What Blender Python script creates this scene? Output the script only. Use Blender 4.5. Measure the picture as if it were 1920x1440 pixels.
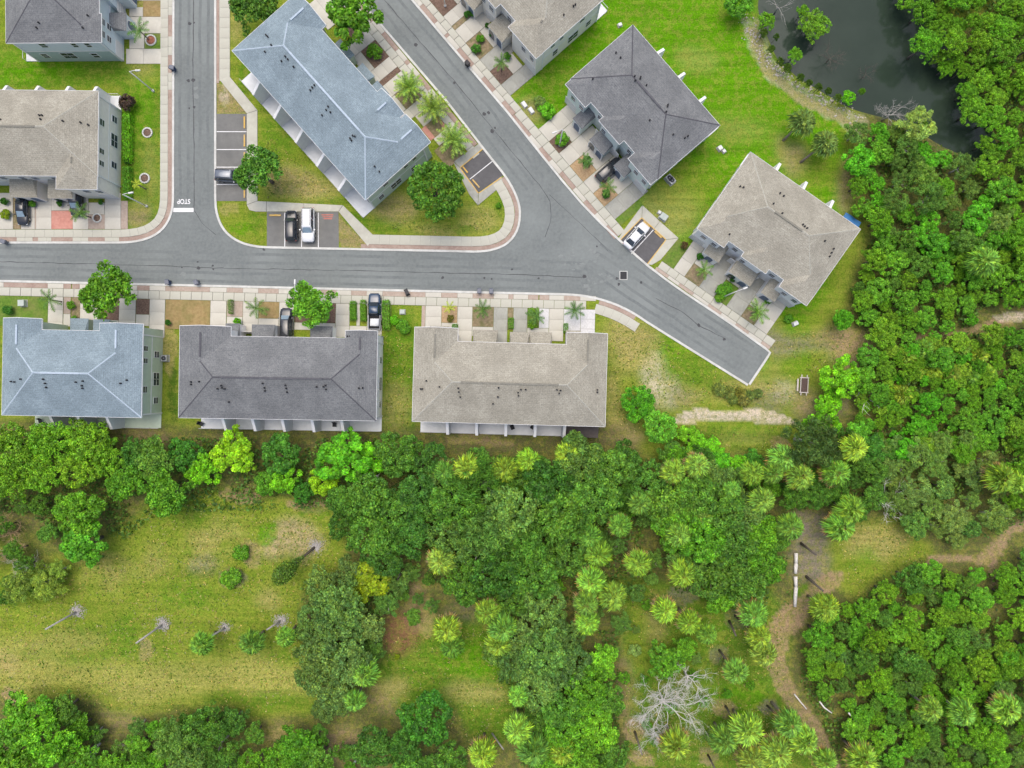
import bpy, bmesh, math, random
import numpy as np
from mathutils import Vector, Matrix

scene = bpy.context.scene
for o in list(bpy.data.objects):
    bpy.data.objects.remove(o, do_unlink=True)
col = scene.collection

# ------------------------------------------------------------------ camera
CAM_H = 105.0            # drone height in metres
FPX = 1260.0             # focal length in photo pixels (photo is 1920 wide)
cam_d = bpy.data.cameras.new("camera")
cam_d.sensor_width = 36.0
cam_d.lens = 36.0 * FPX / 1920.0
cam_d.clip_end = 5000.0
cam_o = bpy.data.objects.new("camera", cam_d)
col.objects.link(cam_o)
cam_o.location = (0, 0, CAM_H)
cam_o.rotation_euler = (0, 0, 0)
scene.camera = cam_o

# ------------------------------------------------------------------ light
SUN_EL, SUN_AZ = 72.0, 345.0          # azimuth clockwise from +Y: sun stands above the picture
world = bpy.data.worlds.new("World")
scene.world = world
world.use_nodes = True
wn = world.node_tree
wn.nodes.clear()
w_out = wn.nodes.new("ShaderNodeOutputWorld")
w_bg = wn.nodes.new("ShaderNodeBackground")
w_sky = wn.nodes.new("ShaderNodeTexSky")
w_sky.sky_type = 'NISHITA'
w_sky.sun_disc = False
w_sky.sun_elevation = math.radians(SUN_EL)
w_sky.sun_rotation = math.radians(SUN_AZ)
w_sky.air_density = 0.8
w_sky.dust_density = 4.0
w_sky.ozone_density = 0.6
w_bg.inputs["Strength"].default_value = 0.15
wn.links.new(w_sky.outputs[0], w_bg.inputs[0])
wn.links.new(w_bg.outputs[0], w_out.inputs[0])

sun_d = bpy.data.lights.new("sun", 'SUN')
sun_d.energy = 1.05
sun_d.angle = math.radians(55.0)
sun_d.color = (1.0, 0.965, 0.88)
sun_o = bpy.data.objects.new("sun", sun_d)
col.objects.link(sun_o)
az, el = math.radians(SUN_AZ), math.radians(SUN_EL)
sdir = Vector((math.sin(az) * math.cos(el), math.cos(az) * math.cos(el), math.sin(el)))
sun_o.rotation_euler = sdir.to_track_quat('Z', 'Y').to_euler()
sun_o.location = sdir * 200

scene.view_settings.view_transform = 'Standard'
scene.view_settings.look = 'None'
scene.view_settings.gamma = 1.0
scene.view_settings.exposure = 0.54
scene.view_settings.use_curve_mapping = False
scene.cycles.max_bounces = 4
scene.cycles.diffuse_bounces = 2
scene.cycles.glossy_bounces = 2
scene.cycles.transmission_bounces = 3

# ------------------------------------------------------------------ helpers
def P(px, py, h=0.0):
    """photo pixel -> world XY of a point that stands h metres above the ground"""
    k = (CAM_H - h) / FPX
    return ((px - 960.0) * k, (720.0 - py) * k)

def tag(o, label=None, cat=None, group=None, kind=None):
    if label: o["label"] = label
    if cat: o["category"] = cat
    if group: o["group"] = group
    if kind: o["kind"] = kind
    return o

def empty(name, loc, rz=0.0, label=None, cat=None, group=None):
    o = bpy.data.objects.new(name, None)
    o.empty_display_size = 0.3
    o.location = loc
    o.rotation_euler = (0, 0, rz)
    col.objects.link(o)
    return tag(o, label, cat, group)

def link(name, mesh, parent=None, loc=None):
    o = bpy.data.objects.new(name, mesh)
    col.objects.link(o)
    if parent is not None:
        o.parent = parent
    if loc is not None:
        o.location = loc
    return o

def copy_tree(o, parent=None):
    c = o.copy()
    col.objects.link(c)
    c.parent = parent
    for ch in o.children:
        copy_tree(ch, c)
    return c

class MB:
    """collects geometry; build() links it as ONE mesh object"""
    def __init__(s):
        s.v, s.f, s.sm = [], [], []
    def add(s, vs, fs, smooth=False):
        b = len(s.v)
        s.v += [tuple(p) for p in vs]
        s.f += [tuple(i + b for i in f) for f in fs]
        s.sm += [smooth] * len(fs)
        return s
    def prism(s, poly, z0, z1):
        n = len(poly)
        a = sum(poly[i][0] * poly[(i + 1) % n][1] - poly[(i + 1) % n][0] * poly[i][1] for i in range(n))
        if a < 0: poly = poly[::-1]
        vs = [(p[0], p[1], z0) for p in poly] + [(p[0], p[1], z1) for p in poly]
        fs = [tuple(range(n - 1, -1, -1)), tuple(range(n, 2 * n))]
        fs += [(i, (i + 1) % n, n + (i + 1) % n, n + i) for i in range(n)]
        return s.add(vs, fs)
    def sheet(s, poly, z):
        n = len(poly)
        a = sum(poly[i][0] * poly[(i + 1) % n][1] - poly[(i + 1) % n][0] * poly[i][1] for i in range(n))
        if a < 0: poly = poly[::-1]
        return s.add([(p[0], p[1], z) for p in poly], [tuple(range(n))])
    def box(s, x0, x1, y0, y1, z0, z1):
        return s.prism([(x0, y0), (x1, y0), (x1, y1), (x0, y1)], z0, z1)
    def tube(s, pts, rad, n=8, cap=True, smooth=True):
        pts = [Vector(p) for p in pts]
        rings, vs, fs = [], [], []
        up = Vector((0.13, 0.31, 0.94)).normalized()
        for i, p in enumerate(pts):
            d = (pts[min(i + 1, len(pts) - 1)] - pts[max(i - 1, 0)])
            d = d.normalized() if d.length > 1e-6 else Vector((0, 0, 1))
            a = d.cross(up)
            if a.length < 0.05: a = d.cross(Vector((1, 0, 0)))
            a.normalize(); b = d.cross(a)
            r = rad[i] if isinstance(rad, (list, tuple)) else rad
            for k in range(n):
                t = 2 * math.pi * k / n
                vs.append(p + a * (math.cos(t) * r) + b * (math.sin(t) * r))
        for i in range(len(pts) - 1):
            for k in range(n):
                fs.append((i * n + k, i * n + (k + 1) % n, (i + 1) * n + (k + 1) % n, (i + 1) * n + k))
        if cap:
            fs.append(tuple(range(n - 1, -1, -1)))
            fs.append(tuple(range((len(pts) - 1) * n, len(pts) * n)))
        return s.add(vs, fs, smooth)
    def lathe(s, prof, n=16, cx=0, cy=0, smooth=True):
        vs, fs = [], []
        for r, z in prof:
            for k in range(n):
                t = 2 * math.pi * k / n
                vs.append((cx + r * math.cos(t), cy + r * math.sin(t), z))
        m = len(prof)
        for i in range(m - 1):
            for k in range(n):
                fs.append((i * n + k, i * n + (k + 1) % n, (i + 1) * n + (k + 1) % n, (i + 1) * n + k))
        fs.append(tuple(range(n - 1, -1, -1)))
        fs.append(tuple(range((m - 1) * n, m * n)))
        return s.add(vs, fs, smooth)
    def mesh(s, name, mat=None, origin=(0, 0, 0)):
        m = bpy.data.meshes.new(name)
        ox, oy, oz = origin
        m.from_pydata([(x - ox, y - oy, z - oz) for x, y, z in s.v], [], s.f)
        m.polygons.foreach_set("use_smooth", s.sm)
        bm = bmesh.new(); bm.from_mesh(m)
        bmesh.ops.recalc_face_normals(bm, faces=bm.faces)
        bm.to_mesh(m); bm.free()
        if mat: m.materials.append(mat)
        m.update()
        return m
    def build(s, name, mat, parent=None, origin=(0, 0, 0), loc=None):
        return link(name, s.mesh(name, mat, origin), parent, loc)

def bez(p0, c, p1, n=10):
    return [((1 - t) ** 2 * p0[0] + 2 * t * (1 - t) * c[0] + t * t * p1[0],
             (1 - t) ** 2 * p0[1] + 2 * t * (1 - t) * c[1] + t * t * p1[1]) for t in [i / n for i in range(n + 1)]]

def W(poly, h=0.0):
    return [P(x, y, h) for x, y in poly]

def centroid(poly):
    return (sum(p[0] for p in poly) / len(poly), sum(p[1] for p in poly) / len(poly))

def inset(poly, d):
    """move every edge of a convex polygon inwards by d"""
    n = len(poly)
    a = sum(poly[i][0] * poly[(i + 1) % n][1] - poly[(i + 1) % n][0] * poly[i][1] for i in range(n))
    if a < 0: poly = poly[::-1]
    out = []
    for i in range(n):
        p0, p1, p2 = Vector(poly[i - 1]), Vector(poly[i]), Vector(poly[(i + 1) % n])
        e0 = (p1 - p0).normalized(); e1 = (p2 - p1).normalized()
        n0 = Vector((-e0.y, e0.x)); n1 = Vector((-e1.y, e1.x))
        k = max(0.35, 1 + n0.dot(n1))
        q = p1 + (n0 + n1) * (d / k)
        out.append((q.x, q.y))
    return out

def resample(pts, step):
    out = [Vector(pts[0])]
    acc = 0.0
    for a, b in zip(pts[:-1], pts[1:]):
        a, b = Vector(a), Vector(b)
        L = (b - a).length
        if L < 1e-9: continue
        t = step - acc
        while t <= L:
            out.append(a + (b - a) * (t / L)); t += step
        acc = L - (t - step)
    if (out[-1] - Vector(pts[-1])).length > step * 0.3:
        out.append(Vector(pts[-1]))
    else:
        out[-1] = Vector(pts[-1])
    return out

def offset_line(pts, d):
    """offset an open polyline to its left (d > 0)"""
    out = []
    for i, p in enumerate(pts):
        a = Vector(pts[max(i - 1, 0)]); b = Vector(pts[min(i + 1, len(pts) - 1)])
        t = (b - a).normalized()
        out.append(Vector(p) + Vector((-t.y, t.x)) * d)
    return out

# ------------------------------------------------------------------ materials
def new_mat(name):
    m = bpy.data.materials.new(name)
    m.use_nodes = True
    nt = m.node_tree
    b = nt.nodes["Principled BSDF"]
    return m, nt, b

def N(nt, t, **kw):
    n = nt.nodes.new(t)
    for k, v in kw.items(): setattr(n, k, v)
    return n

def ramp(nt, fac, stops):
    r = N(nt, "ShaderNodeValToRGB")
    e = r.color_ramp.elements
    e[0].position, e[0].color = stops[0][0], (*stops[0][1], 1)
    e[1].position, e[1].color = stops[-1][0], (*stops[-1][1], 1)
    for p, c in stops[1:-1]:
        x = e.new(p); x.color = (*c, 1)
    nt.links.new(fac, r.inputs[0])
    return r.outputs[0]

def noise_node(nt, scale, detail=4, rough=0.6, coord="Object", stretch=None, dist=0.0):
    tc = N(nt, "ShaderNodeTexCoord")
    src = tc.outputs[coord]
    if stretch:
        mp = N(nt, "ShaderNodeMapping")
        mp.inputs["Scale"].default_value = stretch
        nt.links.new(src, mp.inputs[0]); src = mp.outputs[0]
    n = N(nt, "ShaderNodeTexNoise")
    n.inputs["Scale"].default_value = scale
    n.inputs["Detail"].default_value = detail
    n.inputs["Roughness"].default_value = rough
    n.inputs["Distortion"].default_value = dist
    nt.links.new(src, n.inputs["Vector"])
    return n.outputs[0]

def mixc(nt, fac, a, b, mode='MIX'):
    m = N(nt, "ShaderNodeMix", data_type='RGBA', blend_type=mode)
    for inp, val in ((m.inputs[0], fac), (m.inputs[6], a), (m.inputs[7], b)):
        if hasattr(val, "links") or hasattr(val, "is_linked"):
            nt.links.new(val, inp)
        elif isinstance(val, (int, float)):
            inp.default_value = val
        else:
            inp.default_value = (*val, 1)
    return m.outputs[2]

def mat_noise(name, c0, c1, scale, rough=0.85, bump=0.0, bscale=None, c2=None, scale2=0.35, amt2=0.5, stretch=None, spec=0.3, detail=5, bdist=0.05):
    """two-tone noise colour, optional second large-scale tone, optional bump"""
    m, nt, b = new_mat(name)
    n1 = noise_node(nt, scale, detail, 0.65, stretch=stretch)
    c = ramp(nt, n1, [(0.32, c0), (0.68, c1)])
    if c2 is not None:
        n2 = noise_node(nt, scale2, 4, 0.6)
        f = ramp(nt, n2, [(0.42, (0, 0, 0)), (0.68, (amt2,) * 3)])
        c = mixc(nt, f, c, c2)
    nt.links.new(c, b.inputs["Base Color"])
    b.inputs["Roughness"].default_value = rough
    b.inputs["Specular IOR Level"].default_value = spec
    if bump:
        nb = noise_node(nt, bscale or scale * 2, 4, 0.7)
        bp = N(nt, "ShaderNodeBump")
        bp.inputs["Strength"].default_value = bump
        bp.inputs["Distance"].default_value = bdist
        nt.links.new(nb, bp.inputs["Height"])
        nt.links.new(bp.outputs[0], b.inputs["Normal"])
    return m

def mat_plain(name, c, rough=0.6, spec=0.4, metal=0.0, coat=0.0, var=0.12, vscale=2.0):
    m, nt, b = new_mat(name)
    n = noise_node(nt, vscale, 4, 0.6)
    lo = tuple(x * (1 - var) for x in c); hi = tuple(min(1, x * (1 + var)) for x in c)
    nt.links.new(ramp(nt, n, [(0.3, lo), (0.7, hi)]), b.inputs["Base Color"])
    b.inputs["Roughness"].default_value = rough
    b.inputs["Specular IOR Level"].default_value = spec
    b.inputs["Metallic"].default_value = metal
    b.inputs["Coat Weight"].default_value = coat
    b.inputs["Coat Roughness"].default_value = 0.08
    return m

def mat_roof(name, ca, cb, cc):
    """asphalt shingles: each tab its own tone, soft weathering over them"""
    m, nt, b = new_mat(name)
    tc = N(nt, "ShaderNodeTexCoord")
    outs = []
    for rot in (0.0, math.pi / 2):
        mp = N(nt, "ShaderNodeMapping")
        mp.inputs["Rotation"].default_value = (0, 0, rot)
        nt.links.new(tc.outputs["Object"], mp.inputs[0])
        br = N(nt, "ShaderNodeTexBrick")
        br.inputs["Scale"].default_value = 1.0
        br.inputs["Brick Width"].default_value = 0.55
        br.inputs["Row Height"].default_value = 0.26
        br.inputs["Mortar Size"].default_value = 0.02
        br.inputs["Mortar Smooth"].default_value = 0.6
        br.inputs["Color1"].default_value = (*ca, 1)
        br.inputs["Color2"].default_value = (*cb, 1)
        br.inputs["Mortar"].default_value = (*[x * 0.62 for x in ca], 1)
        nt.links.new(mp.outputs[0], br.inputs["Vector"])
        outs.append(br)
    ge = N(nt, "ShaderNodeNewGeometry")
    vt = N(nt, "ShaderNodeVectorTransform", vector_type='NORMAL', convert_from='WORLD', convert_to='OBJECT')
    nt.links.new(ge.outputs["True Normal"], vt.inputs[0])
    sx = N(nt, "ShaderNodeSeparateXYZ"); nt.links.new(vt.outputs[0], sx.inputs[0])
    ax = N(nt, "ShaderNodeMath", operation='ABSOLUTE'); nt.links.new(sx.outputs[0], ax.inputs[0])
    ay = N(nt, "ShaderNodeMath", operation='ABSOLUTE'); nt.links.new(sx.outputs[1], ay.inputs[0])
    gt = N(nt, "ShaderNodeMath", operation='GREATER_THAN')
    nt.links.new(ax.outputs[0], gt.inputs[0]); nt.links.new(ay.outputs[0], gt.inputs[1])
    c = mixc(nt, gt.outputs[0], outs[0].outputs[0], outs[1].outputs[0])
    n2 = noise_node(nt, 3.2, 5, 0.75)
    c = mixc(nt, ramp(nt, n2, [(0.38, (0, 0, 0)), (0.66, (0.6, 0.6, 0.6))]), c, cc)
    n3 = noise_node(nt, 0.28, 3, 0.5)
    c = mixc(nt, ramp(nt, n3, [(0.38, (0, 0, 0)), (0.62, (0.5, 0.5, 0.5))]), c, tuple(x * 0.8 for x in ca))
    n4 = noise_node(nt, 9.0, 3, 0.8)
    c = mixc(nt, 1.0, c, ramp(nt, n4, [(0.3, (0.58, 0.58, 0.6)), (0.7, (1.36, 1.36, 1.33))]), 'MULTIPLY')
    nt.links.new(c, b.inputs["Base Color"])
    b.inputs["Roughness"].default_value = 0.9
    b.inputs["Specular IOR Level"].default_value = 0.2
    bp = N(nt, "ShaderNodeBump")
    bp.inputs["Strength"].default_value = 0.5
    bp.inputs["Distance"].default_value = 0.03
    nt.links.new(noise_node(nt, 6, 4, 0.7), bp.inputs["Height"])
    nt.links.new(bp.outputs[0], b.inputs["Normal"])
    return m

def mat_leaf(name, trans=0.28, lo=0.5, hi=1.62, yel=(1.35, 1.12, 0.7)):
    """leaf colour comes from the plant (object colour); every leaf its own tone"""
    m, nt, b = new_mat(name)
    oi = N(nt, "ShaderNodeObjectInfo")
    ge = N(nt, "ShaderNodeNewGeometry")
    r = ge.outputs["Random Per Island"]
    tone = ramp(nt, r, [(0.0, (lo,) * 3), (0.55, (0.95, 0.95, 0.95)), (1.0, (hi,) * 3)])
    c = mixc(nt, 1.0, oi.outputs["Color"], tone, 'MULTIPLY')
    wnz = N(nt, "ShaderNodeTexWhiteNoise", noise_dimensions='1D')
    nt.links.new(r, wnz.inputs["W"])
    hue = ramp(nt, wnz.outputs[0], [(0.0, (0.85, 1.0, 1.15)), (0.5, (1, 1, 1)), (1.0, yel)])
    c = mixc(nt, 1.0, c, hue, 'MULTIPLY')
    at = N(nt, "ShaderNodeAttribute", attribute_name="growth")     # young and old twigs
    has = N(nt, "ShaderNodeMath", operation='MULTIPLY_ADD'); nt.links.new(at.outputs["Fac"], has.inputs[0]); has.inputs[1].default_value = 1.0; has.inputs[2].default_value = 1.0
    cmb = N(nt, "ShaderNodeCombineColor")
    for q in range(3): nt.links.new(has.outputs[0], cmb.inputs[q])
    c = mixc(nt, 1.0, c, cmb.outputs[0], 'MULTIPLY')
    # patches of older and younger growth through the crown
    n = noise_node(nt, 0.55, 3, 0.6)
    c = mixc(nt, 1.0, c, ramp(nt, n, [(0.3, (0.72, 0.8, 0.9)), (0.7, (1.28, 1.15, 0.95))]), 'MULTIPLY')
    nt.links.new(c, b.inputs["Base Color"])
    b.inputs["Roughness"].default_value = 0.5
    b.inputs["Specular IOR Level"].default_value = 0.25
    tr = N(nt, "ShaderNodeBsdfTranslucent")
    nt.links.new(mixc(nt, 1.0, c, (1.1, 1.25, 0.6), 'MULTIPLY'), tr.inputs[0])
    mx = N(nt, "ShaderNodeMixShader")
    mx.inputs[0].default_value = trans
    nt.links.new(b.outputs[0], mx.inputs[1]); nt.links.new(tr.outputs[0], mx.inputs[2])
    nt.links.new(mx.outputs[0], nt.nodes["Material Output"].inputs[0])
    return m

M = {}
M['asphalt'] = mat_noise('asphalt', (0.149, 0.163, 0.158), (0.196, 0.215, 0.207), 2.2, 0.92, 0.25, 14, (0.248, 0.270, 0.257), 0.11, 0.65, detail=8)
M['asphalt_lot'] = mat_noise('asphalt_lot', (0.158, 0.156, 0.147), (0.215, 0.215, 0.200), 1.6, 0.92, 0.25, 14, (0.126, 0.127, 0.121), 0.4, 0.6, detail=8)
M['asphalt_dark'] = mat_noise('asphalt_dark', (0.10, 0.098, 0.1), (0.145, 0.14, 0.142), 1.6, 0.92, 0.25, 14, (0.085, 0.085, 0.085), 0.4, 0.6, detail=8)
M['wheel_path'] = mat_noise('wheel_path', (0.138, 0.151, 0.148), (0.179, 0.197, 0.192), 2.2, 0.9, 0.25, 14, (0.209, 0.228, 0.217), 0.3, 0.6, detail=8)
M['tar'] = mat_noise('tar', (0.055, 0.055, 0.058), (0.09, 0.09, 0.092), 3.0, 0.8)
M['pale_patch'] = mat_noise('pale_patch', (0.185, 0.200, 0.194), (0.241, 0.259, 0.246), 2.5, 0.92)
M['concrete'] = mat_noise('concrete', (0.453, 0.445, 0.368), (0.533, 0.525, 0.443), 1.3, 0.9, 0.15, 9, (0.390, 0.368, 0.307), 0.5, 0.6, detail=8)
M['concrete_grey'] = mat_noise('concrete_grey', (0.332, 0.330, 0.284), (0.432, 0.431, 0.378), 1.1, 0.9, 0.15, 9, (0.249, 0.246, 0.215), 0.7, 0.65, detail=8)
M['concrete_white'] = mat_noise('concrete_white', (0.68, 0.69, 0.69), (0.77, 0.78, 0.78), 1.2, 0.85, 0.1, 9, (0.58, 0.6, 0.6), 0.5, 0.4)
M['concrete_drive'] = mat_noise('concrete_drive', (0.495, 0.475, 0.405), (0.595, 0.572, 0.495), 1.1, 0.9, 0.15, 9, (0.42, 0.395, 0.335), 0.45, 0.65, detail=8)
M['joint'] = mat_noise('joint', (0.274, 0.264, 0.224), (0.349, 0.334, 0.284), 3, 0.95)
M['kerb'] = mat_noise('kerb', (0.515, 0.513, 0.474), (0.644, 0.646, 0.605), 1.5, 0.9, 0.1, 8, (0.386, 0.380, 0.344), 0.35, 0.5)
M['paver'] = mat_noise('paver', (0.282, 0.198, 0.158), (0.378, 0.285, 0.234), 3.5, 0.9, 0.35, 9, (0.458, 0.377, 0.306), 0.5, 0.5, detail=8)
M['paver_red'] = mat_noise('paver_red', (0.46, 0.20, 0.155), (0.58, 0.28, 0.22), 2.5, 0.9, 0.3, 9, (0.62, 0.36, 0.29), 0.6, 0.4)
M['paver_pink'] = mat_noise('paver_pink', (0.361, 0.281, 0.225), (0.449, 0.368, 0.302), 3.0, 0.9, 0.3, 9)
M['mulch'] = mat_noise('mulch', (0.10, 0.062, 0.045), (0.23, 0.155, 0.115), 4.5, 0.95, 0.8, 8, detail=8)
M['mulch_red'] = mat_noise('mulch_red', (0.30, 0.10, 0.06), (0.45, 0.19, 0.12), 5, 0.95, 0.8, 8)
M['mulch_gold'] = mat_noise('mulch_gold', (0.34, 0.22, 0.11), (0.50, 0.36, 0.21), 4.5, 0.95, 0.7, 8)
M['soil_bed'] = mat_noise('soil_bed', (0.20, 0.15, 0.09), (0.36, 0.28, 0.17), 3.0, 0.95, 0.8, 8, (0.12, 0.14, 0.04), 0.9, 0.7, detail=8)
M['lawn_bed'] = mat_noise('lawn_bed', (0.07, 0.15, 0.015), (0.15, 0.25, 0.03), 3.0, 0.95, 0.9, 9, (0.24, 0.20, 0.08), 0.45, 0.5, detail=8)
M['dry_bed'] = mat_noise('dry_bed', (0.26, 0.18, 0.075), (0.38, 0.28, 0.13), 2.2, 0.95, 0.8, 9, (0.17, 0.17, 0.05), 0.5, 0.6, detail=8)
M['gravel'] = mat_noise('gravel', (0.50, 0.49, 0.475), (0.68, 0.67, 0.655), 6, 0.95, 0.7, 9)
M['white_paint'] = mat_noise('white_paint', (0.66, 0.66, 0.65), (0.80, 0.80, 0.79), 3, 0.7)
M['yellow_paint'] = mat_noise('yellow_paint', (0.55, 0.34, 0.07), (0.68, 0.44, 0.11), 3, 0.7, c2=(0.5, 0.42, 0.28), scale2=1.2, amt2=0.5)
M['red_paint'] = mat_noise('red_paint', (0.42, 0.12, 0.09), (0.55, 0.2, 0.15), 3, 0.7)
M['roof_tan'] = mat_roof('roof_tan', (0.306, 0.284, 0.228), (0.392, 0.367, 0.300), (0.448, 0.428, 0.356))
M['roof_blue'] = mat_roof('roof_blue', (0.198, 0.255, 0.288), (0.264, 0.331, 0.368), (0.315, 0.388, 0.424))
M['roof_dark'] = mat_roof('roof_dark', (0.151, 0.157, 0.162), (0.204, 0.211, 0.214), (0.270, 0.275, 0.271))
M['cap_tan'] = mat_noise('cap_tan', (0.293, 0.277, 0.229), (0.488, 0.475, 0.400), 5, 0.9)
M['vent_tan'] = mat_noise('vent_tan', (0.165, 0.156, 0.127), (0.264, 0.252, 0.207), 5, 0.9)
M['cap_blue'] = mat_noise('cap_blue', (0.338, 0.409, 0.472), (0.475, 0.554, 0.621), 4, 0.9)
M['cap_dark'] = mat_noise('cap_dark', (0.075, 0.074, 0.082), (0.121, 0.120, 0.130), 4, 0.9)
M['wall_cream'] = mat_plain('wall_cream', (0.79, 0.75, 0.67), 0.85, 0.2, var=0.05)
M['wall_white'] = mat_plain('wall_white', (0.84, 0.835, 0.815), 0.85, 0.2, var=0.05)
M['wall_sage'] = mat_plain('wall_sage', (0.52, 0.60, 0.47), 0.85, 0.2, var=0.05)
M['wall_mint'] = mat_plain('wall_mint', (0.66, 0.73, 0.675), 0.85, 0.2, var=0.05)
M['wall_blue'] = mat_plain('wall_blue', (0.60, 0.67, 0.685), 0.85, 0.2, var=0.05)
M['wall_teal'] = mat_plain('wall_teal', (0.36, 0.45, 0.44), 0.85, 0.2, var=0.05)
M['wall_tan'] = mat_plain('wall_tan', (0.50, 0.44, 0.36), 0.85, 0.2, var=0.05)
M['trim'] = mat_plain('trim', (0.76, 0.76, 0.745), 0.7, 0.3, var=0.05)
M['glass'] = mat_plain('glass', (0.045, 0.055, 0.07), 0.12, 0.6, var=0.3)
M['garage'] = mat_plain('garage', (0.70, 0.69, 0.66), 0.7, 0.3, var=0.04)
M['door_blue'] = mat_plain('door_blue', (0.10, 0.14, 0.21), 0.6, 0.4)
M['vent'] = mat_plain('vent', (0.025, 0.025, 0.028), 0.7, 0.3)
M['screen'] = mat_plain('screen', (0.10, 0.085, 0.08), 0.8, 0.2)
M['screen_dark'] = mat_plain('screen_dark', (0.035, 0.04, 0.045), 0.7, 0.3)
M['metal'] = mat_plain('metal', (0.42, 0.43, 0.44), 0.5, 0.5, 0.3)
M['pole'] = mat_plain('pole', (0.70, 0.695, 0.66), 0.6, 0.4)
M['util'] = mat_plain('util', (0.42, 0.47, 0.42), 0.6, 0.4)
M['util_white'] = mat_plain('util_white', (0.66, 0.67, 0.64), 0.7, 0.3)
M['wood_brown'] = mat_plain('wood_brown', (0.10, 0.065, 0.055), 0.75, 0.3, var=0.25, vscale=5)
M['wood_pale'] = mat_plain('wood_pale', (0.52, 0.47, 0.43), 0.8, 0.3, var=0.2, vscale=5)
M['bark'] = mat_noise('bark', (0.085, 0.07, 0.058), (0.17, 0.145, 0.12), 6, 0.95, 0.6, 10)
M['bark_pale'] = mat_noise('bark_pale', (0.30, 0.28, 0.255), (0.47, 0.45, 0.42), 5, 0.95, 0.4, 10)
M['dead_wood'] = mat_noise('dead_wood', (0.58, 0.55, 0.51), (0.80, 0.77, 0.72), 4, 0.95, 0.3, 10)
M['palm_trunk'] = mat_noise('palm_trunk', (0.15, 0.125, 0.10), (0.27, 0.235, 0.19), 5, 0.95, 0.6, 9, stretch=(0.6, 0.6, 3))
M['rock'] = mat_noise('rock', (0.30, 0.27, 0.225), (0.58, 0.54, 0.47), 3, 0.95, 0.5, 8)
M['tyre'] = mat_plain('tyre', (0.025, 0.025, 0.026), 0.85, 0.2)
M['rim'] = mat_plain('rim', (0.45, 0.46, 0.47), 0.35, 0.5, 0.7)
M['car_glass'] = mat_plain('car_glass', (0.03, 0.04, 0.05), 0.06, 0.7)
M['car_glass_pale'] = mat_plain('car_glass_pale', (0.22, 0.30, 0.36), 0.08, 0.7)
M['car_black'] = mat_plain('car_black', (0.016, 0.018, 0.022), 0.25, 0.5, 0.0, 0.8)
M['car_navy'] = mat_plain('car_navy', (0.02, 0.045, 0.085), 0.25, 0.5, 0.0, 0.8)
M['car_white'] = mat_plain('car_white', (0.72, 0.73, 0.73), 0.3, 0.5, 0.0, 0.6, var=0.03)
M['car_grey'] = mat_plain('car_grey', (0.14, 0.16, 0.19), 0.28, 0.5, 0.3, 0.6)
M['lamp_red'] = mat_plain('lamp_red', (0.35, 0.02, 0.02), 0.2, 0.6)
M['lamp_clear'] = mat_plain('lamp_clear', (0.65, 0.66, 0.67), 0.1, 0.6)
M['bin_blue'] = mat_plain('bin_blue', (0.03, 0.055, 0.12), 0.55, 0.4)
M['bin_black'] = mat_plain('bin_black', (0.02, 0.02, 0.023), 0.55, 0.4)
M['bin_grey'] = mat_plain('bin_grey', (0.16, 0.17, 0.20), 0.55, 0.4)
M['leaf'] = mat_leaf('leaf')
M['leaf_palm'] = mat_leaf('leaf_palm', 0.15, 0.42, 1.6)
M['tarp'] = mat_plain('tarp', (0.04, 0.16, 0.36), 0.6, 0.4)

# ------------------------------------------------------------------ ground
STEP = 6.0
GX0, GX1, GY0, GY1 = -180.0, 2106.0, -180.0, 1626.0
gx = np.arange(GX0, GX1, STEP); gy = np.arange(GY0, GY1, STEP)
XX, YY = np.meshgrid(gx, gy)
rng = np.random.default_rng(7)

def vnoise(cell, seed):
    r = np.random.default_rng(seed)
    h, w = XX.shape
    gh, gw = int(h * STEP / cell) + 3, int(w * STEP / cell) + 3
    g = r.random((gh, gw))
    fy = (YY - GY0) / cell; fx = (XX - GX0) / cell
    iy, ix = fy.astype(int), fx.astype(int)
    ty, tx = fy - iy, fx - ix
    ty = ty * ty * (3 - 2 * ty); tx = tx * tx * (3 - 2 * tx)
    return (g[iy, ix] * (1 - tx) + g[iy, ix + 1] * tx) * (1 - ty) + (g[iy + 1, ix] * (1 - tx) + g[iy + 1, ix + 1] * tx) * ty

def fbm(cell, seed):
    return (vnoise(cell, seed) * 0.5 + vnoise(cell / 2, seed + 1) * 0.3 + vnoise(cell / 4, seed + 2) * 0.2)

def inside(poly, X, Y):
    res = np.zeros(X.shape, bool)
    n = len(poly)
    for i in range(n):
        x0, y0 = poly[i]; x1, y1 = poly[(i + 1) % n]
        if y0 == y1: continue
        c = ((y0 > Y) != (y1 > Y)) & (X < (x1 - x0) * (Y - y0) / (y1 - y0) + x0)
        res ^= c
    return res

def blur(a, r):
    for _ in range(2):
        for ax in (0, 1):
            p = np.pad(a, [(r + 1, r) if k == ax else (0, 0) for k in (0, 1)], mode='edge')
            c = np.cumsum(p, axis=ax)
            a = (np.take(c, range(2 * r + 1, c.shape[ax]), axis=ax) - np.take(c, range(0, c.shape[ax] - 2 * r - 1), axis=ax)) / (2 * r + 1)
    return a

WX = (fbm(60, 11) - 0.5) * 2; WY = (fbm(60, 21) - 0.5) * 2
BREAK = fbm(40, 31)

def mask(shape, warp=18, soft=2):
    X = XX + WX * warp; Y = YY + WY * warp
    if len(shape) == 4 and not isinstance(shape[0], tuple):
        cx, cy, rx, ry = shape
        m = (((X - cx) / rx) ** 2 + ((Y - cy) / ry) ** 2 < 1).astype(float)
    else:
        m = inside(shape, X, Y).astype(float)
    return blur(m, soft) if soft else m

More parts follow.
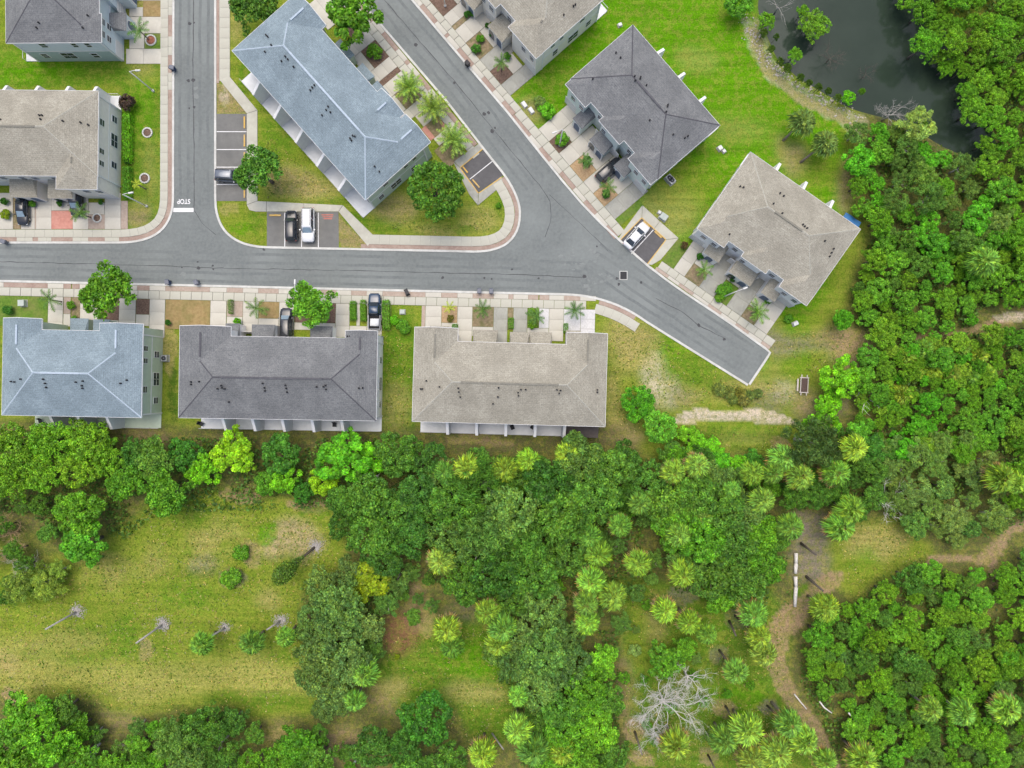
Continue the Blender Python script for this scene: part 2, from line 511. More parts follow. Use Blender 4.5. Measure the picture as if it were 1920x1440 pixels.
G_BRIGHT = (0.09, 0.265, 0.004); G_MID = (0.105, 0.215, 0.015); G_DULL = (0.185, 0.255, 0.026)
DRY = (0.40, 0.325, 0.13); DIRT = (0.34, 0.24, 0.145); SAND = (0.58, 0.50, 0.39)
LITTER = (0.115, 0.105, 0.05); G_DEEP = (0.05, 0.115, 0.014); REDDIRT = (0.21, 0.105, 0.06); GREYD = (0.23, 0.19, 0.155)

COL = np.zeros(XX.shape + (3,)); COL[:] = G_DULL

def paint(shape, c, a=0.9, warp=18, soft=2, broken=0.0):
    global COL
    m = mask(shape, warp * 1.25, max(0, soft - 1)) * a
    if broken:
        m = m * np.clip((BREAK - 0.5) * 5 * broken + 0.6, 0, 1)
    COL = COL * (1 - m[..., None]) + np.array(c) * m[..., None]

ZONES = [
    # woods floor first
    ([(-200, 800), (1150, 800), (1220, 860), (1500, 860), (1560, 620), (1640, 420), (1590, 330), (1600, 230), (2120, -200), (2120, 1700), (-200, 1700)], LITTER, 0.85, 20, 3, 0),
    # east lawn
    ([(1140, -200), (1420, -200), (1420, 40), (1440, 90), (1490, 150), (1560, 190), (1585, 240), (1575, 330), (1600, 420), (1560, 560), (1490, 610), (1220, 430), (955, 195), (1010, 130)], G_BRIGHT, 0.92, 10, 2, 0),
    ((1330, 250, 60, 40), G_MID, 0.7, 20, 3, 0), ((1260, 400, 60, 50), DRY, 0.55, 20, 3, 0), ((1285, 350, 70, 45), G_DULL, 0.6, 20, 3, 0),
    ((1100, 150, 70, 30), G_MID, 0.7, 15, 2, 0), ((1000, 205, 26, 24), DIRT, 0.6, 12, 2, 0),
    ((1210, 70, 12, 70), G_MID, 0.6, 10, 2, 0), ((1310, 110, 40, 22), DRY, 0.3, 14, 2, 0), ((1390, 240, 50, 20), DRY, 0.3, 20, 3, 0),
    ([(1392, 30), (1418, 25), (1440, 95), (1490, 150), (1560, 188), (1625, 222), (1610, 262), (1575, 240), (1500, 190), (1440, 150), (1405, 100)], SAND, 0.35, 12, 1, 0),
    ([(1398, 50), (1412, 45), (1436, 110), (1490, 165), (1570, 205), (1600, 240), (1570, 232), (1480, 180), (1425, 130)], DIRT, 0.55, 10, 1, 0),
    ((1495, 300, 24, 34), DIRT, 0.75, 10, 2, 0), ((1465, 280, 14, 30), DRY, 0.7, 10, 2, 0), ((1585, 345, 16, 60), DIRT, 0.7, 10, 2, 0), ((1530, 320, 40, 30), G_DULL, 0.6, 15, 2, 0),
    ((1575, 520, 22, 80), G_DULL, 0.8, 10, 2, 0),
    # field at the end of the road
    ([(1140, 590), (1210, 610), (1400, 725), (1460, 640), (1520, 600), (1600, 600), (1620, 690), (1520, 800), (1480, 860), (1180, 830), (1140, 800)], G_DULL, 0.95, 12, 2, 0),
    ((1175, 640, 30, 60), DRY, 0.75, 20, 3, 0), ((1255, 655, 55, 35), G_BRIGHT, 0.7, 20, 3, 0), ((1310, 700, 60, 26), G_MID, 0.8, 20, 2, 0),
    ((1225, 700, 22, 40), SAND, 0.6, 14, 2, 0), ((1245, 735, 30, 26), SAND, 0.5, 14, 2, 0), ((1280, 745, 28, 16), GREYD, 0.5, 14, 2, 0), ((1450, 650, 60, 24), GREYD, 0.55, 24, 3, 0),
    ((1440, 750, 40, 26), GREYD, 0.55, 24, 2, 0), ((1470, 735, 26, 20), SAND, 0.4, 20, 2, 0), ((1590, 660, 40, 36), DIRT, 0.85, 14, 2, 0), ((1490, 690, 30, 16), G_BRIGHT, 0.45, 20, 2, 0), ((1500, 612, 30, 16), G_BRIGHT, 0.6, 12, 2, 0),
    ((1200, 650, 34, 44), DRY, 0.6, 26, 2, 0), ((1480, 662, 70, 20), GREYD, 0.6, 30, 2, 0), ((1420, 700, 36, 20), DRY, 0.5, 26, 2, 0), ((1560, 640, 40, 22), DIRT, 0.6, 26, 2, 0), ((1330, 745, 60, 12), DRY, 0.5, 26, 2, 0), ((1530, 760, 40, 20), GREYD, 0.5, 26, 2, 0),
    ((1390, 725, 60, 14), DRY, 0.5, 14, 2, 0), ((1430, 690, 18, 26), G_BRIGHT, 0.5, 12, 2, 0), ((1508, 750, 24, 26), DIRT, 0.6, 8, 2, 0), ((1200, 580, 50, 10), DIRT, 0.4, 8, 1, 0),
    ([(1262, 776), (1300, 770), (1360, 773), (1420, 768), (1470, 776), (1500, 790), (1440, 795), (1360, 791), (1290, 796), (1266, 794)], SAND, 0.95, 9, 0, 0),
    ((1380, 822, 95, 26), G_MID, 0.8, 10, 2, 0), ((1400, 830, 70, 12), DRY, 0.45, 20, 2, 0), ((1465, 830, 16, 14), DIRT, 0.7, 8, 1, 0), ((1290, 835, 40, 25), G_DEEP, 0.6, 10, 2, 0),
    ((1170, 815, 40, 26), DIRT, 0.7, 15, 2, 0), ((1150, 760, 20, 60), DRY, 0.6, 10, 2, 0),
    # strips between and behind the south row
    ([(720, 580), (778, 580), (778, 815), (716, 815)], G_MID, 0.95, 6, 1, 0), ((745, 760, 26, 50), DRY, 0.5, 12, 2, 0), ((742, 600, 26, 34), G_MID, 0.6, 8, 1, 0),
    ([(306, 560), (345, 560), (338, 815), (306, 815)], G_DULL, 0.9, 6, 1, 0), ((318, 640, 14, 70), DRY, 0.75, 8, 1, 0), ((325, 740, 10, 50), G_DEEP, 0.8, 5, 1, 0),
    ([(-200, 790), (1160, 800), (1200, 850), (-200, 850)], LITTER, 0.75, 12, 2, 0), ((270, 822, 50, 14), DIRT, 0.55, 12, 2, 0), ((900, 828, 70, 10), DIRT, 0.5, 10, 1, 0),
    # north west lawns
    ([(-200, 85), (240, 90), (305, 115), (302, 432), (228, 432), (226, 160), (-200, 172)], G_MID, 0.95, 5, 1, 0), ((60, 130, 90, 26), G_BRIGHT, 0.8, 14, 2, 0), ((265, 200, 26, 60), G_BRIGHT, 0.55, 14, 2, 0),
    ((270, 130, 26, 20), DRY, 0.5, 10, 2, 0), ((285, 320, 14, 60), DRY, 0.35, 10, 2, 0), ((260, 405, 26, 26), DIRT, 0.7, 10, 2, 0), ((250, 380, 20, 20), G_DULL, 0.5, 10, 2, 0), ((280, 150, 14, 12), G_DULL, 0.7, 10, 2, 0),
    ((270, 20, 32, 30), DRY, 0.6, 10, 2, 0),
    # peninsula
    ([(430, 0), (484, 207), (484, 380), (643, 388), (702, 446), (900, 446), (940, 420), (950, 395), (938, 352), (897, 385), (860, 300), (690, 410), (435, 120)], G_DULL, 0.95, 6, 1, 0),
    ((520, 260, 34, 40), G_MID, 0.8, 14, 2, 0), ((460, 140, 16, 40), G_MID, 0.9, 8, 1, 0), ((550, 340, 55, 30), DIRT, 0.6, 20, 2, 0), ((600, 350, 40, 22), DRY, 0.6, 14, 2, 0), ((610, 375, 36, 10), G_MID, 0.6, 10, 2, 0),
    ((665, 420, 30, 22), G_MID, 0.85, 8, 1, 0), ((720, 425, 30, 14), G_MID, 0.7, 10, 1, 0), ((740, 390, 40, 30), DIRT, 0.6, 15, 2, 0), ((820, 432, 60, 10), DRY, 0.6, 10, 2, 0), ((900, 415, 40, 25), DRY, 0.55, 12, 2, 0), ((938, 380, 8, 26), G_MID, 0.8, 4, 1, 0), ((870, 430, 20, 10), G_MID, 0.6, 8, 1, 0),
    ([(403, 155), (432, 160), (465, 215), (403, 215)], DIRT, 0.75, 5, 1, 0), ((420, 180, 10, 20), SAND, 0.5, 6, 1, 0),
    ([(404, 378), (463, 378), (500, 398), (500, 462), (450, 452), (418, 425)], G_DULL, 0.9, 4, 1, 0), ((450, 430, 26, 12), G_BRIGHT, 0.7, 12, 1, 0), ((430, 395, 20, 12), DRY, 0.55, 10, 1, 0), ((480, 410, 12, 30), G_MID, 0.7, 8, 1, 0),
    ([(635, 398), (690, 462), (636, 464)], DIRT, 0.7, 4, 1, 0), ((445, 45, 14, 40), DRY, 0.6, 8, 2, 0),
    # large clearing lower left
    ([(-200, 1040), (60, 1000), (150, 1060), (250, 960), (400, 915), (610, 950), (650, 1000), (640, 1070), (570, 1120), (575, 1240), (610, 1330), (480, 1345), (420, 1320), (250, 1335), (120, 1310), (40, 1300), (-200, 1320)], G_DULL, 0.97, 16, 2, 0),
    ((330, 960, 60, 26), G_MID, 0.7, 20, 2, 0), ((470, 955, 60, 20), G_DULL, 0.6, 20, 2, 0), ((400, 1010, 60, 40), DRY, 0.55, 40, 3, 0.6), ((545, 1020, 50, 42), (0.40, 0.31, 0.18), 0.78, 26, 2, 0), ((500, 1000, 20, 24), G_BRIGHT, 0.75, 8, 1, 0),
    ((450, 928, 40, 14), DIRT, 0.8, 10, 1, 0), ((575, 948, 40, 10), DIRT, 0.8, 10, 1, 0), ((590, 960, 30, 14), G_MID, 0.6, 10, 1, 0), ((380, 1060, 30, 18), GREYD, 0.6, 14, 2, 0), ((470, 1035, 22, 24), DIRT, 0.6, 10, 1, 0), ((440, 1085, 26, 18), GREYD, 0.5, 8, 1, 0),
    ((230, 1060, 70, 40), DRY, 0.5, 30, 3, 0.6), ((350, 1115, 60, 22), G_MID, 0.75, 20, 2, 0), ((240, 1200, 30, 50), G_MID, 0.8, 20, 2, 0), ((160, 1190, 40, 20), G_MID, 0.55, 20, 2, 0), ((130, 1210, 70, 22), DRY, 0.4, 20, 2, 0),
    ([(-200, 1170), (60, 1190), (140, 1250), (300, 1255), (430, 1230), (570, 1240), (590, 1295), (400, 1300), (250, 1310), (100, 1290), (-200, 1300)], (0.37, 0.345, 0.10), 0.75, 22, 3, 0), ((160, 1240, 60, 14), G_MID, 0.6, 14, 2, 0), ((60, 1225, 50, 12), G_MID, 0.45, 14, 2, 0), ((20, 1305, 20, 14), DIRT, 0.8, 8, 1, 0), ((0, 1240, 40, 22), DRY, 0.7, 14, 2, 0),
    ((480, 1312, 120, 16), G_MID, 0.85, 12, 2, 0), ((530, 1225, 30, 16), G_MID, 0.7, 14, 2, 0), ((300, 1220, 30, 18), G_MID, 0.6, 10, 2, 0), ((275, 1220, 14, 26), DIRT, 0.55, 8, 1, 0), ((500, 1130, 30, 20), DRY, 0.6, 14, 2, 0),
    ((230, 1350, 50, 18), DIRT, 0.35, 18, 2, 0), ((510, 1378, 34, 22), DRY, 0.6, 16, 2, 0), ((200, 1385, 40, 20), LITTER, 0.4, 18, 2, 0), ((60, 1010, 50, 50), LITTER, 0.6, 18, 2, 0), ((130, 980, 30, 40), G_DEEP, 0.6, 18, 2, 0), ((50, 1110, 80, 20), G_MID, 0.6, 18, 2, 0),
    # middle clearing
    ([(690, 1260), (760, 1200), (820, 1160), (900, 1170), (960, 1240), (970, 1310), (950, 1400), (880, 1400), (860, 1330), (740, 1330)], G_MID, 0.95, 12, 2, 0), ((870, 1240, 60, 36), G_BRIGHT, 0.7, 20, 2, 0), ((890, 1300, 60, 22), DRY, 0.55, 16, 2, 0), ((730, 1290, 40, 20), DRY, 0.65, 14, 2, 0), ((720, 1320, 26, 16), DIRT, 0.5, 12, 2, 0),
    ((755, 1190, 40, 44), REDDIRT, 0.9, 12, 2, 0), ((780, 1130, 16, 60), DIRT, 0.6, 10, 2, 0), ((760, 1070, 40, 40), LITTER, 0.6, 10, 2, 0), ((640, 1395, 52, 34), DIRT, 0.7, 14, 2, 0), ((800, 1160, 14, 40), DRY, 0.6, 8, 1, 0), ((880, 1150, 40, 20), GREYD, 0.4, 12, 2, 0),
    # palm grove floor
    ([(1150, 1090), (1450, 1090), (1480, 1200), (1470, 1300), (1560, 1440), (1600, 1640), (1150, 1640), (1180, 1400), (1170, 1250)], G_MID, 0.85, 16, 2, 0), ((1210, 1190, 40, 60), G_DULL, 0.7, 20, 2, 0), ((1380, 1310, 60, 40), G_BRIGHT, 0.6, 20, 2, 0), ((1355, 1325, 24, 18), DIRT, 0.75, 8, 1, 0), ((1440, 1325, 18, 14), GREYD, 0.75, 8, 1, 0),
    ((1170, 1290, 20, 60), DIRT, 0.5, 12, 2, 0), ((1190, 1370, 22, 26), DIRT, 0.75, 8, 1, 0), ((1205, 1425, 24, 16), DIRT, 0.75, 8, 1, 0), ((1330, 1420, 20, 18), DIRT, 0.6, 8, 1, 0), ((1280, 1115, 36, 20), GREYD, 0.6, 10, 1, 0), ((1380, 1160, 26, 20), GREYD, 0.75, 8, 1, 0), ((1350, 1225, 20, 18), GREYD, 0.6, 8, 1, 0), ((1155, 1030, 26, 50), LITTER, 0.8, 8, 2, 0), ((1320, 1180, 70, 40), G_MID, 0.6, 14, 2, 0), ((1230, 1160, 20, 40), DIRT, 0.4, 14, 2, 0),
    # right clearing and trails
    ([(1480, 960), (1560, 970), (1570, 1040), (1540, 1090), (1490, 1080), (1475, 1020)], GREYD, 0.8, 10, 2, 0), ([(1560, 970), (1680, 970), (1760, 1040), (1690, 1060), (1600, 1130), (1560, 1090), (1555, 1030)], G_DULL, 0.95, 12, 2, 0), ((1640, 1010, 60, 34), DRY, 0.65, 18, 2, 0), ((1620, 1045, 30, 26), G_BRIGHT, 0.5, 14, 2, 0), ((1510, 1115, 24, 20), G_MID, 0.8, 8, 1, 0),
    ([(1440, 1240), (1440, 1170), (1470, 1140), (1510, 1110), (1540, 1075), (1585, 1070), (1580, 1100), (1530, 1130), (1510, 1170), (1480, 1190), (1470, 1240)], DIRT, 0.88, 9, 0, 0), ([(1435, 1230), (1472, 1235), (1500, 1310), (1540, 1350), (1575, 1440), (1560, 1640), (1530, 1640), (1540, 1440), (1500, 1360), (1455, 1300)], DIRT, 0.75, 9, 0, 0),
    ([(1740, 1040), (1830, 1048), (1858, 1016), (1880, 988), (1940, 966), (1940, 984), (1892, 1004), (1866, 1046), (1866, 1130), (1854, 1130), (1850, 1062), (1740, 1056)], DIRT, 0.88, 9, 0, 0), ([(1700, 628), (1780, 622), (1850, 602), (1940, 580), (1940, 597), (1860, 614), (1780, 632), (1700, 636)], DIRT, 0.9, 6, 1, 0), ((1895, 595, 40, 10), SAND, 0.7, 8, 1, 0), ((1760, 1400, 40, 24), DIRT, 0.6, 14, 2, 0),
]
for z in ZONES:
    paint(*z)

POND = [(1445, -200), (1432, -60), (1424, 10), (1440, 66), (1466, 110), (1500, 140), (1545, 165), (1590, 194), (1630, 212), (1690, 222), (1745, 250), (1790, 278), (1828, 302), (1868, 292), (1850, 220), (1805, 120), (1760, 20), (1730, -60), (1720, -200)]
pm = blur(mask(POND, 6, 0), 2)
MUD = mask(POND, 6, 3)
COL = COL * (1 - MUD[..., None] * 0.9) + np.array((0.06, 0.055, 0.04)) * MUD[..., None] * 0.9
woods = mask([(-200, 840), (1180, 860), (1500, 880), (1650, 700), (1650, 300), (2120, -200), (2120, 1700), (-200, 1700)], 0, 6)
Z = -1.1 * pm + woods * ((fbm(90, 51) - 0.5) * 0.5 + (fbm(24, 61) - 0.5) * 0.15)

def build_ground():
    h, w = XX.shape
    k = CAM_H / FPX
    co = np.stack([(XX - 960) * k, (720 - YY) * k, Z], -1).reshape(-1, 3)
    idx = np.arange(h * w).reshape(h, w)
    q = np.stack([idx[:-1, :-1], idx[1:, :-1], idx[1:, 1:], idx[:-1, 1:]], -1).reshape(-1, 4)
    # outer skirt out to the horizon
    ring = np.concatenate([idx[0, :], idx[1:, -1], idx[-1, -2::-1], idx[-2:0:-1, 0]])
    outer = co[ring].copy(); 
    ang = np.arctan2(outer[:, 1], outer[:, 0]); outer[:, 0] = np.cos(ang) * 3000; outer[:, 1] = np.sin(ang) * 3000; outer[:, 2] = 0
    n0 = len(co); co = np.concatenate([co, outer])
    nr = len(ring); a = np.arange(nr); b = (a + 1) % nr
    q2 = np.stack([ring[a], ring[b], n0 + b, n0 + a], -1)
    q = np.concatenate([q, q2])
    m = bpy.data.meshes.new("ground")
    m.vertices.add(len(co)); m.vertices.foreach_set("co", co.ravel())
    m.loops.add(q.size); m.loops.foreach_set("vertex_index", q.ravel().astype(np.int32))
    m.polygons.add(len(q)); m.polygons.foreach_set("loop_start", np.arange(0, q.size, 4, dtype=np.int32))
    m.polygons.foreach_set("use_smooth", np.ones(len(q), bool))
    m.update(calc_edges=True)
    ca = m.color_attributes.new("soil", 'FLOAT_COLOR', 'POINT')
    c = np.ones((len(co), 4)); c[:n0, :3] = COL.reshape(-1, 3); c[n0:, :3] = G_DULL
    ca.data.foreach_set("color", c.ravel())
    return m

def ground_mat():
    m, nt, b = new_mat("ground_cover")
    at = N(nt, "ShaderNodeAttribute", attribute_name="soil")
    c = at.outputs["Color"]
    n_s = noise_node(nt, 0.75, 10, 0.8)
    c = mixc(nt, ramp(nt, n_s, [(0.49, (0, 0, 0)), (0.54, (0.46, 0.46, 0.46))]), c, (0.27, 0.27, 0.05))
    n_g = noise_node(nt, 1.9, 8, 0.8)
    c = mixc(nt, ramp(nt, n_g, [(0.51, (0, 0, 0)), (0.56, (0.42, 0.42, 0.42))]), c, (0.07, 0.16, 0.012))
    n_f = noise_node(nt, 4.5, 5, 0.85)
    c = mixc(nt, 1.0, c, ramp(nt, n_f, [(0.30, (0.42, 0.46, 0.42)), (0.5, (1, 1, 1)), (0.70, (1.6, 1.52, 1.45))]), 'MULTIPLY')
    n_m = noise_node(nt, 1.0, 4, 0.6, stretch=(0.07, 0.9, 1), dist=0.4)
    c = mixc(nt, 1.0, c, ramp(nt, n_m, [(0.35, (0.84, 0.86, 0.84)), (0.65, (1.16, 1.12, 1.14))]), 'MULTIPLY')
    nt.links.new(c, b.inputs["Base Color"])
    b.inputs["Roughness"].default_value = 0.95
    b.inputs["Specular IOR Level"].default_value = 0.02
    bp = N(nt, "ShaderNodeBump"); bp.inputs["Strength"].default_value = 0.8; bp.inputs["Distance"].default_value = 0.12
    nt.links.new(noise_node(nt, 5.0, 5, 0.8), bp.inputs["Height"])
    nt.links.new(bp.outputs[0], b.inputs["Normal"])
    return m
gm = build_ground(); gm.materials.append(ground_mat())
tag(link("ground", gm), kind="structure")

def water_mat():
    m, nt, b = new_mat("pond_water")
    n = noise_node(nt, 0.15, 4, 0.6)
    nt.links.new(ramp(nt, n, [(0.3, (0.022, 0.036, 0.024)), (0.7, (0.031, 0.047, 0.033))]), b.inputs["Base Color"])
    b.inputs["Roughness"].default_value = 0.12
    b.inputs["IOR"].default_value = 1.333
    bp = N(nt, "ShaderNodeBump"); bp.inputs["Strength"].default_value = 0.12; bp.inputs["Distance"].default_value = 0.05
    nt.links.new(noise_node(nt, 1.6, 4, 0.7), bp.inputs["Height"])
    nt.links.new(bp.outputs[0], b.inputs["Normal"])
    return m
tag(MB().sheet(W([(1380, -190), (1380, 30), (1420, 110), (1480, 160), (1600, 225), (1700, 250), (1800, 310), (1900, 320), (1900, -190)]), -0.42).build("pond_water", water_mat()), kind="structure")

# ------------------------------------------------------------------ roads
NW = [(-60, 457), (225, 457)] + bez((225, 457), (327, 457), (327, 372), 12)[1:] + [(328, -120)]
PEN = [(402, -120), (402, 372)] + bez((402, 372), (402, 465), (505, 466), 12)[1:] + [(700, 470), (890, 474)] + bez((890, 474), (978, 474), (977, 398), 10)[1:] + bez((977, 398), (976, 366), (943, 321), 8)[1:] + [(925, 299), (840, 190), (719, 49), (570, -125)]
EAST = [(664, -125), (770, 0), (860, 106), (950, 212), (1017, 296), (1055, 343), (1091, 385), (1125, 420), (1161, 453), (1187, 477), (1212, 499), (1245, 524), (1283, 551), (1330, 582), (1374, 612), (1442, 661)]
SOUTH = [(-60, 523.5), (350, 533), (700, 541.5), (1060, 550)] + bez((1060, 550), (1145, 552), (1212, 601), 10)[1:] + [(1300, 656), (1403, 720)]
road_px = NW + PEN + EAST + SOUTH[::-1]
tag(MB().prism(W(road_px), -0.2, 0.02).build("road", M['asphalt']), kind="structure")

def ribbon(pts, o0, o1, z0, z1, mb=None, closed=False):
    mb = mb or MB()
    a = offset_line(pts, o0); b = offset_line(pts, o1)
    for i in range(len(pts) - 1):
        pass
    n = len(pts)
    vs = []
    for i in range(n):
        vs += [(a[i].x, a[i].y, z0), (b[i].x, b[i].y, z0), (b[i].x, b[i].y, z1), (a[i].x, a[i].y, z1)]
    fs = []
    for i in range(n - 1):
        for k in range(4):
            fs.append((i * 4 + k, i * 4 + (k + 1) % 4, (i + 1) * 4 + (k + 1) % 4, (i + 1) * 4 + k))
    fs += [(0, 1, 2, 3), ((n - 1) * 4 + 3, (n - 1) * 4 + 2, (n - 1) * 4 + 1, (n - 1) * 4)]
    return mb.add(vs, fs)

for pts, sgn in ((NW, 1), (PEN, 1), (EAST + [(1403, 720)], 1), (SOUTH, -1)):
    w = [Vector(P(*p)) for p in pts]
    if sgn < 0 : w = w[:-1] + [w[-1]]
    tag(ribbon(resample([tuple(p) for p in w], 0.8), 0.0, sgn * 0.34, -0.1, 0.115).build("kerb", M['kerb']), kind="structure")

def seam(pts, wd, z=0.026, mat='tar', name='crack_seal', jit=0.06, seed=1):
    r = random.Random(seed)
    w = resample([P(*p) for p in pts], 1.1)
    w = [p + Vector((r.uniform(-jit, jit), r.uniform(-jit, jit))) for p in w]
    a = offset_line(w, wd / 2); b = offset_line(w, -wd / 2)
    mb = MB(); vs = []
    for i in range(len(w)):
        k = r.uniform(0.5, 1.2)
        m = (a[i] + b[i]) / 2
        vs += [(*(m + (a[i] - m) * k), z), (*(m + (b[i] - m) * k), z)]
    mb.add(vs, [(2 * i, 2 * i + 1, 2 * i + 3, 2 * i + 2) for i in range(len(w) - 1)])
    return mb.build(name, M[mat], road_o)
road_o = [o for o in bpy.data.objects if o.name == "road"][0]
seam([(363, -20), (362, 150), (364, 300), (364, 392)], 0.12, seed=2)
seam([(-20, 490), (250, 497), (420, 503)], 0.10, seed=3)
seam([(420, 503), (700, 508), (1000, 516), (1100, 520)], 0.10, seed=4)
seam([(720, 0), (850, 150), (960, 285), (1010, 345)], 0.10, seed=5)
seam([(1010, 345), (1031, 375), (1034, 410), (1022, 445)], 0.09, seed=6, jit=0.03)
seam([(365, 395), (380, 420), (405, 440)], 0.08, seed=7, jit=0.03)
seam([(1230, 560), (1280, 585), (1310, 610), (1358, 634)], 0.11, seed=8)
seam([(1030, 365), (1100, 430), (1140, 470)], 0.07, seed=9)
for k_, (pts_, of) in enumerate([(a_, b_) for a_ in ([(-40, 490), (250, 497), (420, 502), (700, 508), (1000, 515), (1090, 520)], [(365, -30), (364, 150), (364, 385)], [(735, 0), (860, 150), (960, 275), (1010, 340)], [(1110, 480), (1200, 540), (1290, 600), (1400, 672)]) for b_ in (-2.2, -0.9, 0.9, 2.2)]):
    w_ = resample([P(*p) for p in pts_], 2.0)
    w_ = [tuple(q) for q in offset_line(w_, of)]
    rk_ = random.Random(k_); a_ = offset_line(w_, .22); b_ = offset_line(w_, -.22)
    vs_ = []
    for i_ in range(len(w_)):
        j_ = rk_.uniform(-.08, .08)
        vs_ += [(a_[i_].x + j_, a_[i_].y + j_, .0226 + .0002 * (k_ % 4)), (b_[i_].x + j_, b_[i_].y + j_, .0226 + .0002 * (k_ % 4))]
    MB().add(vs_, [(2 * i, 2 * i + 1, 2 * i + 3, 2 * i + 2) for i in range(len(w_) - 1)]).build("wheel_path", M['wheel_path'], road_o)
rr = random.Random(5)
def blotch(px, py, r, mat='tar', z=0.027, name='tar_patch', sx=1.0):
    n = 9
    pts = []
    c = P(px, py)
    a0 = rr.uniform(0, 6)
    for i in range(n):
        t = 2 * math.pi * i / n
        q = r * rr.uniform(0.6, 1.15)
        pts.append((c[0] + math.cos(t + a0) * q * sx, c[1] + math.sin(t + a0) * q))
    return MB().sheet(pts, z).build(name, M[mat], road_o)
for (x, y) in [(356, 44), (364, 43), (353, 151), (362, 150), (355, 203), (364, 201), (371, 491), (372, 503), (399, 498), (400, 505), (341, 501), (733, 73), (852, 156), (780, 84), (916, 211), (908, 214), (923, 246), (928, 240), (908, 521), (922, 523), (1010, 522), (1096, 518), (1160, 533), (1157, 522), (1202, 530), (1310, 610), (1358, 636), (830, 521), (1119, 462), (960, 505), (495, 468)]:
    blotch(x, y, rr.uniform(0.16, 0.34))
for (x, y, r) in [(1110, 470, 0.5), (367, 180, 0.5), (368, 165, 0.35), (344, 514, 0.4)]:
    blotch(x, y, r, 'pale_patch', 0.0245 + 0.0004 * r, 'pale_patch', 1.3)

for _ in range(46):
    cx0, cy0, s0 = rr.choice(((1092, 480, 16), (1110, 545, 14), (1075, 500, 20), (1120, 520, 18)))
    blotch(cx0 + rr.gauss(0, s0), cy0 + rr.gauss(0, s0 * .6), rr.uniform(.08, .3), 'pale_patch', 0.0248 + rr.uniform(0, .0015), 'pale_patch', rr.uniform(.8, 2.2))
# road markings
mk = MB()
mk.prism(W([(325, 390), (363, 390), (363, 397.5), (325, 397.5)]), 0.02, 0.028)
mk.build("stop_line", M['white_paint'], road_o)
fc = bpy.data.curves.new("stop_word", 'FONT'); fc.body = "STOP"; fc.size = 1.0; fc.align_x = 'CENTER'; fc.align_y = 'CENTER'; fc.offset = 0.02
fo = bpy.data.objects.new("tmp", fc); col.objects.link(fo)
dg = bpy.context.evaluated_depsgraph_get()
fm = bpy.data.meshes.new_from_object(fo.evaluated_get(dg))
bpy.data.objects.remove(fo)
xs = [v.co.x for v in fm.vertices]; ys = [v.co.y for v in fm.vertices]
sx_, sy_ = 2.05 / (max(xs) - min(xs)), 0.78 / (max(ys) - min(ys))
cx_, cy_ = (max(xs) + min(xs)) / 2, (max(ys) + min(ys)) / 2
c0 = P(344.5, 378)
for v in fm.vertices:
    v.co = Vector((c0[0] - (v.co.x - cx_) * sx_, c0[1] - (v.co.y - cy_) * sy_, 0.028))
fm.materials.append(M['white_paint'])
link("stop_word", fm, road_o)
g = P(1169, 516.5)
gr = MB(); 
for (x0, x1, y0, y1) in ((-.62, -.52, -.7, .7), (.52, .62, -.7, .7), (-.52, .52, -.7, -.6), (-.52, .52, .6, .7)):
    gr.box(g[0] + x0, g[0] + x1, g[1] + y0, g[1] + y1, 0.02, 0.05)
gro = gr.build("storm_drain", M['kerb'], origin=(g[0], g[1], 0), loc=(g[0], g[1], 0))
tag(gro, "square storm drain grate with pale concrete frame in the road", "drain")
MB().box(-.52, .52, -.6, .6, 0.0, 0.024).build("pit", M['vent'], gro)
for i in range(7):
    MB().box(-.48 + i * .15, -.44 + i * .15, -.6, .6, 0.024, 0.045).build("bar", M['tar'], gro)

# ------------------------------------------------------------------ paving
class Fr:
    """strip frame in photo pixels: s along the kerb, t away from the road"""
    def __init__(s, o, to, side):
        s.o = Vector(o); d = Vector(to) - s.o; s.d = d.normalized()
        s.n = Vector((s.d.y, -s.d.x)) if side == 'up' else Vector((-s.d.y, s.d.x))
    def pt(s, a, t):
        q = s.o + s.d * a + s.n * t
        return (q.x, q.y)
    def rect(s, s0, s1, t0, t1):
        return [s.pt(s0, t0), s.pt(s1, t0), s.pt(s1, t1), s.pt(s0, t1)]

pr = random.Random(3)
def pave(name, polys, mat='concrete', base='joint', gap=0.02):
    """a paved area: joint bed below, every slab a child of its own"""
    if mat == 'concrete' and name != 'sidewalk': mat = 'concrete_drive'
    mb = MB()
    for p in polys: mb.prism(W(p), -0.05, 0.062)
    root = tag(mb.build(name, M[base]), kind="structure")
    for p in polys:
        w = W(p)
        c = centroid(w)
        MB().prism(inset(w, gap), 0.062, 0.098 + pr.uniform(-0.004, 0.004)).build("slab", M[mat], root, (c[0], c[1], 0), (c[0], c[1], 0))
    return root

def split(fr, s0, s1, t0, t1, n):
    return [fr.rect(s0, s1, t0 + (t1 - t0) * i / n, t0 + (t1 - t0) * (i + 1) / n) for i in range(n)]

def bed(poly, mat='mulch', z=0.075, name='planting_bed'):
    return tag(MB().prism(W(poly), -0.05, z).build(name, M[mat]), kind="structure")

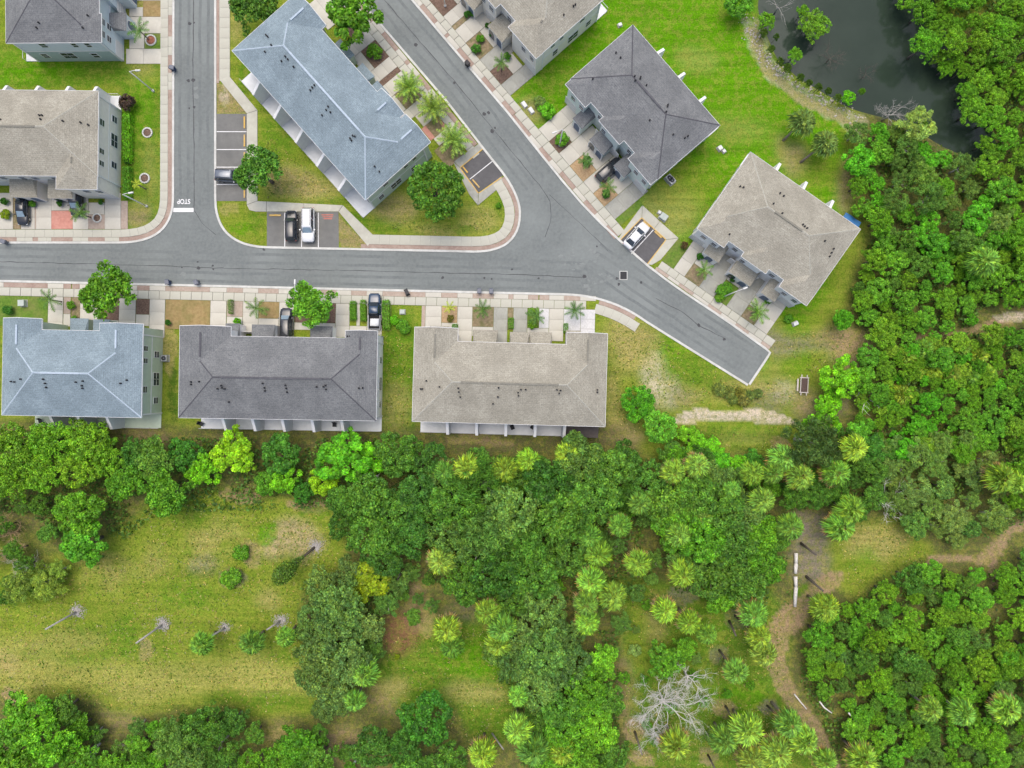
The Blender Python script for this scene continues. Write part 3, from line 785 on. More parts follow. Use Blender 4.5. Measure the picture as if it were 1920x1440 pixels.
def walk(pts, o0, o1, step, i0=0.0, i1=1.0, mat='concrete', name='sidewalk'):
    """a sidewalk of slabs that follows a kerb line (offsets in metres)"""
    w = resample([P(*p) for p in pts], step)
    n = len(w); w = w[int(n * i0):max(2, int(math.ceil(n * i1)))]
    a = offset_line(w, o0); b = offset_line(w, o1)
    mb = MB()
    root = None
    quads = [[tuple(a[i]), tuple(b[i]), tuple(b[i + 1]), tuple(a[i + 1])] for i in range(len(w) - 1)]
    for q in quads: mb.prism(q, -0.05, 0.062)
    root = tag(mb.build(name, M['joint']), kind="structure")
    for q in quads:
        c = centroid(q)
        MB().prism(inset(q, 0.014), 0.062, 0.098 + pr.uniform(-0.004, 0.004)).build("slab", M[mat], root, (c[0], c[1], 0), (c[0], c[1], 0))
    return root

def paver_strip(pts, o0, o1, mat='paver'):
    w = resample([P(*p) for p in pts], 0.8)
    return tag(ribbon(w, o0, o1, -0.05, 0.085).build("brick_verge", M[mat]), kind="structure")

u = 1 / 12.0
def cut(pts, a, b):
    """piece of a pixel polyline between arc lengths a and b (pixels)"""
    out = []; acc = 0
    for p, q in zip(pts[:-1], pts[1:]):
        p, q = Vector(p), Vector(q); L = (q - p).length
        for t in (a, b):
            pass
        if acc + L >= a and acc <= b:
            t0 = max(0, (a - acc) / L); t1 = min(1, (b - acc) / L)
            if not out: out.append(tuple(p + (q - p) * t0))
            out.append(tuple(p + (q - p) * t1))
        acc += L
    return out

# north-west block
walk(NW, 1.0, 2.2, 1.5)
nwl = sum((Vector(b) - Vector(a)).length for a, b in zip(NW[:-1], NW[1:]))
for a, b in ((60, 92), (122, 132), (157, 197), (226, 257), (284, 640), (672, 705), (740, 780)):
    paver_strip(cut(NW, a, b), 0.36, 0.98)
for a, b in ((0, 60), (92, 122), (132, 157), (197, 226), (257, 284), (640, 672), (705, 740), (780, 900)):
    walk(cut(NW, a, b), 0.36, 0.98, 1.3, name='driveway_apron')
F8 = Fr((-20, 430), (220, 430), 'up')
for s0, s1 in ((20, 45), (60, 86), (88, 117), (157, 186), (217, 247)):
    pave("driveway", split(F8, s0, s1, 0, 68, 3), 'concrete')
pave("driveway", split(F8, 117, 157, 35, 62, 1) , 'concrete')
bed(F8.rect(117, 157, 0.5, 34.5), 'paver_red', 0.095, 'paver_patio')
bed(F8.rect(186, 217, 0.5, 27), 'paver_pink', 0.095, 'paver_patio')
pave("walkway", split(F8, 186.5, 216.5, 27.5, 50, 1))
bed(F8.rect(247.5, 260, 0.5, 53), 'paver_pink', 0.095, 'paver_patio')
bed(F8.rect(45.5, 59.5, 0.5, 62), 'soil_bed'); bed(F8.rect(86.2, 87.8, 0.5, 60), 'paver_pink'); bed(F8.rect(-30, 19.5, 0.5, 62), 'soil_bed')
F9 = Fr((303, 130), (303, 0), 'x')
F9.n = Vector((-1, 0))
pave("driveway", split(F9, 10, 38, 0.5, 66, 2)); pave("driveway", split(F9, 67, 98, 0.5, 76, 2))
pave("walkway", [F9.rect(38.3, 66.7, 32, 60)]); bed(F9.rect(38.3, 66.7, 0.6, 31.5), 'lawn_bed')
bed(F9.rect(98.5, 128, 0.6, 34), 'dry_bed'); pave("walkway", [F9.rect(98.5, 116, 34.5, 60)]); pave("driveway", split(F9, 128.5, 165, 0.6, 76, 2))

# peninsula
walk(cut(PEN, 0, 272), 0.80, 2.45, 1.6); paver_strip(cut(PEN, 0, 276), 0.36, 0.78)
SWP = [[(412, 150), (430, 143), (483, 207), (463, 213)], [(463, 213.3), (483, 207.3), (483, 292), (463, 292)], [(463, 292.3), (483, 292.3), (483, 377), (463, 384)], [(463, 384.3), (483, 377.3), (500, 378), (500, 397), (480, 397), (468, 394)],
       [(500.3, 378), (570, 381.5), (570, 397), (500.3, 397)], [(570.3, 381.5), (643, 385), (635, 397), (570.3, 397)], [(643.3, 385.2), (702, 443), (690, 462), (635.3, 397.2)]]
pave("sidewalk", SWP)
penl = []
acc = 0
for a, b in zip(PEN[:-1], PEN[1:]):
    acc += (Vector(b) - Vector(a)).length; penl.append(acc)
def pos_on(pts, x, y):
    best = (1e9, 0); acc = 0
    for a, b in zip(pts[:-1], pts[1:]):
        a, b = Vector(a), Vector(b); L = (b - a).length
        t = max(0, min(1, (Vector((x, y)) - a).dot(b - a) / L / L))
        d = (a + (b - a) * t - Vector((x, y))).length
        if d < best[0]: best = (d, acc + t * L)
        acc += L
    return best[1]
pa, pb = pos_on(PEN, 692, 470), pos_on(PEN, 949, 331)
walk(cut(PEN, pa, pb), 0.98, 2.5, 1.6); paver_strip(cut(PEN, pa - 15, pb + 2), 0.36, 0.96)
bed([(403.5, 213.5), (462.7, 213.5), (462.7, 377), (406, 377)], 'asphalt_lot', 0.03, 'parking_bay')
bed([(500.5, 397.5), (634.7, 397.5), (635.5, 467), (500.5, 463.5)], 'asphalt_lot', 0.03, 'parking_bay')
bed([(864, 315), (908, 279), (946, 327), (897, 361)], 'asphalt_dark', 0.03, 'parking_bay')
bed([(1162, 452.5), (1203, 410), (1247.5, 449), (1212, 497)], 'asphalt_dark', 0.03, 'parking_bay')
bays = [o for o in bpy.data.objects if o.name.startswith('parking_bay')]
def line(parent, p, q, wd=0.12, mat='white_paint', z=0.036, name='bay_line'):
    a, b = Vector(P(*p)), Vector(P(*q)); d = (b - a).normalized(); n = Vector((-d.y, d.x)) * wd / 2
    MB().prism([tuple(a + n), tuple(b + n), tuple(b - n), tuple(a - n)], 0.02, z).build(name, M[mat], parent)
for y in (247, 280.5, 313.5, 346): line(bays[0], (404, y), (462, y))
for x in (534, 565.5, 597): line(bays[1], (x, 399), (x, 465))
line(bays[2], (881, 336), (925, 301)); line(bays[3], (1225, 431), (1184, 476))
for y in (230, 264, 297, 360):
    MB().prism(W([(457.5, y - 11), (460, y - 11), (460, y + 11), (457.5, y + 11)]), 0.03, 0.15).build("wheel_stop", M['yellow_paint'], bays[0])
MB().prism(W([(506, 402.5), (527, 402.5), (527, 405.5), (506, 405.5)]), 0.03, 0.15).build("wheel_stop", M['yellow_paint'], bays[1])
for i in range(3):
    MB().prism(W([(603 + 2 * i, 402 + 3.6 * i), (625 - i, 402 + 3.6 * i), (625 - i, 403.8 + 3.6 * i), (603 + 2 * i, 403.8 + 3.6 * i)]), 0.03, 0.036).build("red_marking", M['red_paint'], bays[1])
line(bays[2], (868, 313), (877, 324), 0.2, 'yellow_paint', 0.15, 'wheel_stop'); line(bays[2], (886, 337), (899, 352), 0.2, 'yellow_paint', 0.15, 'wheel_stop')
line(bays[3], (1206, 415), (1218, 426), 0.2, 'yellow_paint', 0.15, 'wheel_stop'); line(bays[3], (1227, 434), (1240, 446), 0.2, 'yellow_paint', 0.15, 'wheel_stop')
# concrete round the small lots, its edges painted yellow
pave("sidewalk", [[(851, 303), (900, 268), (908, 278.5), (863.5, 314.7)], [(850, 303.5), (863, 315), (897, 362.5), (896, 385), (880, 365)], [(897.5, 362.5), (940, 331), (944, 345), (936, 352), (896.5, 385)]], 'concrete_grey')
for a, b in (((863, 314.5), (907, 278)), ((863, 316), (896.5, 362)), ((898, 362.5), (940, 333))):
    line(bays[2], a, b, 0.14, 'yellow_paint', 0.112, 'painted_kerb')
pave("sidewalk", [[(1159.5, 447), (1170, 431), (1204, 385), (1203, 409), (1161.5, 451.5)], [(1204.5, 385), (1237, 415), (1226, 429), (1203.5, 409)], [(1237.3, 415.3), (1272, 446.5), (1248, 449.5), (1226.3, 429.3)], [(1272, 447), (1239, 487), (1222, 497), (1213, 496), (1248, 450)]], 'concrete')
for a, b in (((1162, 451), (1203, 408.7)), ((1203.5, 409), (1248, 449)), ((1248.3, 450), (1213.5, 495.5))):
    line(bays[3], a, b, 0.14, 'yellow_paint', 0.112, 'painted_kerb')

# front of the blue-grey row on the peninsula
F4 = Fr((719, 49), (925, 299), 'down')
walk([F4.pt(-220, 0), F4.pt(240, 0), F4.pt(308, 0)], -2.3, -1.08, 1.6) if False else None
pave("sidewalk", [F4.rect(s, s + 19.6, 13.3, 28) for s in range(-220, 285, 20)])
for s0, s1 in ((-60, -20), (10, 51), (77, 85), (113, 147), (165, 282)):
    bed(F4.rect(s0, s1, 4.3, 13), 'paver', 0.085, 'brick_verge')
for s0, s1 in ((-220, -60), (-20, 10), (51, 77), (85, 113), (147, 165)):
    pave("driveway_apron", [F4.rect(s0 + .2, s1 - .2, 4.3, 13)])
for s0, s1, t1 in ((-210, -160, 85), (-120, -60, 85), (-20, 10, 85), (51.3, 75.7, 88), (86.3, 112.5, 88), (148, 168, 80), (168.4, 194, 62), (223, 240, 62)):
    pave("driveway", split(F4, s0, s1, 28.3, t1, 3))
bed(F4.rect(10.3, 51, 28.5, 63), 'mulch'); pave("walkway", [F4.rect(10.3, 51, 63.5, 84)]); bed(F4.rect(76, 86, 28.5, 90), 'mulch')
bed(F4.rect(113, 147.5, 28.5, 66), 'soil_bed'); pave("walkway", [F4.rect(113, 147.5, 66.5, 84)])
bed(F4.rect(194.5, 222.5, 28.5, 35), 'paver_red', 0.095, 'paver_patio'); bed(F4.rect(194.5, 222.5, 35.2, 58), 'soil_bed'); bed(F4.rect(194.5, 222.5, 58.2, 68), 'paver_red', 0.095, 'paver_patio')
bed(F4.rect(241, 283, 36, 76), 'soil_bed'); bed(F4.rect(-60, -20.5, 28.5, 60), 'mulch'); bed(F4.rect(-160, -120, 28.5, 60), 'mulch')

# east rows
E1 = Fr((770, 0), (950, 212), 'up')
pave("sidewalk", [E1.rect(s, s + 19.6, 13.3, 26) for s in range(-150, 280, 20)])
for s0, s1 in ((-90, -60), (21, 63), (92, 98), (128, 169), (199, 231), (258, 289)):
    bed(E1.rect(s0, s1, 4.3, 13), 'paver', 0.085, 'brick_verge')
for s0, s1 in ((-150, -90), (-60, 21), (63, 92), (98, 128), (169, 199), (231, 258)):
    pave("driveway_apron", [E1.rect(s0 + .2, s1 - .2, 4.3, 13)])
for s0, s1 in ((-60, -20), (-19, 23), (63.5, 87.5), (97.5, 128.5), (169.5, 198.5), (231, 258)):
    pave("driveway", split(E1, s0, s1, 26.3, 92, 3), 'concrete_grey' if s0 in (169.5, 231) else 'concrete')
for s0, s1, t0, t1, mt in ((23.5, 63, 26.5, 61, 'mulch'), (88, 97, 26.5, 82, 'soil_bed'), (129, 169, 26.5, 60, 'soil_bed'), (199, 230.5, 26.5, 56, 'mulch')):
    bed(E1.rect(s0, s1, t0, t1), mt)
for s0, s1, t0, t1 in ((23.5, 63, 61.5, 84), (129, 169, 60.5, 84), (199, 230.5, 56.5, 80)):
    pave("walkway", [E1.rect(s0, s1, t0, t1)])
E2 = Fr((960, 231), (1091, 385), 'up')
pave("sidewalk", [E2.rect(s, s + 19.6, 14, 30) for s in range(-9, 282, 20)])
for s0, s1 in ((-9.5, 40), (70, 100), (130, 169), (200, 231), (262, 290)):
    bed(E2.rect(s0, s1, 5, 13.7), 'paver', 0.085, 'brick_verge')
for s0, s1 in ((40, 70), (100, 130), (169, 200), (231, 262)):
    pave("driveway_apron", [E2.rect(s0 + .2, s1 - .2, 5, 13.7)])
for s0, s1 in ((41, 71), (100.5, 131), (170.5, 199), (231.5, 262.5)):
    pave("driveway", split(E2, s0, s1, 30.3, 112, 3), 'concrete_grey' if s0 == 231.5 else 'concrete')
for s0, s1, t0, t1, mt in ((71.5, 100, 30.5, 62, 'mulch'), (131.5, 170, 30.5, 63, 'mulch_gold'), (199.5, 231, 30.5, 64, 'mulch_gold'), (263, 278, 30.5, 88, 'lawn_bed')):
    bed(E2.rect(s0, s1, t0, t1), mt)
for s0, s1, t0, t1 in ((71.5, 100, 62.5, 104), (131.5, 170, 63.5, 104), (199.5, 231, 64.5, 104)):
    pave("walkway", [E2.rect(s0, s1, t0, t1)])
E3 = Fr((1212, 500), (1442, 661), 'up')
pave("sidewalk", [E3.rect(s, s + 19.6, 11, 25) for s in range(18, 276, 20)])
for s0, s1 in ((16, 44), (69, 101), (136, 165), (199, 228), (258, 277)):
    bed(E3.rect(s0, s1, 4.5, 10.7), 'paver_pink', 0.085, 'brick_verge')
for s0, s1 in ((44, 69), (101, 136), (165, 199), (228, 258)):
    pave("driveway_apron", [E3.rect(s0 + .2, s1 - .2, 4.5, 10.7)])
for s0, s1 in ((44, 69), (102, 136), (165, 198), (228, 257)):
    pave("driveway", split(E3, s0, s1, 25.3, 106, 3), 'concrete_grey' if s0 in (102, 165) else 'concrete')
for s0, s1, t0, t1, mt in ((18, 43.5, 25.5, 76, 'lawn_bed'), (69.5, 101.5, 25.5, 56, 'soil_bed'), (136.5, 164.5, 25.5, 66, 'lawn_bed'), (198.5, 227.5, 25.5, 52, 'soil_bed')):
    bed(E3.rect(s0, s1, t0, t1), mt)
for s0, s1, t0, t1 in ((69.5, 101.5, 56.5, 100), (136.5, 164.5, 66.5, 100), (198.5, 227.5, 52.5, 98)):
    pave("walkway", [E3.rect(s0, s1, t0, t1)])

# south row
S0 = Fr((0, 525), (1100, 551), 'down')
pave("sidewalk", [S0.rect(s, s + 19.6, 13.5, 29) for s in range(-40, 1100, 20)])
spav = [(8, 90), (120, 134), (136, 150), (258, 281), (311, 394), (426, 456), (485, 523), (602, 631), (659, 688), (718, 798), (828, 858), (887, 926), (954, 963), (991, 1010), (1012, 1030), (1058, 1088)]
for s0, s1 in spav: bed(S0.rect(s0, s1, 4.3, 13.2), 'paver' if s0 < 300 else 'paver_pink', 0.085, 'brick_verge')
edges = [-40] + [x for p in spav for x in p] + [1118]
for a, b in zip(edges[0::2], edges[1::2]):
    if b - a > 3: pave("driveway_apron", [S0.rect(a + .2, b - .2, 4.3, 13.2)])
for s0, s1, t1, mt in ((92, 120, 100, 'concrete'), (152, 186, 90, 'concrete'), (225, 256, 90, 'concrete'), (282, 311, 100, 'concrete'), (396, 426, 96, 'concrete'), (457, 486, 90, 'concrete'), (525, 553, 92, 'concrete'), (631, 657, 92, 'concrete'), (690, 718, 86, 'concrete'),
                       (799, 829, 90, 'concrete'), (859, 887, 96, 'concrete'), (927, 953, 96, 'concrete_grey'), (964, 990, 96, 'concrete_grey'), (1031, 1058, 90, 'concrete'), (1090, 1117, 84, 'gravel')):
    pave("driveway", split(S0, s0, s1, 29.3, t1, 3), mt)
for s0, s1, t0, t1, mt in ((-20, 91.5, 29.5, 85, 'lawn_bed'), (121, 134, 29.5, 60, 'paver_pink'), (136, 151.5, 29.5, 82, 'soil_bed'), (187, 224.5, 29.5, 70, 'mulch'), (257, 281.5, 29.5, 58, 'mulch'), (312, 395.5, 29.5, 84, 'dry_bed'),
                           (427, 456.5, 29.5, 58, 'paver_pink'), (486.5, 524.5, 29.5, 60, 'dry_bed'), (554, 630.5, 29.5, 66, 'mulch'), (657.5, 670, 29.5, 62, 'lawn_bed'), (677, 689.5, 29.5, 62, 'lawn_bed'), (719, 735, 29.5, 78, 'lawn_bed'),
                           (792, 798.5, 29.5, 70, 'paver_pink'), (829.5, 858.5, 29.5, 60, 'mulch_gold'), (887.5, 926.5, 29.5, 66, 'soil_bed'), (953.5, 963.5, 29.5, 70, 'soil_bed'), (990.5, 1012, 29.5, 66, 'lawn_bed'), (1012.3, 1030.5, 29.5, 66, 'gravel'), (1058.5, 1089.5, 29.5, 70, 'gravel')):
    bed(S0.rect(s0, s1, t0, t1), mt)
for s0, s1, t0, t1 in ((121, 134, 60.5, 84), (187, 224.5, 70.5, 84), (257, 281.5, 58.5, 80), (427, 456.5, 58.5, 78), (486.5, 524.5, 60.5, 78), (554, 630.5, 66.5, 80), (670.3, 676.7, 29.5, 70), (657.5, 689.5, 70.5, 80), (829.5, 858.5, 60.5, 78), (887.5, 926.5, 66.5, 84), (990.5, 1030.5, 66.5, 84)):
    pave("walkway", [S0.rect(s0, s1, t0, t1)])
sa, sb = pos_on(SOUTH, 1122, 556), pos_on(SOUTH, 1206, 597)
walk(cut(SOUTH, sa, sb), -1.0, -2.5, 1.5); paver_strip(cut(SOUTH, sa + 4, sb - 14), -0.36, -0.98)

# ------------------------------------------------------------------ townhouse rows
EAVE, PITCH, OH = 6.4, 0.42, 0.4

def building(name, label, rear, front, roof, wall, cap, hipped=False, wings=(), porches=(), fins=(), vents=(), units=6, patio=2.0, low_wall=None, end_windows=True, screen=None, patio_mat='concrete_white', flip_gar=False):
    ra, rb = Vector(P(*rear[0], EAVE)), Vector(P(*rear[1], EAVE))
    fa, fb = Vector(P(*front[0], EAVE)), Vector(P(*front[1], EAVE))
    mr, mf = (ra + rb) / 2, (fa + fb) / 2
    du = (rb - ra).normalized()
    v = Vector((-du.y, du.x))
    if v.dot(mf - mr) < 0: v = -v
    uu = Vector((v.y, -v.x))
    L = ((rb - ra).length + (fb - fa).length) / 2
    D = abs((mf - mr).dot(v))
    C = (mr + mf) / 2
    rz = math.atan2(uu.y, uu.x)
    root = empty(name, (C.x, C.y, 0), rz, label, "townhouses")
    h, d = L / 2, D / 2
    def loc(px, py, z):
        q = Vector(P(px, py, z)) - C
        return q.dot(uu), q.dot(v)
    def roof_z(a, b):
        return EAVE + 0.1 + PITCH * max(0, min(h - abs(a), d - abs(b)))
    # walls
    wl = MB()
    i = OH
    wl.box(-h + i, h - i, -d + i, d - i, 0, EAVE)
    for (u0, u1, pj) in wings:
        wl.box(u0 + i, u1 - i, d - i - 0.01, d + pj - i, 0, EAVE)
        w2 = (u1 - u0) / 2
        um = (u0 + u1) / 2
        yy = d + pj - i
        if not hipped: wl.add([(u0 + i, yy, EAVE - .01), (u1 - i, yy, EAVE - .01), (um, yy, EAVE + PITCH * (w2 - i)), (u0 + i, yy - .2, EAVE - .01), (u1 - i, yy - .2, EAVE - .01), (um, yy - .2, EAVE + PITCH * (w2 - i))], [(0, 1, 2), (5, 4, 3), (0, 3, 4, 1), (1, 4, 5, 2), (2, 5, 3, 0)])
    wo = wl.build("wall", M[wall], root)
    tr = MB()
    e = 0.03
    for z in (3.05,):
        tr.box(-h + i - e, h - i + e, -d + i - e, d - i + e, z, z + 0.2)
    for sx in (-1, 1):
        for sy in (-1, 1):
            x, y = sx * (h - i), sy * (d - i)
            tr.box(x - .1, x + .1, y - .1, y + .1, 0.02, EAVE - .12)
    tr.build("trim_board", M['trim'], wo)
    if low_wall:
        MB().box(-h + i - .02, h - i + .02, -d + i - .02, d - i + .02, 0.01, 3.05).build("lower_siding", M[low_wall], wo)
    # roof
    E0 = EAVE + 0.1
    rh = h - d
    rt = MB()
    A = [(-h, -d, E0), (h, -d, E0), (h, d, E0), (-h, d, E0), (-rh, 0, E0 + PITCH * d), (rh, 0, E0 + PITCH * d)]
    rt.add(A, [(0, 1, 5, 4), (1, 2, 5), (2, 3, 4, 5), (3, 0, 4), (3, 2, 1, 0)])
    ro = rt.build("roof", M[roof], root)
    fs = MB()
    g = 0.045
    fs.box(-h - g, h + g, -d - g, d + g, EAVE - .12, E0 - 0.012)
    cuts = []
    for (u0, u1, pj) in wings:
        w2 = (u1 - u0) / 2; um = (u0 + u1) / 2
        vf = d + pj
        vb = d - w2
        zr = E0 + PITCH * w2
        vr = max(vb + .02, vf - w2) if hipped else vf
        wv = [(u0, vf, E0), (u1, vf, E0), (um, vr, zr), (u0, d, E0), (u1, d, E0), (um, vb, zr)]
        MB().add(wv, [(0, 1, 2), (0, 2, 5, 3), (1, 4, 5, 2), (0, 3, 4, 1), (3, 5, 4)]).build("wing_roof", M[roof], root)
        fs.box(u0 - g, u0 + 0.05, d + g, vf + g, EAVE - .12, E0 - 0.012)
        fs.box(u1 - 0.05, u1 + g, d + g, vf + g, EAVE - .12, E0 - 0.012)
        if hipped: fs.box(u0 + .051, u1 - .051, vf, vf + g, EAVE - .12, E0 - 0.012)
        for s in (() if hipped else (-1, 1)):   # rake boards
            x0, x1 = um + s * (w2 + .02), um
            MB().add([(x0, vf, E0 - .12), (x1, vf, zr - .12), (x1, vf, zr + .03), (x0, vf, E0 + .03), (x0, vf + .07, E0 - .12), (x1, vf + .07, zr - .12), (x1, vf + .07, zr + .03), (x0, vf + .07, E0 + .03)],
                     [(0, 1, 2, 3), (7, 6, 5, 4), (3, 2, 6, 7), (0, 4, 5, 1), (0, 3, 7, 4), (1, 5, 6, 2)]).build("rake_board", M['trim'], root)
        if vr - vb > 1.4: MB().box(um - .13, um + .13, vb + .6, vr - (.4 if hipped else 1.0), zr - .06, zr + .07).build("ridge_vent", M['vent_tan' if cap == 'cap_tan' else cap], ro)
    fs.build("gutter", M['trim'], root)
    zr = E0 + PITCH * d
    MB().box(-rh + 1.2, rh - 1.2, -.14, .14, zr - .07, zr + .07).build("ridge_vent", M['vent_tan' if cap == 'cap_tan' else cap], ro)
    def hip(p, q):
        p, q = Vector(p), Vector(q)
        t = (q - p).normalized(); n = Vector((-t.y, t.x, 0)).normalized() * 0.13
        o = Vector((0, 0, 0.035)); b = Vector((0, 0, -0.05))
        MB().add([p + n + b, p - n + b, p + o, q + n + b, q - n + b, q + o], [(0, 2, 5, 3), (1, 4, 5, 2), (0, 3, 4, 1), (0, 1, 2), (3, 5, 4)]).build("hip_cap", M[cap], ro)
    for sx in (-1, 1):
        hip((sx * h, -d, E0), (sx * rh, 0, zr))
        st = (sx * h, d, E0)
        for (u0, u1, pj) in wings:
            if abs((u0 if sx < 0 else u1) - sx * h) < 0.05:
                w2 = (u1 - u0) / 2
                st = ((u0 + u1) / 2, d - w2, E0 + PITCH * w2)
        hip(st, (sx * rh, 0, zr))
    hip((-rh, 0, zr), (-rh + 1.2, 0, zr)); hip((rh - 1.2, 0, zr), (rh, 0, zr))
    for (px, py) in vents:
        z = EAVE + 1.3
        for _ in range(3):
            a, b = loc(px, py, z); z = roof_z(a, b)
        vb_ = MB().lathe([(0.11, z - .1), (0.1, z + .22), (0.13, z + .22), (0.13, z + .3)], 8, a, b)
        vb_.build("roof_vent", M['vent'], ro)
    # windows
    def window(side, p, z, w, hh, front_v=None):
        f, gl, mu = MB(), MB(), MB()
        e0, e1 = 0.06, 0.085
        if side in ('l', 'r'):
            s = -1 if side == 'l' else 1
            x = s * (h - OH)
            xs = sorted((x, x + s * e0)); xg = sorted((x, x + s * e1))
            f.box(xs[0], xs[1], p - w / 2 - .1, p + w / 2 + .1, z - hh / 2 - .1, z + hh / 2 + .1)
            gl.box(xg[0], xg[1], p - w / 2, p + w / 2, z - hh / 2, z + hh / 2)
            xm = sorted((x, x + s * (e1 + .02))); mu.box(xm[0], xm[1], p - w / 2, p + w / 2, z - .03, z + .03)
        else:
            y = front_v
            f.box(p - w / 2 - .1, p + w / 2 + .1, y, y + e0, z - hh / 2 - .1, z + hh / 2 + .1)
            gl.box(p - w / 2, p + w / 2, y, y + e1, z - hh / 2, z + hh / 2)
            mu.box(p - w / 2, p + w / 2, y, y + e1 + .02, z - .03, z + .03)
        fo_ = f.build("window", M['trim'], root)
        gl.build("pane", M['glass'], fo_); mu.build("glazing_bar", M['trim'], fo_)
    if end_windows:
        for side in ('l', 'r'):
            for p, z, w, hh in ((d * .62, 5.0, .7, 1.0), (d * .33, 5.0, .7, 1.0), (d * .5, 1.9, .9, 1.2), (-d * .02, 1.9, .9, 1.5), (-d * .02 - 1.0, 1.9, .9, 1.5), (-d * .62, 1.9, .9, 1.1), (-d * .35, 5.0, .9, 1.0)):
                window(side, p, z + (0 if z > 3 else 0.0), w, hh)
    def front_at(p):
        for (u0, u1, pj) in wings:
            if u0 < p < u1: return d + pj - OH
        return d - OH
    uw = L / units
    for k in range(units):
        cu = -h + (k + .5) * uw
        for q in (-.24, .14):
            p = cu + q * uw
            fv = front_at(p)
            if any(u0 < p - .6 and p + .6 < u1 for (u0, u1, pj) in wings) or not any(u0 - .7 < p < u1 + .7 for (u0, u1, pj) in wings):
                if hipped:
                    window('f', p, 5.5, .85, .75, fv); window('f', p, 4.0, .8, .9, fv)
                else:
                    window('f', p, 4.85, .75, 1.25, fv)
        p = cu + (.2 if (k % 2) ^ flip_gar else -.2) * uw
        fv = max(front_at(p - 1.2), front_at(p + 1.2))
        gd = MB(); gd.box(p - 1.2, p + 1.2, fv, fv + .05, 0.1, 2.3)
        go = gd.build("garage_door", M['garage'], root)
        for r in range(1, 4):
            MB().box(p - 1.15, p + 1.15, fv + .05, fv + .065, 0.1 + r * .55 - .02, 0.1 + r * .55 + .02).build("panel_line", M['metal'], go)
    # porches
    for (u0, u1, pj) in porches:
        y0, y1 = d - OH, d + pj
        um = (u0 + u1) / 2
        pw = MB()
        pw.box(u0 + .15, u1 - .15, y1 - .32, y1 - .12, 0, 2.75)
        pw.box(u0 + .15, u0 + .32, y0, y1 - .33, 0, 2.75); pw.box(u1 - .32, u1 - .15, y0, y1 - .33, 0, 2.75)
        po = pw.build("porch", M[wall], root)
        MB().add([(u0, y1, 2.76), (u1, y1, 2.76), (u1, y0, 2.76), (u0, y0, 2.76), (u0 + .4, y0, 3.35), (u1 - .4, y0, 3.35)], [(0, 1, 5, 4), (1, 2, 5), (0, 4, 3), (3, 4, 5, 2), (0, 3, 2, 1)]).build("porch_roof", M[roof], po)
        k = max(1, round((u1 - u0) / 2.0))
        for q in range(k):
            c = u0 + (q + .5) * (u1 - u0) / k
            pts = [(c - .6, 0.12), (c + .6, 0.12), (c + .6, 1.75)] + [(c + .6 * math.cos(t), 1.75 + .6 * math.sin(t)) for t in [math.pi * j / 6 for j in range(1, 6)]] + [(c - .6, 1.75)]
            n = len(pts)
            yf = y1 - .12
            MB().add([(x, yf, z) for x, z in pts] + [(x, yf + .03, z) for x, z in pts], [tuple(range(n)), tuple(range(2 * n - 1, n - 1, -1))] + [(j, (j + 1) % n, n + (j + 1) % n, n + j) for j in range(n)]).build("entry_arch", M['door_blue'] if q % 2 == 0 else M['glass'], po)
            ar = MB()
            for s in (-1, 1): ar.box(c + s * .68 - .08, c + s * .68 + .08, yf, yf + .07, 0.1, 1.8)
            for j in range(8):
                t0, t1 = math.pi * j / 8, math.pi * (j + 1) / 8
                q0 = [(c + r * math.cos(t), 1.8 + r * math.sin(t)) for t in (t0, t1) for r in (.6, .76)]
                ar.add([(x, yf, z) for x, z in q0] + [(x, yf + .07, z) for x, z in q0], [(0, 1, 3, 2), (4, 6, 7, 5), (1, 5, 7, 3), (0, 2, 6, 4)])
            ar.build("arch_trim", M['trim'], po)
    # rear patios
    if patio:
        yo = -d - patio
        MB().box(-h + OH, h - OH, yo, -d + OH - .03, 0, 0.14).build("patio", M[patio_mat], root)
        for f_ in fins:
            th = .21
            prof = [(-d + OH - .02, 0.1), (yo - .05, 0.1), (yo - .05, 3.3), (-d + OH - .02, 5.0)]
            n = 4
            MB().add([(f_ - th, y, z) for y, z in prof] + [(f_ + th, y, z) for y, z in prof], [(0, 1, 2, 3), (7, 6, 5, 4)] + [(j, (j + 1) % n, n + (j + 1) % n, n + j) for j in range(n)]).build("privacy_wall", M['trim'], root)
        rl = MB()
        rl.box(-h + OH, h - OH, yo + .02, yo + .08, 0.95, 1.02)
        k = int((L - 2 * OH) / 1.6)
        for j in range(k + 1):
            x = -h + OH + .05 + j * (L - 2 * OH - .1) / k
            rl.box(x - .03, x + .03, yo + .025, yo + .075, 0.13, 0.95)
        rl.build("patio_rail", M['metal'], root)
        for j in range(units):
            c = -h + (j + .5) * uw
            MB().box(c - .95, c + .95, -d + OH - .09, -d + OH - .001, 0.16, 2.25).build("sliding_door", M['glass'], root)
        if screen:
            s0, s1 = screen
            sc = MB(); sc.add([(s0, yo, 2.3), (s1, yo, 2.3), (s1, -d + OH - .03, 2.9), (s0, -d + OH - .03, 2.9), (s0, yo, 2.25), (s1, yo, 2.25), (s1, -d + OH - .03, 2.85), (s0, -d + OH - .03, 2.85)], [(0, 1, 2, 3), (7, 6, 5, 4), (0, 4, 5, 1), (1, 5, 6, 2), (2, 6, 7, 3), (3, 7, 4, 0)])
            so = sc.build("screen_roof", M['screen'], root)
            fr_ = MB()
            for x in (s0 + .04, (s0 + s1) / 2, s1 - .04): fr_.box(x - .04, x + .04, yo, yo + .08, 0.1, 2.25)
            fr_.build("screen_frame", M['metal'], so)
    return root

def vz(l, sc, ox, oy):
    return [(x / sc + ox, y / sc + oy) for x, y in l]

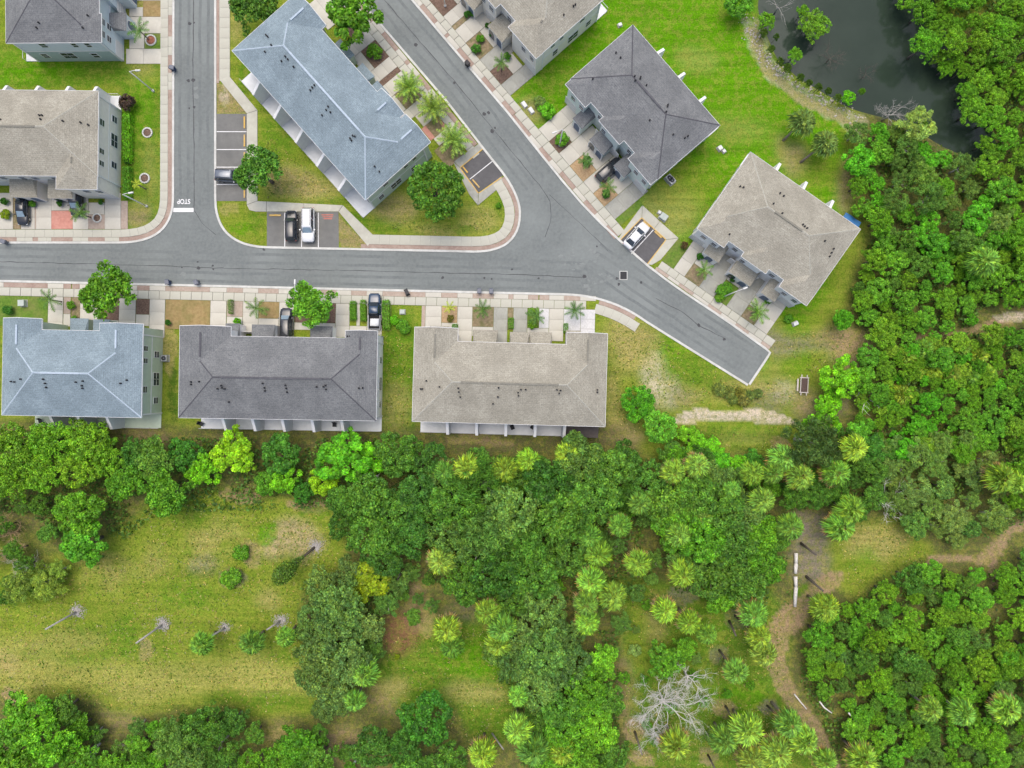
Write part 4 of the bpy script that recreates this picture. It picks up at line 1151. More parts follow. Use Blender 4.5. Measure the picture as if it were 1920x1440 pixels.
building("townhouse_row", "tan shingle roofed townhouse row at centre, beside the end of the road",
         [(773, 790), (1135, 800)], [(777, 638), (1138, 648)], 'roof_tan', 'wall_white', 'cap_tan',
         wings=((-14.15, -7.8, 1.9), (8.2, 14.15, 1.7)), porches=((-5.8, -2.0, 2.1), (-.2, 2.75, 1.9), (2.8, 6.2, 2.0), (-12.4, -9.4, 2.5), (8.3, 10.6, 2.4)),
         fins=(-9.2, -4.8, -.4, 4.0, 8.4), screen=(8.65, 13.7), units=6,
         vents=vz([(305, 745), (265, 803), (277, 803), (400, 788), (535, 798), (540, 825), (550, 862), (825, 795), (820, 860), (785, 910), (965, 830), (985, 808), (1020, 808), (968, 852), (1245, 810), (1270, 815), (1260, 835), (1535, 810), (1535, 828), (1500, 505), (1470, 550)], 3.84, 720, 520))
building("townhouse_row", "charcoal roofed white townhouse row with a navy pickup on its driveway",
         [(335, 783), (705, 789)], [(338, 629), (708, 635)], 'roof_dark', 'wall_white', 'cap_dark',
         wings=((-14.5, -7.0, 1.4), (9.8, 14.5, 1.1)), porches=((-9.4, -7.2, 2.2), (-5.4, -1.8, 2.1), (3.5, 6.9, 2.0)),
         fins=(-8.85, -4.4, .05, 4.5, 8.95), units=6,
         vents=vz([(165, 830), (165, 850), (230, 828), (375, 885), (405, 860), (410, 878), (432, 885), (465, 990), (733, 842), (748, 878), (752, 902), (915, 858), (920, 882), (927, 912), (1162, 870), (1215, 868), (1232, 858), (1235, 890), (1498, 880), (1527, 878), (1407, 468), (1425, 468)], 4.236, 320, 520))
building("townhouse_row", "blue-grey roofed sage green townhouse row at the left edge below the road",
         [(5, 778), (266, 783)], [(6, 617), (268, 622)], 'roof_blue', 'wall_sage', 'cap_blue',
         wings=((-10.25, -4.6, 1.6), (3.9, 10.25, 1.1)), porches=((-2.9, -.1, 2.1), (.6, 3.2, 2.0)),
         fins=(-4.5, -.3, 4.0), units=4, patio_mat='wall_sage',
         vents=vz([(82, 892), (107, 895), (152, 875), (312, 876), (325, 905), (333, 934), (543, 896), (592, 889), (586, 922), (590, 940), (860, 905), (903, 882), (783, 567)], 3.79, 0, 480))
building("townhouse_row", "long blue-grey roofed townhouse row set diagonally on the grassy island",
         [(435, 95), (685, 375)], [(549, -5), (799, 275)], 'roof_blue', 'wall_sage', 'cap_blue',
         wings=((-14.7, -8.3, .9), (4.0, 9.0, .8), (9.2, 14.7, .9)), porches=((-7.5, -4.2, 1.7), (-2.5, .3, 1.8), (1.0, 3.8, 1.7)),
         fins=(-9.7, -4.9, 0, 4.8, 9.7), units=6,
         vents=vz([(298, 200), (308, 210), (328, 257), (292, 294), (406, 320), (421, 337), (385, 347), (453, 379), (570, 482), (558, 495), (547, 510), (647, 602), (636, 621), (660, 634), (613, 651), (785, 765), (797, 770), (770, 780), (778, 793), (909, 938), (935, 967), (1076, 717), (1076, 743)], 3, 400, 0))
building("townhouse_row", "tan roofed cream townhouse row cut off by the top edge of the picture",
         [(891, -281), (1135, -3)], [(774, -180), (1018, 98)], 'roof_tan', 'wall_cream', 'cap_tan', True,
         wings=((-14.5, -8.3, 1.4), (-5.0, -1.0, 1.0), (2.0, 6.0, 1.0)), porches=((-8.0, -4.6, 2.4), (-1.5, 2.0, 2.4)), fins=(-9.6, -4.8, 0), units=6,
         vents=vz([(1500, 50), (1515, 38), (1428, 115)], 4, 700, 0))
building("townhouse_row", "charcoal roofed mint green townhouse row with a black car on its driveway",
         [(1187, 48), (1352, 238)], [(1069, 148), (1231, 333)], 'roof_dark', 'wall_mint', 'cap_dark', True,
         patio=2.7, wings=((-9.65, -4.6, 1.3), (-2.2, 2.4, .9), (5.2, 9.65, 1.1)), porches=((-5.9, -3.4, 2.4), (-1.2, 2.0, 2.6), (3.9, 6.1, 2.4)), fins=(-4.8, 0, 4.8), units=4,
         vents=vz([(637, 195), (665, 225), (495, 355), (752, 340), (788, 345), (785, 355), (755, 365), (824, 395), (955, 515), (953, 525), (945, 558), (843, 610), (988, 697), (1060, 718), (1078, 706)], 3.2727, 960, 40))
building("townhouse_row", "tan roofed white townhouse row nearest the thicket on the right",
         [(1408, 286), (1613, 430)], [(1316, 414), (1520, 563)], 'roof_tan', 'wall_white', 'cap_tan', True,
         patio=2.7, wings=((-9.8, -4.9, 1.2), (-2.2, 2.2, .8), (5.0, 9.8, 1.2)), porches=((-6.6, -4.0, 2.3), (-2.2, 1.8, 2.5), (3.8, 6.6, 2.3)), fins=(-4.9, 0, 4.9), units=4,
         vents=vz([(785, 235), (803, 240), (1005, 272), (1025, 287), (968, 330), (1017, 382), (1130, 445), (1140, 455), (1153, 465), (688, 432), (727, 498), (1252, 535), (1300, 578), (1288, 600), (1278, 620)], 2.9385, 1120, 270))
building("townhouse_row", "tan roofed cream townhouse row at the left edge above the road",
         [(185, 171), (-185, 167)], [(184, 331), (-186, 327)], 'roof_tan', 'wall_cream', 'cap_tan', True,
         wings=((-14.4, -8.4, 1.9),), porches=((-8.4, -4.6, 2.3), (-3.0, 1.2, 2.2)), fins=(-12.2, -8, -3.4, 1.4), units=6,
         vents=vz([(225, 650), (240, 650), (232, 672), (358, 683), (455, 690), (498, 703), (5, 672)], 3, 0, 0))
building("townhouse_row", "charcoal roofed pale blue townhouse row in the top left corner",
         [(12, 78), (9, -290)], [(187, 83), (184, -285)], 'roof_dark', 'wall_blue', 'cap_dark', True, low_wall='wall_teal',
         wings=((10.2, 14.4, .3), (4.0, 7.5, .6)), porches=((8.0, 10.8, 1.9), (3.6, 6.0, 2.1)), fins=(-9.6, -4.8, 0, 4.8, 9.6), units=6, patio=1.6,
         vents=vz([(220, 130), (208, 158), (495, 88), (468, 158)], 3, 0, 0))

# ------------------------------------------------------------------ vehicles
def loft(mb, st, smooth=True):
    n = None; vs = []
    for (x, hw, zl, zt) in st:
        half = [(hw * .86, zl), (hw * .98, zl + .12), (hw, (zl + zt) / 2), (hw * .985, zt - .16), (hw * .9, zt - .04), (hw * .55, zt), (0, zt + .012)]
        ring = [(x, y, z) for y, z in half] + [(x, -y, z) for y, z in half[-2::-1]]
        n = len(ring); vs += ring
    m = len(st); fs = []
    for i in range(m - 1):
        for k in range(n):
            fs.append((i * n + k, i * n + (k + 1) % n, (i + 1) * n + (k + 1) % n, (i + 1) * n + k))
    fs += [tuple(range(n)), tuple(range((m - 1) * n, m * n))]
    mb.add(vs, fs, smooth)

CARS = {
    'sedan': dict(st=[(-2.36, .66, .38, .62), (-2.28, .80, .27, .86), (-1.9, .88, .22, .94), (-1.0, .91, .2, .95), (.4, .915, .2, .94), (1.2, .905, .2, .90), (1.8, .87, .22, .82), (2.18, .78, .26, .70), (2.32, .62, .36, .58)],
                  base=(-1.85, 1.15, .80, .92), top=(-1.05, .2, .60, 1.44), wb=(-1.35, 1.4), r=.33),
    'suv': dict(st=[(-2.38, .70, .42, .80), (-2.32, .86, .32, 1.02), (-1.9, .94, .28, 1.06), (0, .96, .26, 1.06), (1.0, .955, .26, 1.05), (1.7, .93, .28, .99), (2.2, .85, .32, .88), (2.38, .68, .42, .74)],
                base=(-2.28, 1.2, .85, 1.04), top=(-1.98, .42, .66, 1.72), wb=(-1.4, 1.45), r=.37),
    'pickup': dict(st=[(-2.85, .78, .50, .72), (-2.8, .92, .42, .80), (-.7, .96, .34, .82), (-.6, .97, .34, 1.08), (1.1, .97, .34, 1.10), (1.9, .95, .34, 1.06), (2.55, .88, .38, .96), (2.75, .72, .48, .82)],
                   base=(-.68, 1.35, .86, 1.08), top=(-.42, .55, .66, 1.78), wb=(-1.75, 1.75), r=.40),
}
def car(kind, px, py, deg, paint, label, glass='car_glass', z=0.1, rack=False, load=None):
    """deg: heading in the picture, counter-clockwise from +X"""
    S = CARS[kind]
    x, y = P(px, py, 1.0)
    root = empty("parked_car" if kind != 'pickup' else "pickup_truck", (x, y, z), math.radians(deg), label, "car" if kind != 'pickup' else "pickup truck")
    b = MB(); loft(b, S['st'])
    body = b.build("body", M[paint], root)
    x0, x1, hw, zb = S['base']; t0, t1, tw, zt = S['top']
    zb -= 0.03
    c = MB()
    rb = [(x0, -hw * .9), (x0 + .12, -hw), (x1 - .25, -hw), (x1, -hw * .82), (x1, hw * .82), (x1 - .25, hw), (x0 + .12, hw), (x0, hw * .9)]
    rtp = [(t0, -tw * .9), (t0 + .1, -tw), (t1 - .12, -tw), (t1, -tw * .86), (t1, tw * .86), (t1 - .12, tw), (t0 + .1, tw), (t0, tw * .9)]
    rm = [((a[0] * .12 + q[0] * .88), (a[1] * .1 + q[1] * .9)) for a, q in zip(rb, rtp)]
    zm = zb + (zt - zb) * .9
    ri = [(p[0] * .94 + (t0 + t1) * .03, p[1] * .88) for p in rtp]
    vs = [(*p, zb) for p in rb] + [(*p, zm) for p in rm] + [(*p, zt - .02) for p in rtp] + [(*p, zt + .03) for p in ri]
    fs = []
    for r in range(3):
        for k in range(8): fs.append((r * 8 + k, r * 8 + (k + 1) % 8, (r + 1) * 8 + (k + 1) % 8, (r + 1) * 8 + k))
    fs += [tuple(range(24, 32)), tuple(range(7, -1, -1))]
    c.add(vs, fs, True)
    c.build("cabin", M[paint], body)
    def pane(name, a, bq, cq, dq, mat):
        a, bq, cq, dq = map(Vector, (a, bq, cq, dq))
        n = (bq - a).cross(dq - a).normalized()
        ctr = (a + bq + cq + dq) / 4
        if n.dot(ctr - Vector((0, 0, zb))) < 0: n = -n
        q = [ctr + (p - ctr) * .93 for p in (a, bq, cq, dq)]
        MB().add([p + n * .02 for p in q] + [p - n * .03 for p in q], [(0, 1, 2, 3), (7, 6, 5, 4), (0, 4, 5, 1), (1, 5, 6, 2), (2, 6, 7, 3), (3, 7, 4, 0)]).build(name, M[mat], body)
    zt2 = zm
    ins = 0.0
    pane("windshield", (x1, -hw * .80, zb + .04), (x1, hw * .80, zb + .04), (rm[4][0], rm[4][1], zt2), (rm[3][0], rm[3][1], zt2), glass)
    pane("rear_window", (x0, -hw * .86, zb + .06), (x0, hw * .86, zb + .06), (rm[7][0], rm[7][1], zt2), (rm[0][0], rm[0][1], zt2), 'car_glass')
    for s in (-1, 1):
        mx = (x0 + x1) / 2
        ml = (rm[1][0] + rm[2][0]) / 2
        pane("side_window", (x0 + .15, s * hw, zb + .05), (mx - .04, s * hw, zb + .05), (ml - .04, s * abs(rm[1][1]), zt2), (rm[1][0], s * abs(rm[1][1]), zt2), 'car_glass')
        pane("side_window", (mx + .04, s * hw, zb + .05), (x1 - .28, s * hw, zb + .05), (rm[2][0], s * abs(rm[2][1]), zt2), (ml + .04, s * abs(rm[1][1]), zt2), 'car_glass')
    fx = S['st'][-2]; bx = S['st'][1]
    for s in (-1, 1):
        MB().lathe([(.05, -.03), (.15, -.02), (.16, .02), (.1, .05)], 8).build("headlight", M['lamp_clear'], body, (0, 0, 0), (fx[0] - .02, s * fx[1] * .8, fx[3] - .12))
        MB().box(bx[0] - .05, bx[0] + .06, s * bx[1] * .84 - .12, s * bx[1] * .84 + .12, bx[3] - .3, bx[3] - .1).build("taillight", M['lamp_red'], body)
        MB().box(x1 - .5, x1 - .36, s * (S['st'][3][1] + .1) - .1, s * (S['st'][3][1] + .1) + .1, zb + .02, zb + .16).build("mirror", M[paint], body)
        for wx in S['wb']:
            r = S['r']
            wq = MB(); yy = s * (S['st'][3][1] - .1)
            n = 14
            vs = []; 
            for yo, rr_ in ((-.11, r * .9), (-.09, r), (.09, r), (.11, r * .9)):
                vs += [(wx + rr_ * math.cos(2 * math.pi * k / n), yy + yo, r + rr_ * math.sin(2 * math.pi * k / n)) for k in range(n)]
            fs = [(i * n + k, i * n + (k + 1) % n, (i + 1) * n + (k + 1) % n, (i + 1) * n + k) for i in range(3) for k in range(n)] + [tuple(range(n)), tuple(range(3 * n, 4 * n))]
            wo_ = wq.add(vs, fs, True).build("wheel", M['tyre'], root)
            wr = MB(); q = s * .115
            wr.add([(wx + r * .62 * math.cos(2 * math.pi * k / n), yy + q, r + r * .62 * math.sin(2 * math.pi * k / n)) for k in range(n)], [tuple(range(n))])
            wr.build("rim", M['rim'], wo_)
    if kind == 'pickup':
        bw = MB()
        for s in (-1, 1): bw.box(-2.75, -.68, s * .90 - .07, s * .90 + .07, .8, 1.1)
        bw.build("bed_side", M[paint], body)
        MB().box(-2.86, -2.76, -.9, .9, .6, 1.1).build("tailgate", M[paint], body)
        MB().box(-2.74, -.7, -.82, .82, .83, .85).build("bed_floor", M['tyre'], body)
    if rack:
        rk = MB()
        for s in (-1, 1): rk.box(-2.6, .5, s * .78 - .04, s * .78 + .04, 1.86, 1.93)
        for xx in (-2.5, -1.5, -.5, .4): rk.box(xx - .04, xx + .04, -.8, .8, 1.93, 1.98)
        for s in (-1, 1):
            for xx in (-2.5, -.5): rk.box(xx - .03, xx + .03, s * .78 - .03, s * .78 + .03, 1.1, 1.86)
        rk.build("ladder_rack", M['metal'], body)
    else:
        rl = MB()
        if kind == 'suv':
            for s in (-1, 1): rl.box(t0 + .1, t1 - .15, s * tw * .86 - .025, s * tw * .86 + .025, zt + .02, zt + .08)
            rl.build("roof_rail", M['vent'], body)
    return root

car('sedan', 40, 393, -90, 'car_black', "black sedan on the driveway of the cream row at the left edge", 'car_glass_pale')
car('suv', 142, 376, -90, 'car_black', "dark car half hidden under the tan roofed row's porch", 'car_glass_pale')
car('suv', 431, 329, -3, 'car_grey', "dark grey suv parked across a bay beside the vertical road")
car('suv', 545.5, 423, 90, 'car_black', "black suv parked left of the white suv", 'car_glass')
ws = car('suv', 577, 421, -90, 'car_white', "white suv parked next to the black one in the lower bays", 'car_glass_pale'); ws.scale = (1.12, 1.06, 1.05)
car('sedan', 1194, 441, 48, 'car_white', "white sedan alone in the small parking lot right of the road")
car('suv', 1143, 318, 41, 'car_black', "black suv on the driveway of the mint green row")
car('suv', 536, 606, 90, 'car_black', "black van nosing out from under the charcoal roofed white row", 'car_glass_pale')
tk = car('pickup', 702, 583, 90, 'car_navy', "navy blue pickup truck on the driveway between two hedges", 'car_glass')
q = P(702, 604, 1.2)
ld = MB(); 
ld.add([(-.72, -.65, 0), (.72, -.65, 0), (.72, .6, 0), (-.72, .6, 0), (-.66, -.55, .42), (.6, -.6, .34), (.68, .5, .40), (-.6, .55, .30), (0, 0, .5)], [(0, 1, 5, 4), (1, 2, 6, 5), (2, 3, 7, 6), (3, 0, 4, 7), (4, 5, 8), (5, 6, 8), (6, 7, 8), (7, 4, 8), (3, 2, 1, 0)], True)
tag(ld.build("cargo_cover", M['car_white'], loc=(q[0], q[1], .96)), "white covered load lying in the navy pickup's bed", "cargo")

# ------------------------------------------------------------------ wheelie bins
def bin_(px, py, deg, mat, label, tipped=False):
    x, y = P(px, py, .5)
    r = empty("wheelie_bin", (x, y, 0.1), math.radians(deg), label, "trash bin", "wheelie bins put out along the kerbs")
    b = MB(); b.add([(-.24, -.25, .05), (.24, -.25, .05), (.24, .28, .05), (-.24, .28, .05), (-.3, -.34, .98), (.3, -.34, .98), (.3, .36, .98), (-.3, .36, .98)], [(3, 2, 1, 0), (0, 1, 5, 4), (1, 2, 6, 5), (2, 3, 7, 6), (3, 0, 4, 7), (4, 5, 6, 7)])
    b.build("tub", M[mat], r)
    l = MB(); l.add([(-.33, -.38, .985), (.33, -.38, .985), (.33, .4, .985), (-.33, .4, .985), (-.26, -.28, 1.07), (.26, -.28, 1.07), (.26, .3, 1.09), (-.26, .3, 1.09)], [(3, 2, 1, 0), (0, 1, 5, 4), (1, 2, 6, 5), (2, 3, 7, 6), (3, 0, 4, 7), (4, 5, 6, 7)])
    l.build("lid", M['bin_grey'] if mat != 'bin_black' else M[mat], r)
    for s in (-1, 1):
        n = 10
        MB().add([(s * .27 + t, .26 + .11 * math.cos(2 * math.pi * k / n), .11 + .11 * math.sin(2 * math.pi * k / n)) for t in (-.03, .03) for k in range(n)], [(k, (k + 1) % n, n + (k + 1) % n, n + k) for k in range(n)] + [tuple(range(n)), tuple(range(n, 2 * n))]).build("wheel", M['tyre'], r)
    MB().tube([(-.22, .44, .95), (.22, .44, .95)], .025, 6).build("handle", M[mat], r)
    if tipped:
        r.rotation_euler = (math.radians(88), 0, math.radians(deg)); r.location.z = 0.4
    return r
bin_(325, 129, 80, 'bin_blue', "trash bin on the left verge of the vertical road")
bin_(316, 530, 10, 'bin_blue', "leftmost trash bin on the kerb below the road, dark blue")
bin_(370, 530.5, 30, 'bin_grey', "grey trash bin on the kerb by the dry brown lawn")
bin_(760, 542, 25, 'bin_black', "black trash bin fallen over on the kerb", True)
bin_(899, 546.5, 0, 'bin_blue', "left one of the pair of trash bins on the kerb")
bin_(921, 547, 0, 'bin_blue', "right one of the pair of trash bins on the kerb")
bin_(877, 121, 40, 'bin_black', "trash bin on the kerb by the cream row at the top")
bin_(10, 454, 70, 'bin_grey', "trash bin at the left edge beside the road")

# ------------------------------------------------------------------ street lamps
def lamp(px, py, label, deg, h=6.6):
    x, y = P(px, py)
    r = empty("street_lamp", (x, y, 0), math.radians(deg), label, "street lamp", "white street lamps")
    MB().lathe([(.2, 0), (.2, .35), (.12, .42)], 10).build("base", M['pole'], r)
    MB().tube([(0, 0, .3), (0, 0, h * .6), (0, 0, h)], [.11, .09, .07], 8).build("pole", M['pole'], r)
    MB().tube([(0, 0, h - .05), (.5, 0, h + .15), (1.1, 0, h + .2)], [.05, .045, .04], 6).build("arm", M['pole'], r)
    hd = MB(); hd.add([(.95, -.14, h + .1), (1.65, -.12, h + .12), (1.65, .12, h + .12), (.95, .14, h + .1), (.95, -.1, h + .26), (1.6, -.07, h + .22), (1.6, .07, h + .22), (.95, .1, h + .26)], [(3, 2, 1, 0), (0, 1, 5, 4), (1, 2, 6, 5), (2, 3, 7, 6), (3, 0, 4, 7), (4, 5, 6, 7)])
    hd.build("lamp_head", M['pole'], r)
    return r
lamp(288, 171, "street lamp on the lawn below the pale blue row", 5)
lamp(276, 387, "street lamp on the lawn corner above the road junction", 10)
lamp(579, 556, "street lamp poking out of the tree before the charcoal roofed row", 90)
lamp(1049, 273, "street lamp in the mulch bed of the mint green row", 200)
lamp(1355, 557, "street lamp in the green bed of the right hand row", 20)
lamp(835, 12, "street lamp in the mulch bed at the top edge", 225)

# ------------------------------------------------------------------ small things of the yards
def picnic():
    x, y = P(1507, 722, .5)
    r = empty("picnic_table", (x, y, 0), math.radians(-3), "brown topped picnic table with pale frame on bare ground", "picnic table")
    for i in range(6):
        a = -.44 + i * .15
        MB().box(a, a + .14, -1.05, 1.05, .74, .78).build("plank", M['wood_brown'], r)
    for s in (-1, 1):
        MB().box(-.62 if s < 0 else .50, -.50 if s < 0 else .62, -1.2, 1.2, .70, .75).build("rail", M['wood_pale'], r)
        MB().box(-.72, .72, s * 1.15 - .07, s * 1.15 + .07, .66, .72).build("crossbeam", M['wood_pale'], r)
        for q in (-.42, .42):
            MB().box(q - .07, q + .07, s * 1.3 - .3, s * 1.3 + .3, .6, .66).build("frame_arm", M['wood_pale'], r)
            MB().box(q - .06, q + .06, s * 1.1 - .06, s * 1.1 + .06, 0, .66).build("leg", M['wood_pale'], r)
    MB().box(-1.02, -.80, -.95, .95, .43, .48).build("bench", M['wood_pale'], r)
    for s in (-1, 1):
        MB().box(-.96, -.86, s * .7 - .05, s * .7 + .05, 0, .43).build("bench_leg", M['wood_pale'], r)
picnic()

def util(px, py, w, d, h, deg, label, mat='util'):
    x, y = P(px, py)
    r = empty("utility_box", (x, y, 0), math.radians(deg), label, "utility box")
    MB().box(-w / 2 - .12, w / 2 + .12, -d / 2 - .12, d / 2 + .12, 0, .1).build("pad", M['concrete_grey'], r)
    b = MB(); b.add([(-w / 2, -d / 2, .1), (w / 2, -d / 2, .1), (w / 2, d / 2, .1), (-w / 2, d / 2, .1), (-w / 2, -d / 2, h * .85), (w / 2, -d / 2, h * .85), (w / 2, d / 2, h), (-w / 2, d / 2, h)], [(3, 2, 1, 0), (0, 1, 5, 4), (1, 2, 6, 5), (2, 3, 7, 6), (3, 0, 4, 7), (4, 5, 6, 7)])
    b.build("cabinet", M[mat], r)
    MB().box(-w / 2 - .02, w / 2 + .02, -d / 2 - .02, d / 2 + .02, h, h + .04).build("lid", M[mat], r)
util(46, 569, .9, .9, .8, 2, "green utility box on the lawn of the sage green row")
util(983, 197, .5, .9, .35, 35, "upper left of two pale utility boxes on the bare patch", 'util_white')
util(996, 208, .5, .9, .35, 35, "lower right of two pale utility boxes on the bare patch", 'util_white')
util(1162, 48, .5, .4, .4, 20, "tiny white box in the grass by the cream row", 'util_white')
util(1349, 279, .6, .6, .5, 35, "upper of two white boxes on the lawn behind the mint row", 'util_white')
util(1357, 284, .4, .4, .3, 35, "lower of two white boxes on the lawn behind the mint row", 'util_white')
util(1243, 408, 1.1, .9, .7, -35, "pale utility cabinet on the lawn above the small parking lot")
util(1236, 399, .4, .4, .4, -35, "little white box above the utility cabinet near the parking lot", 'util_white')
util(1490, 607, .7, .5, .5, 25, "white box on the grass beside the right hand row's corner", 'util_white')
util(755, 585, .7, .6, .45, 0, "pale green box on the grass between the two middle rows")
def ac(px, py, deg, label):
    x, y = P(px, py)
    r = empty("air_conditioner", (x, y, 0), math.radians(deg), label, "air conditioner")
    MB().box(-.55, .55, -.55, .55, 0, .1).build("pad", M['concrete_grey'], r)
    MB().box(-.45, .45, -.45, .45, .1, .85).build("housing", M['metal'], r)
    MB().lathe([(.36, .855), (.36, .87)], 16).build("fan_opening", M['vent'], r)
    for a in range(4):
        g_ = MB(); t = a * math.pi / 4
        g_.tube([(-.38 * math.cos(t), -.38 * math.sin(t), .885), (.38 * math.cos(t), .38 * math.sin(t), .885)], .012, 4)
        g_.build("grille_bar", M['metal'], r)
ac(1253, 336, 38, "left of two air conditioners behind the mint green row")
ac(1258, 341, 38, "right of two air conditioners behind the mint green row")
ac(312, 672, 0, "air conditioner beside the sage green row's end wall")

def ring(px, py, R, label, inner='mulch'):
    x, y = P(px, py)
    r = empty("tree_ring", (x, y, 0), 0, label, "tree ring", "round stone edged tree rings")
    n = 14
    for k in range(n):
        a0, a1 = 2 * math.pi * (k + .06) / n, 2 * math.pi * (k + .94) / n
        q = [(R * math.cos(a0), R * math.sin(a0)), (R * math.cos(a1), R * math.sin(a1)), ((R - .22) * math.cos(a1), (R - .22) * math.sin(a1)), ((R - .22) * math.cos(a0), (R - .22) * math.sin(a0))]
        MB().prism(q, 0, .2).build("edging_stone", M['kerb'], r)
    MB().lathe([(R - .23, 0), (R - .23, .1), (R * .3, .16)], 14).build("mulch", M[inner], r)
ring(277, 249, .82, "upper of two white rimmed tree rings on the lawn")
ring(272, 334.5, .82, "lower of two white rimmed tree rings on the lawn")
ring(183, 409, .75, "white rimmed tree ring in the pink paved front yard")
ring(283.5, 76, .9, "white rimmed ring filled with red mulch by the pale blue row", 'mulch_red')

q = P(1600, 411, 1.5)
tb = empty("blue_tarp", (q[0], q[1], 0), math.radians(-35), "blue tarp beside the right hand row's far corner", "tarp")
MB().add([(-1.4, -.5, 1.2), (-.5, -.5, 1.35), (.5, -.5, 1.25), (1.4, -.5, 1.4), (-1.4, .5, .9), (-.5, .5, 1.1), (.5, .5, .95), (1.4, .5, 1.1)], [(0, 1, 5, 4), (1, 2, 6, 5), (2, 3, 7, 6)], True).build("sheet", M['tarp'], tb)
for s in (-1.3, 1.3): MB().tube([(s, 0, 0), (s, 0, 1.2)], .04, 6).build("post", M['metal'], tb)

def chair(px, py, deg, label):
    x, y = P(px, py, .5)
    r = empty("patio_chair", (x, y, .14), math.radians(deg), label, "chair")
    MB().box(-.28, .28, -.28, .28, .4, .46).build("seat", M['vent'], r)
    MB().add([(-.28, .26, .46), (.28, .26, .46), (.28, .45, 1.0), (-.28, .45, 1.0), (-.28, .31, .46), (.28, .31, .46), (.28, .5, 1.0), (-.28, .5, 1.0)], [(0, 1, 2, 3), (7, 6, 5, 4), (0, 4, 5, 1), (1, 5, 6, 2), (2, 6, 7, 3), (3, 7, 4, 0)]).build("backrest", M['vent'], r)
    for a in (-.25, .25):
        for b in (-.25, .25): MB().box(a - .025, a + .025, b - .025, b + .025, 0, .4).build("leg", M['metal'], r)
chair(961, 802, 20, "left dark patio chair behind the tan centre row"); chair(998, 801, -30, "right dark patio chair behind the tan centre row")
chair(378, 795, 60, "dark patio chair behind the charcoal roofed white row, far left"); chair(627, 797, 0, "dark patio chair behind the charcoal roofed white row, right part")
chair(76, 790, 10, "dark patio chair behind the sage green row")

# white painted log rail in the palm grove
def white_rail(pts, label):
    a = P(*pts[0])
    r = empty("white_log", (a[0], a[1], 0), 0, label, "log")
    rr2 = random.Random(4)
    for p, q in zip(pts[:-1], pts[1:]):
        p, q = Vector(P(*p)), Vector(P(*q)); o = Vector(a)
        MB().tube([(*(p - o), .3), (*((p + q) / 2 - o + Vector((rr2.uniform(-.05, .05), 0))), .34), (*(q - o), .3)], [.3, .28, .24], 8).build("section", M['dead_wood'], r)
white_rail([(1491, 1036), (1491, 1056), (1490, 1074)], "upper piece of the white log line on the dirt patch")
white_rail([(1490, 1080), (1491, 1100), (1489, 1136)], "lower piece of the white log line on the dirt patch")

# ------------------------------------------------------------------ plants
def quads_mesh(name, V, mat, per=4, smooth=False):
    n = len(V) // per
    m = bpy.data.meshes.new(name)
    m.vertices.add(len(V)); m.vertices.foreach_set("co", np.asarray(V, float).ravel())
    m.loops.add(n * per); m.loops.foreach_set("vertex_index", np.arange(n * per, dtype=np.int32))
    m.polygons.add(n); m.polygons.foreach_set("loop_start", np.arange(0, n * per, per, dtype=np.int32))
    m.update(calc_edges=True)
    m.materials.append(mat)
    return m

def unit(a):
    return a / np.maximum(np.linalg.norm(a, axis=-1, keepdims=True), 1e-9)

def leaves(pos, nrm, ln, wd, r, jit=0.35):
    n = len(pos)
    t = unit(np.cross(nrm, unit(r.normal(size=(n, 3)))))
    b = np.cross(nrm, t)
    l = (ln * (1 + jit * r.uniform(-1, 1, n)))[:, None] / 2
    w = (wd * (1 + jit * r.uniform(-1, 1, n)))[:, None] / 2
    V = np.stack([pos + t * l, pos + b * w + nrm * w * .25, pos - t * l, pos - b * w + nrm * w * .25], 1)
    return V.reshape(-1, 3)

def crown_blobs(r, R, zc, zr, nb, br, lobes=3, amp=0.2):
    th = r.uniform(0, 2 * np.pi, nb); ph = r.uniform(0, 6, 3)
    out = 1 + amp * np.sin(lobes * th + ph[0]) + amp * .6 * np.sin((lobes + 2) * th + ph[1])
    rho = np.sqrt(r.uniform(0, 1, nb)) * .80 * out
    dome = np.sqrt(np.clip(1 - np.minimum(rho, .97) ** 2, 0, 1))
    z = zc - .35 * zr + dome * zr * r.uniform(.62, 1.1, nb)
    c = np.stack([np.cos(th) * rho * R, np.sin(th) * rho * R, z], -1)
    rb = R * r.uniform(br[0], br[1], nb)
    return c, rb

def leaf_cloud(r, c, rb, n, ln, wd, flat=.8, low=-.35, up=.5, rnd=.6, ids=False):
    p = rb ** 2 / np.sum(rb ** 2)
    k = r.choice(len(c), n, p=p)
    d = unit(r.normal(size=(n, 3)))
    bad = d[:, 2] < low
    d[bad, 2] *= -1
    rad = rb[k] * (r.uniform(.45, 1.08, n) ** .6)
    pos = c[k] + d * rad[:, None] * np.array([1, 1, flat])
    nrm = unit(d * .7 + np.array([0, 0, up]) + r.normal(size=(n, 3)) * rnd)
    return (leaves(pos, nrm, ln, wd, r), k) if ids else leaves(pos, nrm, ln, wd, r)

